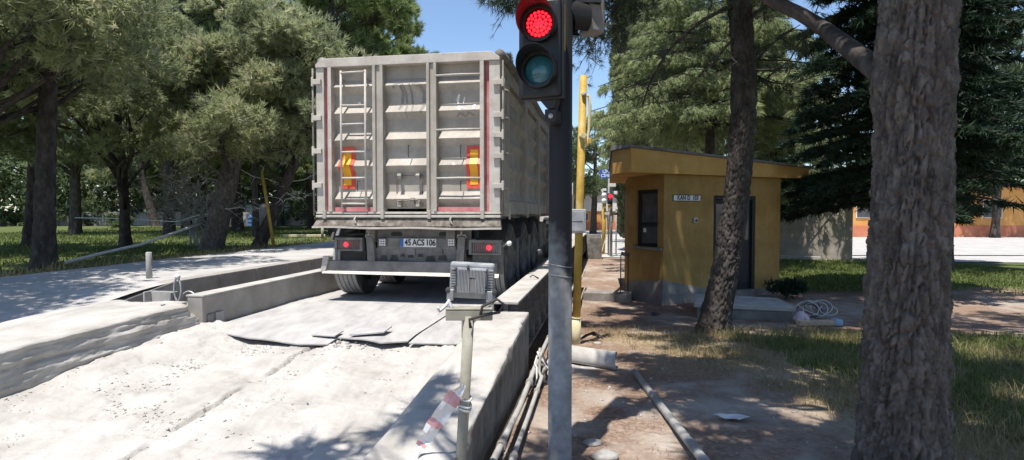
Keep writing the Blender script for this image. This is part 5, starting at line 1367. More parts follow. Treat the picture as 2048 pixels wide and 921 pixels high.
for (u, v, s_, nm, lab, m_) in ((1310, 629, 0.07, 'dark_stone', 'dark lump lying on the path near the low step', M_dark), (1263, 672, 0.05, 'dark_stone', 'small dark lump on the path right of the yellow post', M_dark), (1194, 688, 0.045, 'pale_stone', 'pale stone near the broken wood by the yellow post', M_stone), (1212, 916, 0.07, 'pale_stone', 'pale stone at the bottom edge left of the fallen pole', M_stone), (1187, 888, 0.05, 'pale_stone', 'pale stone half buried near the grey signal pole foot', M_stone)):
    p = at_z(u, v, 0.2); p = at_z(u, v, gzf(p.x, p.y))
    r_ = np.random.default_rng(int(u)); b8 = []
    for z, rr_ in ((-0.2, 0.7), (0.15, 1.0), (0.45, 0.75), (0.6, 0.2)):
        for k in range(8): q = 2 * math.pi * k / 8; w_ = rr_ * (0.8 + 0.4 * r_.random()); b8.append((s_ * w_ * math.cos(q) * 1.3, s_ * w_ * math.sin(q), s_ * z))
    mb = MB(); mb.add(b8, [(8 * j + k, 8 * j + (k + 1) % 8, 8 * j + 8 + (k + 1) % 8, 8 * j + 8 + k) for j in range(3) for k in range(8)] + [tuple(range(24, 32))]); o = mb.build(nm, m_, None, smooth=True, loc=p); tag(o, lab, 'stone')
# paper scrap
p = at_z(1462, 848, 0.31); p.z = gzf(p.x, p.y)
vs = [(x, y, 0.015 + 0.035 * float(vnoise(x * 14, y * 14, 9))) for y in np.linspace(-0.045, 0.05, 6) for x in np.linspace(-0.10, 0.09, 9)]
vs = [(x + y * 0.9, y - 0.35 * abs(x), z) for x, y, z in vs]
mb = MB(); mb.add(vs, [(9 * j + i, 9 * j + i + 1, 9 * j + i + 10, 9 * j + i + 9) for j in range(5) for i in range(8)]); o = mb.build('paper_scrap', M_tapew, None, loc=p, rotz=-0.3); tag(o, 'crumpled pale scrap of paper on the dry grass', 'litter')
# junk heap beside the step
p = at_z(1632, 655, 0.03); p.z = gzf(p.x, p.y)
plk = thing('wooden_board', 'pale board with blue end lying beside the step', 'board', p, 0.05)
mb = MB(); mb.box(-0.30, 0.27, -0.06, 0.05, 0.02, 0.10); mb.build('board', mat('board_wood', [(0.3, (0.40, 0.30, 0.21)), (0.7, (0.55, 0.44, 0.33))], scale=9, rough=0.9, bump=0.2), plk, bevel=0.01)
mb = MB(); mb.box(0.272, 0.40, -0.065, 0.055, 0.015, 0.115); mb.build('blue_end', mat('blue_plastic', [(0.3, (0.22, 0.36, 0.52)), (0.7, (0.33, 0.47, 0.62))], rough=0.6, bump=0.1), plk, bevel=0.012)
bag = MB(); r_ = np.random.default_rng(8); vs = []
for j, (z, rr_) in enumerate(((0.0, 0.09), (0.06, 0.12), (0.12, 0.09), (0.18, 0.03))):
    for k in range(10): q = 2 * math.pi * k / 10; w_ = rr_ * (0.75 + 0.5 * r_.random()); vs.append((w_ * math.cos(q), w_ * math.sin(q), z + 0.02 * r_.random()))
bag.add(vs, [(10 * j + k, 10 * j + (k + 1) % 10, 10 * j + 10 + (k + 1) % 10, 10 * j + 10 + k) for j in range(3) for k in range(10)] + [tuple(range(30, 40))])
q_ = at_z(1602, 648, 0.03); o = bag.build('crumpled_bag', mat('bag_white', [(0.4, (0.55, 0.50, 0.52)), (0.6, (0.62, 0.36, 0.40))], scale=9, rough=0.6, bump=0.2), None, loc=(q_.x, q_.y, gzf(q_.x, q_.y) + 0.01)); tag(o, 'crumpled pink and white bag between board and step', 'bag')
wr = thing('wire_coil', 'tangled coil of pale wire behind the board by the step', 'wire', at_z(1630, 640, 0.03), 0.0)
rr = random.Random(3)
for i in range(9):
    c = (rr.uniform(-0.25, 0.25), rr.uniform(-0.1, 0.15), rr.uniform(0.10, 0.20)); R_ = rr.uniform(0.10, 0.22); ta, tb = rr.uniform(0.2, 1.2), rr.uniform(-0.5, 0.5)
    M_ = Matrix.Rotation(ta, 3, 'X') @ Matrix.Rotation(tb, 3, 'Y'); a0 = rr.random() * 6; lp = []
    for a in np.linspace(a0, a0 + rr.uniform(3.5, 6.2), 24):
        q_ = M_ @ Vector((R_ * math.cos(a), R_ * 0.8 * math.sin(a), 0)) + Vector(c); q_.z = max(0.02, q_.z); lp.append(q_)
    mb = MB(); mb.tube(lp, 0.007, 6); mb.build('loop', M_rope if i % 3 else M_dark, wr, smooth=True)

# ================================================================== far signals, sign and buildings
def post_thing(name, label, cat, u, vb, Yz, parts):
    pass
FYY = 26.0
def far_base(u, v, z=0.05):
    return at_z(u, v, z)
p = far_base(1222, 517, -0.05); Y = p.y
fs_ = thing('traffic_signal', 'distant traffic signal with red lamp on a grey post beyond the kiosk', 'traffic light', p)
def rl(u, v, dy=0): return at_y(u, v, Y + dy) - p
t_ = rl(1222, 372)
mb = MB(); mb.tube([(0, 0, 0), (0, 0, t_.z)], 0.055, 12); mb.build('pole', M_grey_pole, fs_, smooth=True)
c = rl(1220, 398, -0.12); mb = MB(); mb.box(c.x - 0.10, c.x + 0.10, c.y - 0.06, c.y + 0.08, c.z - 0.22, c.z + 0.22); hd_ = mb.build('signal_head', M_black, fs_, bevel=0.02)
mb = MB(); mb.lathe([(0.001, -0.02), (0.06, -0.014), (0.085, 0)], 16, (c.x, c.y - 0.062, c.z + 0.10), 'y'); mb.build('red_lens', M_led, hd_, smooth=True)
mb = MB(); mb.lathe([(0.001, -0.02), (0.06, -0.014), (0.085, 0)], 16, (c.x, c.y - 0.062, c.z - 0.10), 'y'); mb.build('dark_lens', M_frame, hd_, smooth=True)
for (u, v, w_, h_, m_, nm) in ((1224, 366, 0.30, 0.33, M_white, 'white_box'), (1231, 386, 0.14, 0.13, M_white, 'small_box'), (1220, 414, 0.16, 0.14, M_yellow, 'yellow_box'), (1229, 428, 0.22, 0.10, M_dark, 'clamp'), (1214, 428, 0.20, 0.10, M_yellow_dusty, 'clamp')):
    q_ = rl(u, v, -0.08); mb = MB(); mb.box(q_.x - w_ / 2, q_.x + w_ / 2, q_.y - 0.06, q_.y + 0.06, q_.z - h_ / 2, q_.z + h_ / 2); mb.build(nm, m_, fs_, bevel=0.01)
p2 = far_base(1206, 512, -0.05)
ys = thing('yellow_signal_post', 'distant yellow post carrying two round white lamps', 'post', p2)
def rl2(u, v, dy=0): return at_y(u, v, p2.y + dy) - p2
mb = MB(); mb.tube([(0, 0, 0), rl2(1209, 402)], 0.085, 12); mb.build('post', M_yellow, ys, smooth=True)
for v in (391, 402):
    q_ = rl2(1208, v, -0.1); mb = MB(); mb.lathe([(0.001, -0.05), (0.09, -0.03), (0.11, 0.0), (0.09, 0.06), (0.001, 0.07)], 16, tuple(q_), 'y'); mb.build('round_lamp', M_lens, ys, smooth=True)
q_ = rl2(1209, 380, -0.05); mb = MB(); mb.box(q_.x - 0.08, q_.x + 0.08, q_.y - 0.05, q_.y + 0.05, q_.z - 0.05, q_.z + 0.05); mb.build('cap_box', M_white, ys, bevel=0.01)
mb = MB(); mb.tube([rl2(1209, 402), rl2(1213, 440, -0.1), rl2(1213, 470, -0.1), rl2(1205, 500, -0.1), rl2(1196, 521, -0.3)], 0.02, 6); mb.build('hose', M_yellow_dusty, ys, smooth=True)
p3 = far_base(1232, 513, -0.05); o = thing('thin_post', 'thin grey post right of the distant red signal', 'post', p3)
mb = MB(); mb.tube([(0, 0, 0), (0, 0, 2.0)], 0.03, 8); mb.build('post', M_grey_pole, o, smooth=True)
mb = MB(); mb.box(-0.05, 0.05, -0.04, 0.04, 2.0, 2.08); mb.build('cap', M_white, o, bevel=0.006)
# blue sign behind the kiosk roof
sp = at_z(1226, 514, -0.05); sg = thing('blue_sign', 'blue sign board with pale lettering partly hidden by the kiosk roof', 'sign', sp)
def rl3(u, v): return at_y(u, v, sp.y) - sp
c = rl3(1215, 348); k_ = sp.y / F
mb = MB(); mb.box(c.x - 15 * k_, c.x + 22 * k_, -0.02, 0.02, c.z - 9 * k_, c.z + 9 * k_); brd = mb.build('board', M_blue, sg, bevel=0.004)
M_pale = mat('letter_pale', [(0.3, (0.62, 0.68, 0.78)), (0.7, (0.7, 0.74, 0.82))], rough=0.6, bump=0)
text_mesh('LİMAK', 8.2 * k_, M_pale, brd, Matrix.Translation((c.x - 10 * k_, -0.023, c.z + 4.4 * k_)) @ FACE, align='LEFT', sx=0.95, bold=0.006)
text_mesh('ÇİMENTO', 8.2 * k_, M_pale, brd, Matrix.Translation((c.x - 13.5 * k_, -0.023, c.z - 4.0 * k_)) @ FACE, align='LEFT', sx=0.95, bold=0.006)
mb = MB(); mb.tube([(c.x + 3 * k_, 0.05, 0), (c.x + 3 * k_, 0.05, c.z + 0.3)], 0.04, 8); mb.build('post', M_grey_pole, sg, smooth=True)

def building(name, label, x0, x1, y0, y1, bands, roofm, wins=()):
    b_ = thing(name, label, 'building', ((x0 + x1) / 2, y0, 0))
    w_ = (x1 - x0) / 2
    for (z0_, z1_, m_, nm, e) in bands:
        mb = MB(); mb.box(-w_ - e, w_ + e, -e, y1 - y0 + e, z0_, z1_); mb.build(nm, m_, b_, bevel=0.02)
    for (xa, xb, za, zb) in wins:
        mb = MB(); mb.box(xa, xb, -0.06, -0.012, za, zb); f_ = mb.build('window', M_white, b_, bevel=0.01)
        mb = MB(); mb.box(xa + 0.06, xb - 0.06, -0.075, -0.061, za + 0.06, zb - 0.06); mb.build('pane', M_glass, f_)
    return b_
building('low_building', 'long low building with orange wall and white upper band far behind the weighbridge', -6, 16, 58, 66, [(-0.3, 0.75, M_redwall, 'terracotta_base', 0.06), (0.75, 1.9, M_orangewall, 'orange_wall', 0.0), (1.9, 3.6, M_white, 'white_band', 0.10), (3.6, 3.8, M_roofing, 'roof', 0.35)], None, [(k * 2.6 - 9, k * 2.6 - 7.7, 0.95, 1.75) for k in range(7)])
building('orange_building', 'sunlit orange building seen between old wall and near trunk', 19, 44, 41, 50, [(-0.2, 0.85, M_redwall, 'terracotta_base', 0.05), (0.85, 3.6, M_orangewall, 'orange_wall', 0.0), (3.6, 3.85, M_roofing, 'roof', 0.4)], None, [(k * 3.0 - 7, k * 3.0 - 5.6, 1.4, 2.7) for k in range(5)])
me = grid_mesh('side_road', *[a for a in (lambda X_, Y_: (X_, Y_, gz(X_, Y_) * 0 + 0.055))(*np.meshgrid(np.linspace(8, 40, 10), np.linspace(23.8, 31.5, 6)))])
tag(link_mesh('side_road', me, M_lane), 'sunlit pale road behind the old grey wall', None, None, 'structure')
# old grey wall behind the lawn
wa = at_z(1545, 513, 0.05); wb = at_z(1704, 519, 0.05)
d_ = (wb - wa); wl_ = thing('old_wall', 'weathered grey masonry wall behind the lawn under the dark fir', 'wall', wa, math.atan2(d_.y, d_.x))
hW = at_y(1600, 400, wa.y).z
mb = MB(); mb.box(-1.6, d_.length, 0, 0.35, -0.1, hW); mb.build('wall', M_greywall, wl_, bevel=0.03)
mb = MB(); mb.box(-1.62, d_.length + 0.04, -0.04, 0.40, hW + 0.002, hW + 0.10); mb.build('coping', M_conc_side, wl_, bevel=0.02)
mb = MB(); mb.box(-1.5, d_.length - 1.0, -0.75, -0.60, -0.05, 0.10); mb.build('edging', M_conc, wl_, bevel=0.02)

# left: boundary fence, shed, drum, poles, ropes
fn = thing('boundary_fence', 'low grey board fence at the back of the left lawn', 'fence', at_z(205, 452, 0.72), 0)
fb = at_z(205, 452, 0.72)
rr = random.Random(5)
vs = MB()
for i in range(190):
    x = -24 + i * 0.26; vs.box(x, x + 0.235, 0.0 + rr.uniform(-.015, .015), 0.04, 0.0, 1.12 + rr.uniform(-0.05, 0.03))
o = vs.build('boards', M_fence, fn); o['kind'] = 'stuff'
for i in range(17):
    x = -24 + i * 3.05; mb = MB(); mb.box(x, x + 0.14, 0.05, 0.2, -0.1, 1.2); mb.build('post', M_fence, fn)
mb = MB(); mb.box(-24, 25, 0.045, 0.09, 0.25, 0.35); mb.box(-24, 25, 0.045, 0.09, 0.8, 0.9); mb.build('rail', M_fence, fn)
p = at_z(528, 450, 0.72); Y = p.y; k_ = Y / F
sh = thing('metal_shed', 'small pale metal shed at the back of the left lawn', 'shed', p)
mb = MB(); mb.box(-36 * k_, 34 * k_, 0, 2.0, 0, 40 * k_); mb.build('wall', mat('shed_sheet', [(0.3, (0.34, 0.35, 0.36)), (0.7, (0.50, 0.51, 0.51))], scale=1.5, rough=0.7, stretch=(8, 1, 1)), sh, bevel=0.02)
for i in range(14): x = -36 * k_ + i * 5.1 * k_; mb = MB(); mb.box(x, x + 0.05, -0.03, -0.002, 0.02, 40 * k_ - 0.02); mb.build('rib', M_steel, sh)
mb = MB(); mb.box(-38 * k_, 36 * k_, -0.15, 2.1, 40 * k_ + 0.003, 42.5 * k_); mb.build('roof', M_roofing, sh, bevel=0.02)
mb = MB(); mb.box(8 * k_, 24 * k_, -0.05, -0.031, 0.05, 34 * k_); mb.build('door', M_beam, sh, bevel=0.01)
p = at_z(503, 452, 0.74); dr_ = MB(); dr_.lathe([(0.001, 0), (0.30, 0), (0.31, 0.03), (0.30, 0.05), (0.30, 0.3), (0.315, 0.32), (0.30, 0.34), (0.30, 0.6), (0.315, 0.62), (0.30, 0.64), (0.30, 0.9), (0.001, 0.9)], 18)
o = dr_.build('blue_drum', mat('drum_blue', [(0.3, (0.05, 0.14, 0.36)), (0.7, (0.10, 0.22, 0.46))], rough=0.5, bump=0.05), None, smooth=True, loc=p); tag(o, 'blue drum in front of the metal shed', 'drum')
p = at_z(548, 496, 0.80); yl = thing('yellow_pole', 'leaning yellow pole at the edge of the left lane', 'pole', p)
t_ = at_y(524, 345, p.y) - p
mb = MB(); mb.tube([(0, 0, 0), t_ * 0.5, t_], 0.045, 10); mb.build('pole', M_yellow, yl, smooth=True)
q_ = at_y(531, 412, p.y) - p; mb = MB(); mb.lathe([(0.001, -0.06), (0.06, -0.05), (0.07, 0.02), (0.001, 0.05)], 10, tuple(q_ - Vector((0.02, 0.06, 0))), 'y'); mb.build('reflector', M_truckw, yl, smooth=True)
mb = MB(); mb.tube([t_, t_ + Vector((0.05, 0.0, 0.14)), t_ + Vector((-0.05, 0, 0.2))], 0.03, 6); mb.build('top_hook', M_postbeige, yl)
p = at_z(645, 478, 0.80); o = MB().tube([(0, 0, 0), (0.0, 0, 0.45)], 0.05, 10).build('lane_post', M_postbeige, None, smooth=True, loc=p); tag(o, 'short dusty post at the lane edge left of the truck', 'post')
p = at_z(608, 475, 0.76); o = MB().box(-0.9, 0.9, -0.06, 0.06, 0.0, 0.12).build('timber_beam', M_yellow_dusty, None, bevel=0.02, loc=p, rotz=0.05); tag(o, 'yellowish timber beam lying on the grass behind the lane', 'timber')
ra = at_z(130, 528, 0.84); P_ = [ra, at_y(205, 507, 12.2), at_y(280, 490, 13.2), at_y(352, 465, 14.5), at_y(400, 448, 16.0)]
P_[0].z = 0.86
mb = MB(); mb.tube([q_ - ra for q_ in P_], 0.035, 8); o = mb.build('white_hose', M_rope, None, smooth=True, loc=ra); tag(o, 'thick white hose rising from the left lane to the rough tree', 'hose')
ra = at_y(150, 436, 20); P_ = [at_y(u, v, Y_) for u, v, Y_ in ((150, 436, 18), (250, 438, 17.6), (300, 441, 17), (352, 444, 16.6), (400, 430, 16.4))]
mb = MB(); mb.tube([q_ - ra for q_ in P_], 0.016, 6); o = mb.build('pale_rope', M_rope, None, smooth=True, loc=ra); tag(o, 'thin pale rope strung between the left trees', 'rope')

# ================================================================== vegetation
def unit(a): return a / (np.linalg.norm(a, axis=-1, keepdims=True) + 1e-9)

def needles(C, A, rng, n, L, w, spread, tint, scatter=0.25):
    """C tuft centres (k,3), A axes (k,3); returns V, F, tint for thin triangles"""
    k = len(C)
    D = unit(A[:, None, :] + spread * rng.normal(size=(k, n, 3)))
    ln = L * (0.6 + 0.6 * rng.random((k, n, 1)))
    B = C[:, None, :] + A[:, None, :] * (scatter * L * (rng.random((k, n, 1)) - 0.3)) + 0.10 * L * rng.normal(size=(k, n, 3))
    S = unit(np.cross(D, rng.normal(size=(k, n, 3)))) * (w / 2)
    V = np.stack([B - S, B + S, B + D * ln], 2).reshape(-1, 3)
    T = np.clip(tint[:, None, None] + 0.10 * rng.normal(size=(k, n, 1)) + np.zeros((1, 1, 3)), 0, 1).reshape(-1)
    return V, np.arange(len(V)).reshape(-1, 3), T

class Foliage:
    def __init__(self): self.V = []; self.T = []; self.n = 0
    def add(self, V, T): self.V.append(V); self.T.append(T)
    def tufts(self, C, A, rng, n, L, w, spread, tint=None, scatter=0.25):
        if len(C) == 0: return
        if tint is None: tint = rng.random(len(C)) ** 1.3
        V, _, T = needles(np.asarray(C, float), unit(np.asarray(A, float)), rng, n, L, w, spread, tint, scatter)
        self.add(V, T)
    def puff(self, c, r, rng, k, n, L, w, spread=0.55, up=0.35, base_t=0.5, shell=0.5):
        d = unit(rng.normal(size=(k, 3)))
        rad = (shell + (1 - shell) * rng.random((k, 1)) ** 0.6)
        C = np.asarray(c) + d * rad * np.asarray(r)
        A = d + np.array([0, 0, up]) + 0.3 * rng.normal(size=(k, 3))
        tint = np.clip(base_t + 0.22 * rng.normal(size=k), 0, 1)
        self.tufts(C, A, rng, n, L, w, spread, tint)
    def build(self, name, material, parent, origin):
        V = np.concatenate(self.V); T = np.concatenate(self.T)
        V = V - np.asarray(origin)
        me = fast_mesh(name, V, np.arange(len(V)).reshape(-1, 3), {'tint': T})
        return link_mesh(name, me, material, parent)

def bark_trunk(path, radii, nth, nz, cell, depth, seed, flare=0.0):
    """path list of points with z rising; returns V, F of a trunk with plated bark relief"""
    P = np.array([list(p) for p in path], float); R = np.array(radii, float)
    d = np.r_[0, np.cumsum(np.linalg.norm(np.diff(P, axis=0), axis=1))]
    q = np.linspace(0, d[-1], nz)
    def sm(y):
        v = np.interp(q, d, y)
        k = max(1, nz // (len(P) * 3))
        ker = np.ones(2 * k + 1) / (2 * k + 1)
        vp = np.concatenate([2 * v[0] - v[k:0:-1], v, 2 * v[-1] - v[-2:-k - 2:-1]])
        return np.convolve(vp, ker, 'valid')
    cx, cy, cz = sm(P[:, 0]), sm(P[:, 1]), sm(P[:, 2]); rr_ = np.interp(q, d, R)
    th = np.linspace(0, 2 * np.pi, nth, endpoint=False)
    TH, Q = np.meshgrid(th, q)
    Rm = rr_.mean()
    U = TH * Rm / cell[0]; period = max(3, int(round(2 * np.pi * Rm / cell[0]))); U = TH / (2 * np.pi) * period
    Vv = Q / cell[1]
    U = U + 0.55 * (fbm(np.cos(TH) * 5 + 7, Q * 6 + np.sin(TH) * 5, seed, 3) - 0.5) * 2
    Vv = Vv + 1.6 * (vnoise(np.cos(TH) * 4 + 3, np.sin(TH) * 4 + Q * 3, seed + 1) - 0.5)
    iu = np.floor(U); iv = np.floor(Vv)
    f1 = np.full(U.shape, 9.0); f2 = np.full(U.shape, 9.0); hid = np.zeros(U.shape)
    for du in (-1, 0, 1):
        for dv in (-1, 0, 1):
            a = iu + du; b = iv + dv
            aw = np.mod(a, period)
            px_ = a + _hash(aw, b, seed + 5); py_ = b + _hash(aw, b, seed + 6)
            dd = np.hypot(U - px_, Vv - py_)
            hh = _hash(aw, b, seed + 7)
            new1 = dd < f1
            f2 = np.where(new1, f1, np.minimum(f2, dd)); hid = np.where(new1, hh, hid); f1 = np.where(new1, dd, f1)
    gap = f2 - f1
    flake = fbm(U * 2.6 + 9, Vv * 3.4, seed + 9)
    fur = 1 - np.abs(2 * fbm(np.cos(TH) * 6 + U * 0.0, Q * 2.6 / 0.30 * 0.5 + np.sin(TH) * 6, seed + 31, 4) - 1)
    fine = fbm(U * 7.0, Vv * 9.0, seed + 15, 3)
    rel_ = depth * (sstep(0.0, 0.20, gap) * (0.40 + 0.60 * hid)) - depth * 0.9 * sstep(0.86, 0.97, fur) + depth * 0.5 * (flake - 0.5) + depth * 0.55 * (fine - 0.5) + depth * 0.3 * sstep(0.48, 0.52, fbm(U * 1.3, Vv * 1.6, seed + 12))
    fl = flare * np.exp(-Q / 0.35) * (1 + 0.5 * np.sin(TH * 4 + seed))
    RR = rr_[:, None] * (1 + 0.05 * np.sin(TH * 2 + 1) + 0.04 * np.sin(TH * 3 + Q)) + rel_ - depth * 0.5 + fl
    X = cx[:, None] + RR * np.cos(TH); Y = cy[:, None] + RR * np.sin(TH); Z = cz[:, None] + 0 * RR
    V = np.stack([X, Y, Z], -1).reshape(-1, 3)
    i = np.arange(nth * nz).reshape(nz, nth); j = np.roll(i, -1, axis=1)
    Fc = np.stack([i[:-1].ravel(), j[:-1].ravel(), j[1:].ravel(), i[1:].ravel()], 1)
    return V, Fc

def trunk_obj(parent, origin, path, radii, material, nth=40, nz=90, cell=(0.06, 0.14), depth=0.02, seed=1, flare=0.06):
    V, Fc = bark_trunk(path, radii, nth, nz, cell, depth, seed, flare)
    me = fast_mesh('trunk', V - np.asarray(origin), Fc)
    return link_mesh('trunk', me, material, parent)

def limbs_obj(parent, origin, segs, material, name='limbs', n=6):
    mb = MB(); o_ = Vector(origin)
    for (pts, rad) in segs: mb.tube([Vector(p_) - o_ for p_ in pts], rad, n)
    me = bpy.data.meshes.new(name); me.from_pydata(mb.v, [], mb.f)
    return link_mesh(name, me, material, parent, smooth=True)

def wobble(a, b, rr, k=5, amp=0.08, sag=0.0):
    a, b = Vector(a), Vector(b); L_ = (b - a).length; out = []
    for i in range(k + 1):
        q = i / k; p_ = a.lerp(b, q)
        if 0 < i < k: p_ += Vector((rr.uniform(-1, 1), rr.uniform(-1, 1), rr.uniform(-1, 1))) * amp * L_
        p_.z += sag * L_ * math.sin(math.pi * q)
        out.append(p_)
    return out

CROWNS = {}
def pine(label, base, tpath, trad, puffs, leaf, seed, dens=1.0, n=12, L=0.24, w=0.024, bark=None, group=None, name='pine_tree', bt=0.5, limb_from=0.5, nth=32, nz=80, flare=0.06, dead=0, spread=0.55, cell=(0.07, 0.16), depth=0.022, share=None, box=None):
    """tpath absolute points, puffs list of (centre, radius3)"""
    rng = np.random.default_rng(seed); rr = random.Random(seed)
    t_ = thing(name, label, 'tree', base, 0, group)
    bark = bark or M_bark_dark
    trunk_obj(t_, base, tpath, trad, bark, nth, nz, cell, depth, seed, flare)
    segs = []
    top = [Vector(p_) for p_ in tpath]
    if share in CROWNS:
        cm_, bm_, bx0, b0 = CROWNS[share]
        k_, kz_ = box[4] / bx0[4], (box[3] - box[2]) / (bx0[3] - bx0[2])
        A_ = Matrix.Rotation(rr.uniform(0, 6.28), 3, 'Z') @ Matrix.Diagonal((k_, k_, kz_))
        loc = Vector((box[0], box[1], box[2])) - Vector(base) - A_ @ (Vector((bx0[0], bx0[1], bx0[2])) - b0)
        for me_, nm in ((bm_, 'branches'), (cm_, 'crown')):
            o = bpy.data.objects.new(nm, me_); COL.objects.link(o); o.parent = t_
            o.matrix_local = Matrix.Translation(loc) @ A_.to_4x4()
        return t_
    for (c, r) in puffs:
        c = Vector(c)
        # leave the trunk somewhat below the puff
        zt = min(max(top[0].z + 1.2, c.z - 0.5 * (Vector((c.x, c.y, 0)) - Vector((top[-1].x, top[-1].y, 0))).length - 0.2), top[-1].z)
        a = top[-1]
        for p0_, p1_ in zip(top[:-1], top[1:]):
            if p0_.z <= zt <= p1_.z:
                a = p0_.lerp(p1_, (zt - p0_.z) / max(1e-6, p1_.z - p0_.z)); break
        d_ = (c - a).length
        segs.append((wobble(a, c, rr, 5, 0.05, 0.03), [0.025 + 0.014 * d_, 0.02 + 0.012 * d_, 0.02 + 0.009 * d_, 0.018 + 0.005 * d_, 0.014, 0.008]))
        for _ in range(3):
            q = c + Vector((rr.uniform(-1, 1) * r[0], rr.uniform(-1, 1) * r[1], rr.uniform(-1, 0.6) * r[2])) * 0.8
            segs.append((wobble(a.lerp(c, 0.7), q, rr, 3, 0.06), [0.016, 0.012, 0.008, 0.004]))
    dsegs = []
    for _ in range(dead):
        zt = rr.uniform(top[0].z + 1.0, top[0].z + 3.6); a = top[0].lerp(top[-1], (zt - top[0].z) / (top[-1].z - top[0].z))
        for p0_, p1_ in zip(top[:-1], top[1:]):
            if p0_.z <= zt <= p1_.z: a = p0_.lerp(p1_, (zt - p0_.z) / max(1e-6, p1_.z - p0_.z))
        ang = rr.uniform(0, 6.28); ln = rr.uniform(0.7, 1.9)
        b = a + Vector((math.cos(ang) * ln, math.sin(ang) * ln, rr.uniform(-0.5, 0.35) * ln))
        pts = wobble(a, b, rr, 4, 0.08); dsegs.append((pts, [0.022, 0.018, 0.013, 0.009, 0.004]))
        for _ in range(4):
            s0 = pts[rr.randint(1, 4)]; e = s0 + Vector((rr.uniform(-1, 1), rr.uniform(-1, 1), rr.uniform(-1, 0.5))) * ln * 0.35
            dsegs.append((wobble(s0, e, rr, 3, 0.1), [0.009, 0.007, 0.005, 0.003]))
    bo_ = limbs_obj(t_, base, segs, bark, 'branches', 5)
    if dsegs: limbs_obj(t_, base, dsegs, M_twig, 'dead_twigs', 5)
    fo = Foliage()
    for (c, r) in puffs:
        k = int(dens * 150 * (r[0] * r[1] + r[0] * r[2] + r[1] * r[2]) / 3)
        # sub-clusters make the puff lumpy
        m = max(5, int(9 * (r[0] * r[2])))
        for _ in range(m):
            d_ = unit(rng.normal(size=3)); d_[2] = abs(d_[2]) * 0.9 - 0.25
            cc = np.asarray(c) + d_ * np.asarray(r) * rng.uniform(0.45, 0.9)
            rs = np.asarray(r) * rng.uniform(0.28, 0.48)
            fo.puff(cc, rs, rng, max(6, k // m), n, L, w, spread, 0.4, np.clip(bt + 0.16 * rng.normal(), 0.05, 0.95), 0.3)
    co_ = fo.build('crown', leaf, t_, base)
    if share: CROWNS[share] = (co_.data, bo_.data, box, Vector(base))
    return t_

def crown_puffs(cx, cy, zlo, zhi, R, n, rng, rmin=0.6, rmax=1.15, shape='round'):
    out = []
    for i in range(n):
        q = (i + rng.random()) / n; z = zlo + (zhi - zlo) * q
        if shape == 'round': prof = math.sin(math.pi * (0.15 + 0.8 * q)) ** 0.7
        else: prof = 1 - 0.75 * q
        a = rng.uniform(0, 2 * np.pi); rad = R * prof * math.sqrt(rng.uniform(0.1, 1))
        r = rng.uniform(rmin, rmax)
        out.append(((cx + rad * math.cos(a), cy + rad * math.sin(a), z), (r, r, r * 0.75)))
    return out

def lean_path(b, top, rr, k=5, amp=0.03):
    return wobble(b, top, rr, k, amp)

rngL = np.random.default_rng(77)
rr = random.Random(77)
# ---- left grove: (u base, v base, ground, u at crown, v at crown, radius, crown zlo, zhi, R, puffs, label)
GROVE = 'pines of the left grove'
def left_tree(u, v, ut, vt, r0, zlo, zhi, R, n, label, seed, dead=5, L=0.20, w=0.031, dens=1.75, bt=0.5, leaf=None, nth=32, bark=None, dx=0.0, dy=0.0, rmin=0.7, rmax=1.25, ztop=None, share=None):
    b = at_z(u, v, 0.76); b.z = float(gz(b.x, b.y)) - 0.03
    m_ = at_y(ut, vt, b.y)
    top = Vector((m_.x + (m_.x - b.x) * 0.4, b.y, ztop or zhi - 1.0))
    path = [b, b.lerp(m_, 0.5) + Vector((rr.uniform(-.05, .05), 0, 0)), m_, m_.lerp(top, 0.5) + Vector((rr.uniform(-.2, .2), rr.uniform(-.2, .2), 0)), top]
    ps = crown_puffs(m_.x + dx, b.y + dy, zlo, zhi, R, n, np.random.default_rng(seed), rmin, rmax)
    return pine(label, b, path, [r0, r0 * 0.9, r0 * 0.8, r0 * 0.5, r0 * 0.2], ps, leaf or M_leaf_left, seed, dens, 12, L, w, bark or M_bark_dark, GROVE, dead=dead, bt=bt, nth=nth, share=share, box=(m_.x + dx, b.y + dy, zlo, zhi, R))
left_tree(250, 497, 245, 330, 0.13, 3.4, 8.0, 2.8, 34, 'slim dark straight pine nearest the left lane', 101, dead=8, dx=0.3, dy=-1.6)
left_tree(420, 500, 470, 300, 0.30, 3.4, 6.2, 2.1, 26, 'thick rough-barked pine trunk behind the white hose', 104, dead=10, bark=M_bark, dx=-0.1, dy=-0.6, bt=0.65)
left_tree(514, 497, 603, 295, 0.17, 3.6, 7.6, 1.9, 30, 'pine leaning right behind the yellow pole', 107, dead=8, dx=-0.4, dy=-0.6, bt=0.6)
left_tree(338, 472, 338, 330, 0.24, 3.9, 11.5, 3.3, 36, 'straight pine trunk between the slim pine and the rough trunk', 103, dead=0, share='a')
left_tree(476, 462, 470, 330, 0.30, 4.4, 12.5, 3.4, 34, 'stout dark pine behind the rough trunk', 105, dead=3, share='a')
left_tree(511, 474, 508, 330, 0.13, 4.4, 11.0, 2.8, 28, 'thin pine trunk in front of the metal shed', 106, dead=3, share='a')
left_tree(312, 452, 284, 350, 0.30, 4.6, 15, 4.0, 26, 'pine with a bowed trunk before the fence', 102, dead=0, share='b', w=0.06, L=0.36, rmin=0.9, rmax=1.5)
left_tree(578, 444, 572, 330, 0.35, 5.0, 16.5, 4.0, 28, 'far pine trunk right of the metal shed', 108, dead=2, share='b', w=0.06, L=0.36, rmin=0.9, rmax=1.5)
left_tree(622, 458, 618, 330, 0.22, 5.0, 14.5, 3.4, 30, 'pine trunk just left of the trailer', 109, dead=2, share='b', w=0.055, L=0.34, rmin=0.9, rmax=1.4)
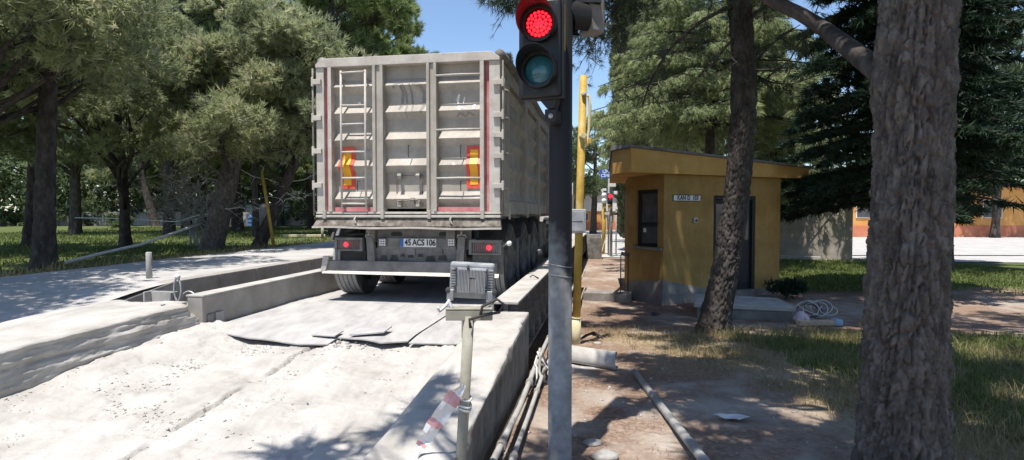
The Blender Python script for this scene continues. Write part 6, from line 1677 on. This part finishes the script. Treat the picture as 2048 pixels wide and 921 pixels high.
left_tree(60, 492, 70, 330, 0.20, 3.6, 10, 3.2, 32, 'pine standing at the far left of the grove', 110, dead=5, dy=-2.5, share='a')
for (s0, t0, sd, lab) in ((-10.6, 4.6, 113, 'pine at the lane edge outside the left of the view'), (-10.7, 9.4, 114, 'pine at the lane edge left of the hose')):
    b = bw(s0, t0, 0.72); ps = crown_puffs(b.x + 0.35, b.y - 0.7, 4.3, 7.6, 2.9, 46, np.random.default_rng(sd), 0.7, 1.2)
    pine(lab, b, [b, b + Vector((0.1, 0, 2)), b + Vector((0.15, 0.1, 4)), b + Vector((0.1, 0, 7.3))], [0.17, 0.15, 0.13, 0.04], ps, M_leaf_left, sd, 1.6, 12, 0.18, 0.026, M_bark_dark, GROVE, dead=0, share='c', box=(b.x + 0.35, b.y - 0.7, 4.3, 7.6, 2.9))
left_tree(-90, 505, -90, 330, 0.20, 4.6, 9.5, 3.0, 24, 'pine beyond the left edge of the grove', 111, dead=2, dy=-2.0, share='a')
left_tree(150, 468, 150, 330, 0.24, 4.2, 13, 3.6, 30, 'second-row pine left of the slim dark pine', 112, dead=3, share='a')
# low bright crowns over the rough trunk
def extra_crown(u, v, Y, r, k, seed, parent_label): pass
# tall pines behind the trailer
for (u, Y, ztop, R, n, lab, sd) in ((668, 27, 14.5, 3.4, 36, 'tall pine rising behind the left corner of the trailer', 121), (735, 33, 16.0, 3.2, 36, 'tallest bright pine above the middle of the trailer', 122), (797, 40, 16.8, 2.6, 32, 'bright rounded pine above the right half of the trailer', 123), (858, 48, 15.4, 1.9, 22, 'lower pine at the right end of the row above the trailer', 124), (560, 46, 18, 4.5, 32, 'tall pine far behind the leaning pine', 125), (372, 31, 17.5, 3.6, 34, 'tall pine rising behind the rough trunk and the slim pines', 127), (402, 37, 19.5, 4.2, 34, 'tall pine filling the canopy above the rough trunk', 128), (420, 50, 19, 5, 32, 'tall pine far behind the rough trunk', 126)):
    b = at_y(u, 430, Y); b.z = 0.4
    ps = crown_puffs(b.x, b.y, 4.0, ztop - 0.6, R, n, np.random.default_rng(sd), 0.8, 1.3)
    pine(lab, b, [b, b + Vector((0.1, 0, 4)), b + Vector((-0.1, 0, 8)), Vector((b.x, b.y, ztop - 1.5))], [0.28, 0.24, 0.18, 0.06], ps, M_leaf_tall, sd, 1.2, 11, 0.38, 0.062, M_bark_dark, 'tall pines behind the trailer', bt=0.55, nth=16, nz=30, share='t' if sd not in (123, 124) else 'u', box=(b.x, b.y, 4.0, ztop - 0.6, R))

# dry bush with bare grey twigs by the rough trunk
b = at_z(405, 492, 0.76); bush = thing('dry_bush', 'grey leafless bush tangled beside the rough pine trunk', 'bush', b)
rr = random.Random(15); segs = []
for i in range(46):
    a = Vector((b.x + rr.uniform(-.3, .3), b.y - 0.5 + rr.uniform(-.3, .3), rr.uniform(1.2, 2.9)))
    e = a + Vector((rr.uniform(-1.1, 1.1), rr.uniform(-.7, .3), rr.uniform(-0.5, 1.0)))
    pts = wobble(a, e, rr, 4, 0.10); segs.append((pts, [0.016, 0.014, 0.010, 0.007, 0.003]))
    for _ in range(5):
        s0 = pts[rr.randint(1, 4)]; f_ = s0 + Vector((rr.uniform(-.4, .4), rr.uniform(-.4, .3), rr.uniform(-0.45, 0.3))); segs.append((wobble(s0, f_, rr, 3, 0.12), [0.007, 0.006, 0.004, 0.002]))
for i in range(6):
    segs.append((wobble((b.x + rr.uniform(-.15, .15), b.y - 0.4, b.z - 0.05), (b.x + rr.uniform(-.5, .5), b.y - 0.5, rr.uniform(1.6, 2.8)), rr, 5, 0.05), [0.04, 0.035, 0.03, 0.022, 0.016, 0.008]))
limbs_obj(bush, b, segs, M_twig, 'twigs', 5)
rng = np.random.default_rng(16); fo = Foliage()
C = np.stack([b.x + rng.normal(size=500) * 0.7, b.y - 0.6 + rng.normal(size=500) * 0.35, 2.2 + rng.normal(size=500) * 0.5], 1)
fo.tufts(C, rng.normal(size=(500, 3)), rng, 7, 0.09, 0.03, 0.9, 0.6 + 0.4 * rng.random(500)); fo.build('leaves', leaf_mat('grey_leaves', (0.12, 0.13, 0.10), (0.30, 0.31, 0.26), 0.3), bush, b)
# shrubs in front of and behind the fence
for k, (u, v, Y, R, lab) in enumerate(((222, 400, 47, 2.2, 'green shrubs spilling over the fence at the far left'), (290, 395, 50, 2.4, 'green shrub mass behind the fence between the trunks'), (400, 400, 52, 2.0, 'pale shrub behind the fence near the rough trunk'), (640, 415, 45, 2.2, 'low shrub behind the trailer corner'), (245, 440, 40, 0.8, 'small bush in front of the fence by the slim pine'))):
    b = at_y(u, v, Y); b.z = 0.7
    rng = np.random.default_rng(200 + k); fo = Foliage(); t_ = thing('shrub', lab, 'shrub', b, 0, 'shrubs along the fence')
    for _ in range(14): fo.puff((b.x + rng.normal() * R * 0.6, b.y + rng.normal() * R * 0.3, 0.9 + rng.random() * R * 0.75), np.array([0.55, 0.5, 0.45]) * R * 0.5, rng, 60, 8, 0.22, 0.09, 0.8, 0.2, 0.5 + 0.2 * rng.normal(), 0.3)
    fo.build('foliage', M_leaf_far if k != 2 else leaf_mat('pale_leaves', (0.22, 0.20, 0.07), (0.42, 0.36, 0.14), 0.4), t_, b)
    mb = MB(); mb.tube([(0, 0, -0.1), (0.1, 0, R * 0.5)], [0.06, 0.03], 6); mb.build('stem', M_bark_dark, t_)

# ---- near right trunk
NY = 3.05
bt_ = at_y(1806, 921, NY); b = Vector((bt_.x, NY, gzf(bt_.x, NY) - 0.05))
path = [b] + [at_y(u, v, NY) for (u, v) in ((1806, 921), (1812, 700), (1818, 500), (1826, 300), (1822, 170), (1834, 0), (1840, -300), (1845, -600))] + [Vector((b.x + 0.12, NY - 0.05, 6.0))]
R1p = path
rad = [0.205, 0.190, 0.183, 0.178, 0.168, 0.182, 0.162, 0.155, 0.14, 0.05]
near = thing('pine_tree', 'thick near pine trunk with deeply plated bark at the right edge', 'tree', b, 0, 'pines around the kiosk')
trunk_obj(near, b, path, rad, M_bark, 190, 720, (0.040, 0.105), 0.026, 9, 0.04)
rr = random.Random(31); segs = []
lp = [at_y(u, v, Y_) for (u, v, Y_) in ((1810, 210, NY), (1755, 140, 3.4), (1700, 98, 3.7), (1640, 52, 4.3), (1600, 28, 4.4), (1545, 2, 4.5), (1490, -40, 4.7), (1400, -110, 5.0))]
segs.append((lp, [0.075, 0.066, 0.058, 0.053, 0.050, 0.046, 0.04, 0.02]))
rngN = np.random.default_rng(5)
n_puffs = crown_puffs(2.5, 3.3, 4.9, 9.0, 2.8, 58, rngN, 0.34, 0.6) + crown_puffs(1.6, 1.5, 4.6, 7.0, 1.2, 20, rngN, 0.35, 0.6)
for (c, r_) in n_puffs: segs.append((wobble((b.x + 0.1, NY, max(3.6, c[2] - 1.2)), c, rr, 5, 0.05), [0.05, 0.042, 0.034, 0.026, 0.018, 0.008]))
limbs_obj(near, b, segs, M_bark_dark, 'branches', 8)
fo = Foliage()
for (c, r_) in n_puffs:
    for _ in range(4): fo.puff(np.asarray(c) + rngN.normal(size=3) * np.asarray(r_) * 0.5, np.asarray(r_) * 0.42, rngN, 15, 11, 0.27, 0.044, 0.6, 0.3, 0.5, 0.2)
fo.build('crown', M_leaf_near, near, b)

# ---- leaning trunk in front of the kiosk
b = at_z(1424, 664, 0.12); b.z = gzf(b.x, b.y) - 0.04; Y2 = b.y
path = [b] + [at_y(u, v, Y2) for (u, v) in ((1432, 630), (1447, 560), (1468, 430), (1482, 300), (1488, 190), (1487, 100), (1478, 0), (1470, -120))] + [Vector((3.1, Y2 - 0.2, 9.5))]
rad = [0.215, 0.192, 0.178, 0.165, 0.160, 0.164, 0.150, 0.145, 0.125, 0.04]
mid = thing('pine_tree', 'dark leaning pine trunk rising in front of the kiosk door', 'tree', b, 0, 'pines around the kiosk')
trunk_obj(mid, b, path, rad, M_bark_dark, 110, 520, (0.050, 0.11), 0.024, 21, 0.025)
rr = random.Random(41); segs = []; sprays = []
def limb(pix, r0, Y0, Y1, twigs=10, tl=0.6, hang=0.6):
    n = len(pix); pts = [at_y(u, v, Y0 + (Y1 - Y0) * i / (n - 1)) for i, (u, v) in enumerate(pix)]
    segs.append((pts, [r0 * (1 - 0.8 * i / (n - 1)) + 0.003 for i in range(n)]))
    for _ in range(twigs):
        i = rr.randint(0, n - 2); a = pts[i].lerp(pts[i + 1], rr.random())
        e = a + Vector((rr.uniform(-1, 1) * 0.6, rr.uniform(-0.8, 0.8), -hang * rr.random() + 0.15)) * tl * rr.uniform(0.5, 1.3)
        w_ = wobble(a, e, rr, 4, 0.06, 0.05); segs.append((w_, [0.007, 0.006, 0.005, 0.004, 0.002]))
        sprays.append(w_)
        for _ in range(3):
            s0 = w_[rr.randint(1, 4)]; f_ = s0 + Vector((rr.uniform(-.3, .3), rr.uniform(-.3, .3), rr.uniform(-.35, .05))) * tl; q = wobble(s0, f_, rr, 3, 0.06); segs.append((q, [0.0045, 0.004, 0.003, 0.002])); sprays.append(q)
limb([(1470, 12), (1440, 22), (1405, 42), (1370, 66), (1330, 110), (1300, 165), (1285, 210)], 0.032, Y2, Y2 - 0.8, 26)
limb([(1478, 70), (1450, 95), (1425, 130), (1400, 150), (1370, 190)], 0.022, Y2, Y2 - 0.5, 16)
limb([(1490, 40), (1520, 20), (1560, -10)], 0.03, Y2, Y2 - 0.4, 10)
limb([(1500, 170), (1530, 160), (1580, 120), (1625, 40), (1650, -20)], 0.014, Y2, Y2 - 0.2, 16)
limb([(1490, 150), (1540, 90), (1600, 50)], 0.016, Y2, Y2 + 0.6, 12)
limb([(1470, -30), (1400, -40), (1310, -60), (1230, -40), (1160, -20), (1090, -25), (1020, -20)], 0.05, Y2, Y2 - 0.5, 20, 0.7, 1.0)
limb([(1310, -60), (1260, -10), (1220, 30), (1190, 70)], 0.02, Y2 - 0.2, Y2 - 0.6, 46, 0.6, 1.2)
limb([(1230, -40), (1200, 0), (1165, 40), (1150, 70)], 0.014, Y2 - 0.3, Y2 - 0.7, 40, 0.6, 1.2)
limb([(1510, 150), (1540, 165), (1580, 170), (1640, 150)], 0.012, Y2, Y2 + 0.3, 10, 0.4)
rngM = np.random.default_rng(6)
m_puffs = crown_puffs(2.6, Y2 - 0.4, 6.2, 9.5, 2.9, 48, rngM, 0.34, 0.6) + crown_puffs(4.2, Y2 + 1.3, 6.6, 9.5, 2.6, 80, rngM, 0.36, 0.65)
for (c, r_) in m_puffs: segs.append((wobble((3.0, Y2 - 0.1, max(5.6, c[2] - 1.2)), c, rr, 5, 0.05), [0.05, 0.042, 0.034, 0.026, 0.018, 0.008]))
limbs_obj(mid, b, segs, M_bark_dark, 'branches', 6)
fo = Foliage()
for (c, r_) in m_puffs:
    for _ in range(4): fo.puff(np.asarray(c) + rngM.normal(size=3) * np.asarray(r_) * 0.5, np.asarray(r_) * 0.42, rngM, 15, 11, 0.27, 0.044, 0.6, 0.3, 0.5, 0.2)
C = []; A = []
for w_ in sprays:
    for _ in range(2):
        i = rr.randint(len(w_) // 2, len(w_) - 1); C.append(list(w_[i])); A.append(list((w_[i] - w_[i - 1]).normalized()))
fo.tufts(np.array(C), np.array(A), rngM, 9, 0.11, 0.006, 0.5)
for (u, v, R_) in ((1000, -12, 0.28), (1030, 0, 0.26), (1052, 12, 0.20), (1015, 2, 0.16), (1200, -20, 0.35), (1160, -10, 0.2)):
    c = at_y(u, v, Y2 - 0.5); fo.puff(list(c), (R_, R_, R_ * 0.7), rngM, 50, 14, 0.15, 0.008, 0.5, -0.2, 0.4, 0.1)
fo.build('crown', M_leaf_near, mid, b)

# ---- shade trees standing beside and behind the camera on the right
for (x, y, zt, R, n, sd, lab) in ((4.8, 1.0, 10.0, 2.8, 15, 301, 'pine standing behind the camera to the right'), (6.9, 6.2, 10.5, 3.2, 26, 302, 'pine standing past the right edge beside the lawn'), (0.7, -1.3, 8.0, 1.5, 9, 303, 'pine standing directly behind the camera')):
    b = Vector((x, y, gzf(x, y) - 0.05)); g_ = np.random.default_rng(sd)
    ps = crown_puffs(x - 0.3, y, 5.2, zt, R, n, g_, 0.5, 0.9) if sd != 303 else crown_puffs(-1.25, 1.5, 5.2, zt - 0.8, 0.9, 4, g_, 0.25, 0.4)
    pine(lab, b, [b, b + Vector((0.1, 0.05, 3)), b + Vector((0.0, 0.1, 6)), Vector((x, y, zt - 0.8))], [0.2, 0.18, 0.13, 0.04], ps, M_leaf_near, sd, 0.8, 10, 0.27, 0.036, M_bark_dark, 'pines around the kiosk', nth=40, nz=120, cell=(0.06, 0.12))

# ---- branch-built conifers
def conifer(label, b, height, zlo, R, nb, seed, leaf, name, cat_group=None, droop=0.35, tuftL=0.16, w=0.02, per=26, nn=9, tip=0.25, spread=0.5, rtr=0.2, hang=0.0, profile=None, bt=0.5, leanx=0.0):
    rng = np.random.default_rng(seed); rr = random.Random(seed)
    t_ = thing(name, label, 'tree', b, 0, cat_group)
    top = Vector((b.x + leanx, b.y, b.z + height))
    trunk_obj(t_, b, [b, b.lerp(top, 0.3), b.lerp(top, 0.6), top], [rtr, rtr * 0.8, rtr * 0.5, 0.02], M_bark_dark, 24, 60, (0.08, 0.16), 0.02, seed, 0.05)
    segs = []; C = []; A = []; T = []
    for i in range(nb):
        q = (i + rng.random()) / nb
        z = zlo + (height - zlo) * q; prof = profile(q) if profile else (1 - q) ** 0.8
        ln = R * prof * rng.uniform(0.75, 1.1) + 0.15
        a = rng.uniform(0, 2 * np.pi); o = b.lerp(top, z / height)
        d = Vector((math.cos(a), math.sin(a), 0)); pts = []
        for k in range(6):
            x = k / 5; pts.append(o + d * ln * x + Vector((0, 0, ln * (0.12 * x - droop * x * x + tip * max(0, x - 0.7)))))
        segs.append((pts, [0.012 + 0.014 * ln * (1 - k / 5) * 0.6 for k in range(6)]))
        sd = Vector((-d.y, d.x, 0)); bt_i = np.clip(bt + 0.18 * rng.normal(), 0, 1)
        for k in range(int(per * (0.35 + ln / R))):
            x = rng.random() ** 0.6; f_ = x * 5; i0 = min(4, int(f_)); p_ = pts[i0].lerp(pts[i0 + 1], f_ - i0)
            side = rng.uniform(-1, 1) * 0.34 * ln * (1.05 - x) + rng.normal() * 0.05
            p_ = p_ + sd * side + Vector((0, 0, -abs(side) * 0.22 - hang * rng.random() * 0.35))
            C.append(list(p_)); ax_ = d * 0.7 + sd * (1.2 if side > 0 else -1.2) * 0.5 + Vector((0, 0, -0.25 - hang)); A.append(list(ax_)); T.append(np.clip(bt_i + 0.12 * rng.normal(), 0, 1))
    limbs_obj(t_, b, segs, M_bark_dark, 'branches', 5)
    fo = Foliage(); fo.tufts(np.array(C), np.array(A), rng, nn, tuftL, w, spread, np.array(T)); fo.build('crown', leaf, t_, b)
    return t_
BACK = 'trees behind the kiosk'
# dark fir on the right
b = at_y(1785, 560, 13.0); b.z = 0.0
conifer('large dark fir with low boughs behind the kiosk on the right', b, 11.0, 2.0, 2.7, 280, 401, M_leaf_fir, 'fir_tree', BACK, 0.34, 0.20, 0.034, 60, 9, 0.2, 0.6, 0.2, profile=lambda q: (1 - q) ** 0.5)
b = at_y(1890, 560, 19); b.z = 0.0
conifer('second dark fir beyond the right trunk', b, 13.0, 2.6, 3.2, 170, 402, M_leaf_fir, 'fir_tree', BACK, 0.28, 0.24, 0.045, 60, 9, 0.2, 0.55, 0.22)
# pale drooping cedar
b = at_y(1418, 470, 19.0); b.z = 0.0
conifer('pale green drooping cedar spreading behind the kiosk roof', b, 9.2, 4.6, 4.3, 130, 403, M_leaf_cedar, 'cedar_tree', BACK, 0.24, 0.22, 0.026, 85, 13, 0.0, 0.45, 0.22, hang=0.75, profile=lambda q: 1.0 - 0.55 * q, bt=0.6)
b = at_y(1545, 470, 22.0); b.z = 0.0
conifer('pale green cedar between leaning trunk and dark fir', b, 8.2, 2.3, 2.8, 100, 404, M_leaf_cedar, 'cedar_tree', BACK, 0.30, 0.22, 0.030, 60, 11, 0.0, 0.45, 0.22, hang=0.5, bt=0.45)
b = at_y(1300, 470, 34.0); b.z = 0.0
conifer('small pale cedar between yellow post and cypress', b, 10.4, 4.9, 3.4, 100, 405, M_leaf_cedar, 'cedar_tree', BACK, 0.35, 0.24, 0.030, 60, 12, 0.0, 0.45, 0.2, hang=0.8, profile=lambda q: 1.0 - 0.5 * q, bt=0.6)
# cypress columns
def cypress(label, b, height, R, seed, k, zlo=0.6, L=0.26, w=0.04):
    rng = np.random.default_rng(seed); t_ = thing('cypress_tree', label, 'tree', b, 0, 'cypresses')
    trunk_obj(t_, b, [b, b + Vector((0, 0, height * 0.5)), b + Vector((0, 0, height * 0.95))], [0.16, 0.1, 0.02], M_bark_dark, 14, 20, (0.08, 0.2), 0.015, seed, 0.03)
    q = rng.random(k) ** 0.85; a = rng.uniform(0, 2 * np.pi, k)
    lump = 0.80 + 0.45 * vnoise(a * 2.2, q * height * 1.3, seed)
    pr = R * np.sin(np.pi * np.clip(0.10 + 0.9 * q, 0, 1)) ** 0.55 * lump * (0.75 + 0.25 * rng.random(k))
    C = np.stack([b.x + pr * np.cos(a), b.y + pr * np.sin(a), b.z + zlo + (height - zlo) * q], 1)
    A = np.stack([np.cos(a) * 0.55, np.sin(a) * 0.55, np.ones(k)], 1)
    fo = Foliage(); fo.tufts(C, A, rng, 7, L, w, 0.28, np.clip(0.35 + 0.6 * (vnoise(a * 3, q * height * 2, seed + 3) - 0.3) + 0.1 * rng.normal(size=k), 0, 1)); fo.build('crown', M_leaf_cyp, t_, b); return t_
b = at_y(1262, 470, 27.0); b.z = 0; cypress('tall dark cypress column rising behind the kiosk roof', b, 17, 0.85, 411, 11000, L=0.24, w=0.05)
b = at_y(1338, 470, 31.0); b.z = 0; cypress('second cypress column behind the pale cedar', b, 18, 1.1, 412, 7500, L=0.28, w=0.06)
b = at_y(1400, 470, 33.0); b.z = 0; cypress('third cypress column left of the leaning trunk', b, 9.5, 1.1, 413, 5000, L=0.28, w=0.06)
b = at_y(1017, 440, 62.0); b.z = 0; cypress('slim distant cypress tip above the trailer side', b, 18.5, 0.8, 414, 1500, L=0.5, w=0.09)
b = at_y(1560, 470, 34.0); b.z = 0; cypress('cypress column seen past the dark fir', b, 8.5, 1.2, 415, 3000, L=0.3, w=0.07)
# far pines beyond the road
for (u, Y, z0_, ztop, R, n, lab, sd) in ((1186, 47, 3.2, 9.2, 3.0, 14, 'far pine with bare trunk just right of the yellow post', 501), (1238, 50, 3.6, 9.4, 3.0, 14, 'far pine behind the distant signals', 502), (1150, 56, 3.2, 8.6, 2.6, 12, 'far pine hidden behind the grey signal pole', 503), (1300, 44, 3.6, 12, 3.2, 14, 'far pine behind the kiosk', 504), (1480, 42, 2.5, 13, 3.4, 16, 'far pine behind the leaning trunk', 505), (1640, 50, 2.5, 15, 4.0, 14, 'far pine behind the dark fir', 506), (1780, 46, 4.5, 15, 4.0, 12, 'far pine behind the near right trunk', 507), (1990, 40, 3.5, 14, 4.0, 14, 'far pine at the right edge', 508), (1090, 70, 3.0, 10.0, 3.0, 10, 'most distant pine beyond the tractor unit', 509)):
    b = at_y(u, 450, Y); b.z = 0.05; g_ = np.random.default_rng(sd)
    ps = crown_puffs(b.x, b.y, z0_, ztop, R, n, g_, 0.8, 1.3)
    pine(lab, b, [b, b + Vector((0.1, 0, 2.5)), b + Vector((0.2, 0, 4.5)), Vector((b.x + 0.1, b.y, ztop - 1))], [0.26, 0.22, 0.18, 0.05], ps, M_leaf_far, sd, 0.6, 10, 0.36, 0.06, M_bark_dark, 'pines beyond the road', nth=16, nz=30, share='f', box=(b.x, b.y, z0_, ztop, R))

# distant wood closing the view all round
rng = np.random.default_rng(600); fo = Foliage()
for k in range(230):
    a = rng.uniform(-1.25, 1.25); D_ = rng.uniform(72, 98); x, y = D_ * math.sin(a), D_ * math.cos(a)
    hz = (9.5 if abs(a - 0.08) > 0.12 else 5.5) * rng.uniform(0.15, 1.0)
    if -0.08 < a < 0.02 and hz > 4: hz = 4
    fo.puff((x, y, 0.5 + hz), np.array([2.6, 2.2, 1.9]) * rng.uniform(0.8, 1.4), rng, 44, 8, 0.80, 0.28, 0.7, 0.3, np.clip(0.5 + 0.2 * rng.normal(), 0, 1), 0.35)
for k in range(330):
    a = rng.uniform(-1.15, -0.10); D_ = rng.uniform(57, 70); x, y = D_ * math.sin(a), D_ * math.cos(a)
    fo.puff((x, y, 0.6 + rng.uniform(0, 6.5)), np.array([1.9, 1.6, 1.3]) * rng.uniform(0.7, 1.2), rng, 28, 7, 0.6, 0.24, 0.7, 0.3, np.clip(0.6 + 0.25 * rng.normal(), 0, 1), 0.3)
o = fo.build('distant_wood', M_leaf_far, None, (0, 0, 0)); tag(o, 'distant green wood closing the background', 'trees', None, 'stuff')
# ================================================================== grass, straw, litter
def blades(name, X, Y, Z, h, w, rng, material, label, cat, lean=0.5, tint=None):
    n = len(X); a = rng.uniform(0, 2 * np.pi, n); dx, dy = np.cos(a) * w / 2, np.sin(a) * w / 2
    la = rng.uniform(0, 2 * np.pi, n); lm = np.abs(rng.normal(size=n)) * lean * h
    B = np.stack([X, Y, Z - 0.01], 1); S = np.stack([dx, dy, 0 * dx], 1)
    Mid = B + np.stack([np.cos(la) * lm * 0.35, np.sin(la) * lm * 0.35, h * 0.6], 1); Tip = B + np.stack([np.cos(la) * lm, np.sin(la) * lm, h * (0.85 + 0.15 * rng.random(n))], 1)
    V = np.stack([B - S, B + S, Mid + S * 0.7, Mid - S * 0.7, Tip], 1).reshape(-1, 3)
    i = 5 * np.arange(n)[:, None]
    Fc = np.concatenate([i + np.array([[0, 1, 2]]), i + np.array([[0, 2, 3]]), i + np.array([[3, 2, 4]])])
    T = np.repeat(rng.random(n) if tint is None else tint, 5)
    o = link_mesh(name, fast_mesh(name, V, Fc, {'tint': T}), material); return tag(o, label, cat, None, 'stuff')
rng = np.random.default_rng(900)
def scatter(n, x0, x1, y0, y1, f):
    X = rng.uniform(x0, x1, n); Y = rng.uniform(y0, y1, n); k = rng.random(n) < f(X, Y); return X[k], Y[k]
X, Y = scatter(90000, 1.2, 7.5, 3.4, 9.0, lambda x, y: grass_mask(x, y) * (0.25 + 0.75 * sstep(0.35, 0.55, fbm(x * 2.5, y * 2.5, 7))))
blades('grass', X, Y, gz(X, Y), 0.05 + 0.10 * rng.random(len(X)) ** 2, 0.007, rng, M_grass, 'green grass growing in the shade in front of the step', 'grass')
X, Y = scatter(36000, 4.0, 16, 12.5, 22.5, grass_mask)
blades('lawn', X, Y, gz(X, Y), 0.05 + 0.06 * rng.random(len(X)), 0.024, rng, M_grass, 'short green lawn between kiosk and old wall', 'grass')
q_dry = lambda x, y: sstep(-1.5, -0.5, (x - 2.75) * 0.966 + (y - 6.6) * 0.26 + 1.4 * (fbm(x, y, 13) - 0.5)) * (0.15 + 0.85 * sstep(0.42, 0.6, fbm(x * 2, y * 2, 17)))
X, Y = scatter(70000, 0.8, 6.0, 3.2, 8.6, q_dry)
blades('dry_grass', X, Y, gz(X, Y), 0.04 + 0.13 * rng.random(len(X)) ** 2.2, 0.005, rng, M_drygrass, 'dry straw-coloured grass along the edge of the green strip', 'grass', 1.1)
# pine needle litter lying flat
X, Y = scatter(60000, -0.55, 6, 3.2, 11.0, lambda x, y: sstep(0.40, 0.62, 0.5 * fbm(x * 0.7, y * 0.7, 21) + 0.35 * fbm(x * 3, y * 3, 31) + 0.15 * fbm(x * 9, y * 9, 41)) * (1 - grass_mask(x, y)))
n = len(X); a = rng.uniform(0, 2 * np.pi, n); l_ = 0.05 + 0.05 * rng.random(n); Zb = gz(X, Y) + 0.006
D = np.stack([np.cos(a) * l_, np.sin(a) * l_, 0.012 * rng.normal(size=n)], 1); S = np.stack([-np.sin(a), np.cos(a), 0 * a], 1) * 0.0018
B = np.stack([X, Y, Zb + 0.004 * rng.random(n)], 1)
V = np.stack([B - S, B + S, B + D], 1).reshape(-1, 3)
o = link_mesh('pine_litter', fast_mesh('pine_litter', V, np.arange(len(V)).reshape(-1, 3), {'tint': np.repeat(rng.random(n), 3)}), M_litter); tag(o, 'fallen reddish pine needles scattered over the right-hand ground', 'pine needles', None, 'stuff')
n = 1500; X = rng.uniform(-0.5, 5, n); Y = rng.uniform(3.2, 10.5, n); k = rng.random(n) < 0.6 * (1 - 0.7 * grass_mask(X, Y)); X, Y = X[k], Y[k]
stones('pebbles', np.stack([X, Y, gz(X, Y) + 0.002], 1), 0.005 + 0.016 * rng.random(len(X)) ** 3, M_stone, 'small pale stones and crumbs on the right-hand ground', 'pebbles', 9)
# left lawn
def lawn_left(x, y):
    return grass_mask(x, y) * (0.35 + 0.65 * sstep(0.38, 0.58, fbm(x * 0.6, y * 0.6, 23)))
X = rng.uniform(-26, -3, 62000); Y = rng.uniform(8, 40, 62000); s_, t_ = to_st(X, Y); k = (s_ < -9.4) & (rng.random(len(X)) < lawn_left(X, Y)); X, Y = X[k], Y[k]
blades('left_grass', X, Y, gz(X, Y), 0.06 + 0.10 * rng.random(len(X)) ** 2, 0.032, rng, M_grass, 'rough green grass under the left grove', 'grass')
t_ = rng.uniform(6, 30, 5000); s_ = -9.5 - 0.25 * np.abs(rng.normal(size=5000)); X, Y = CP * s_ + SP * t_, -SP * s_ + CP * t_
blades('dry_fringe', X, Y, gz(X, Y) + 0.02, 0.05 + 0.22 * rng.random(5000) ** 2, 0.012, rng, M_drygrass, 'dry grass fringe along the edge of the left lane', 'grass', 0.6)
# small plant at the kiosk's right corner
b = at_z(1573, 600, 0.0); t_ = thing('small_shrub', 'small dark shrub at the right corner of the kiosk', 'shrub', b); fo = Foliage(); g_ = np.random.default_rng(31)
for k in range(7): fo.puff((b.x + 0.12 * g_.normal(), b.y + 0.1 * g_.normal(), 0.14 + 0.22 * g_.random()), (0.12, 0.12, 0.12), g_, 26, 8, 0.12, 0.03, 0.6, 0.6, 0.4, 0.2)
fo.build('foliage', M_leaf_fir, t_, b); MB().tube([(0, 0, -0.03), (0.02, 0, 0.3)], [0.015, 0.008], 6).build('stem', M_bark_dark, t_)
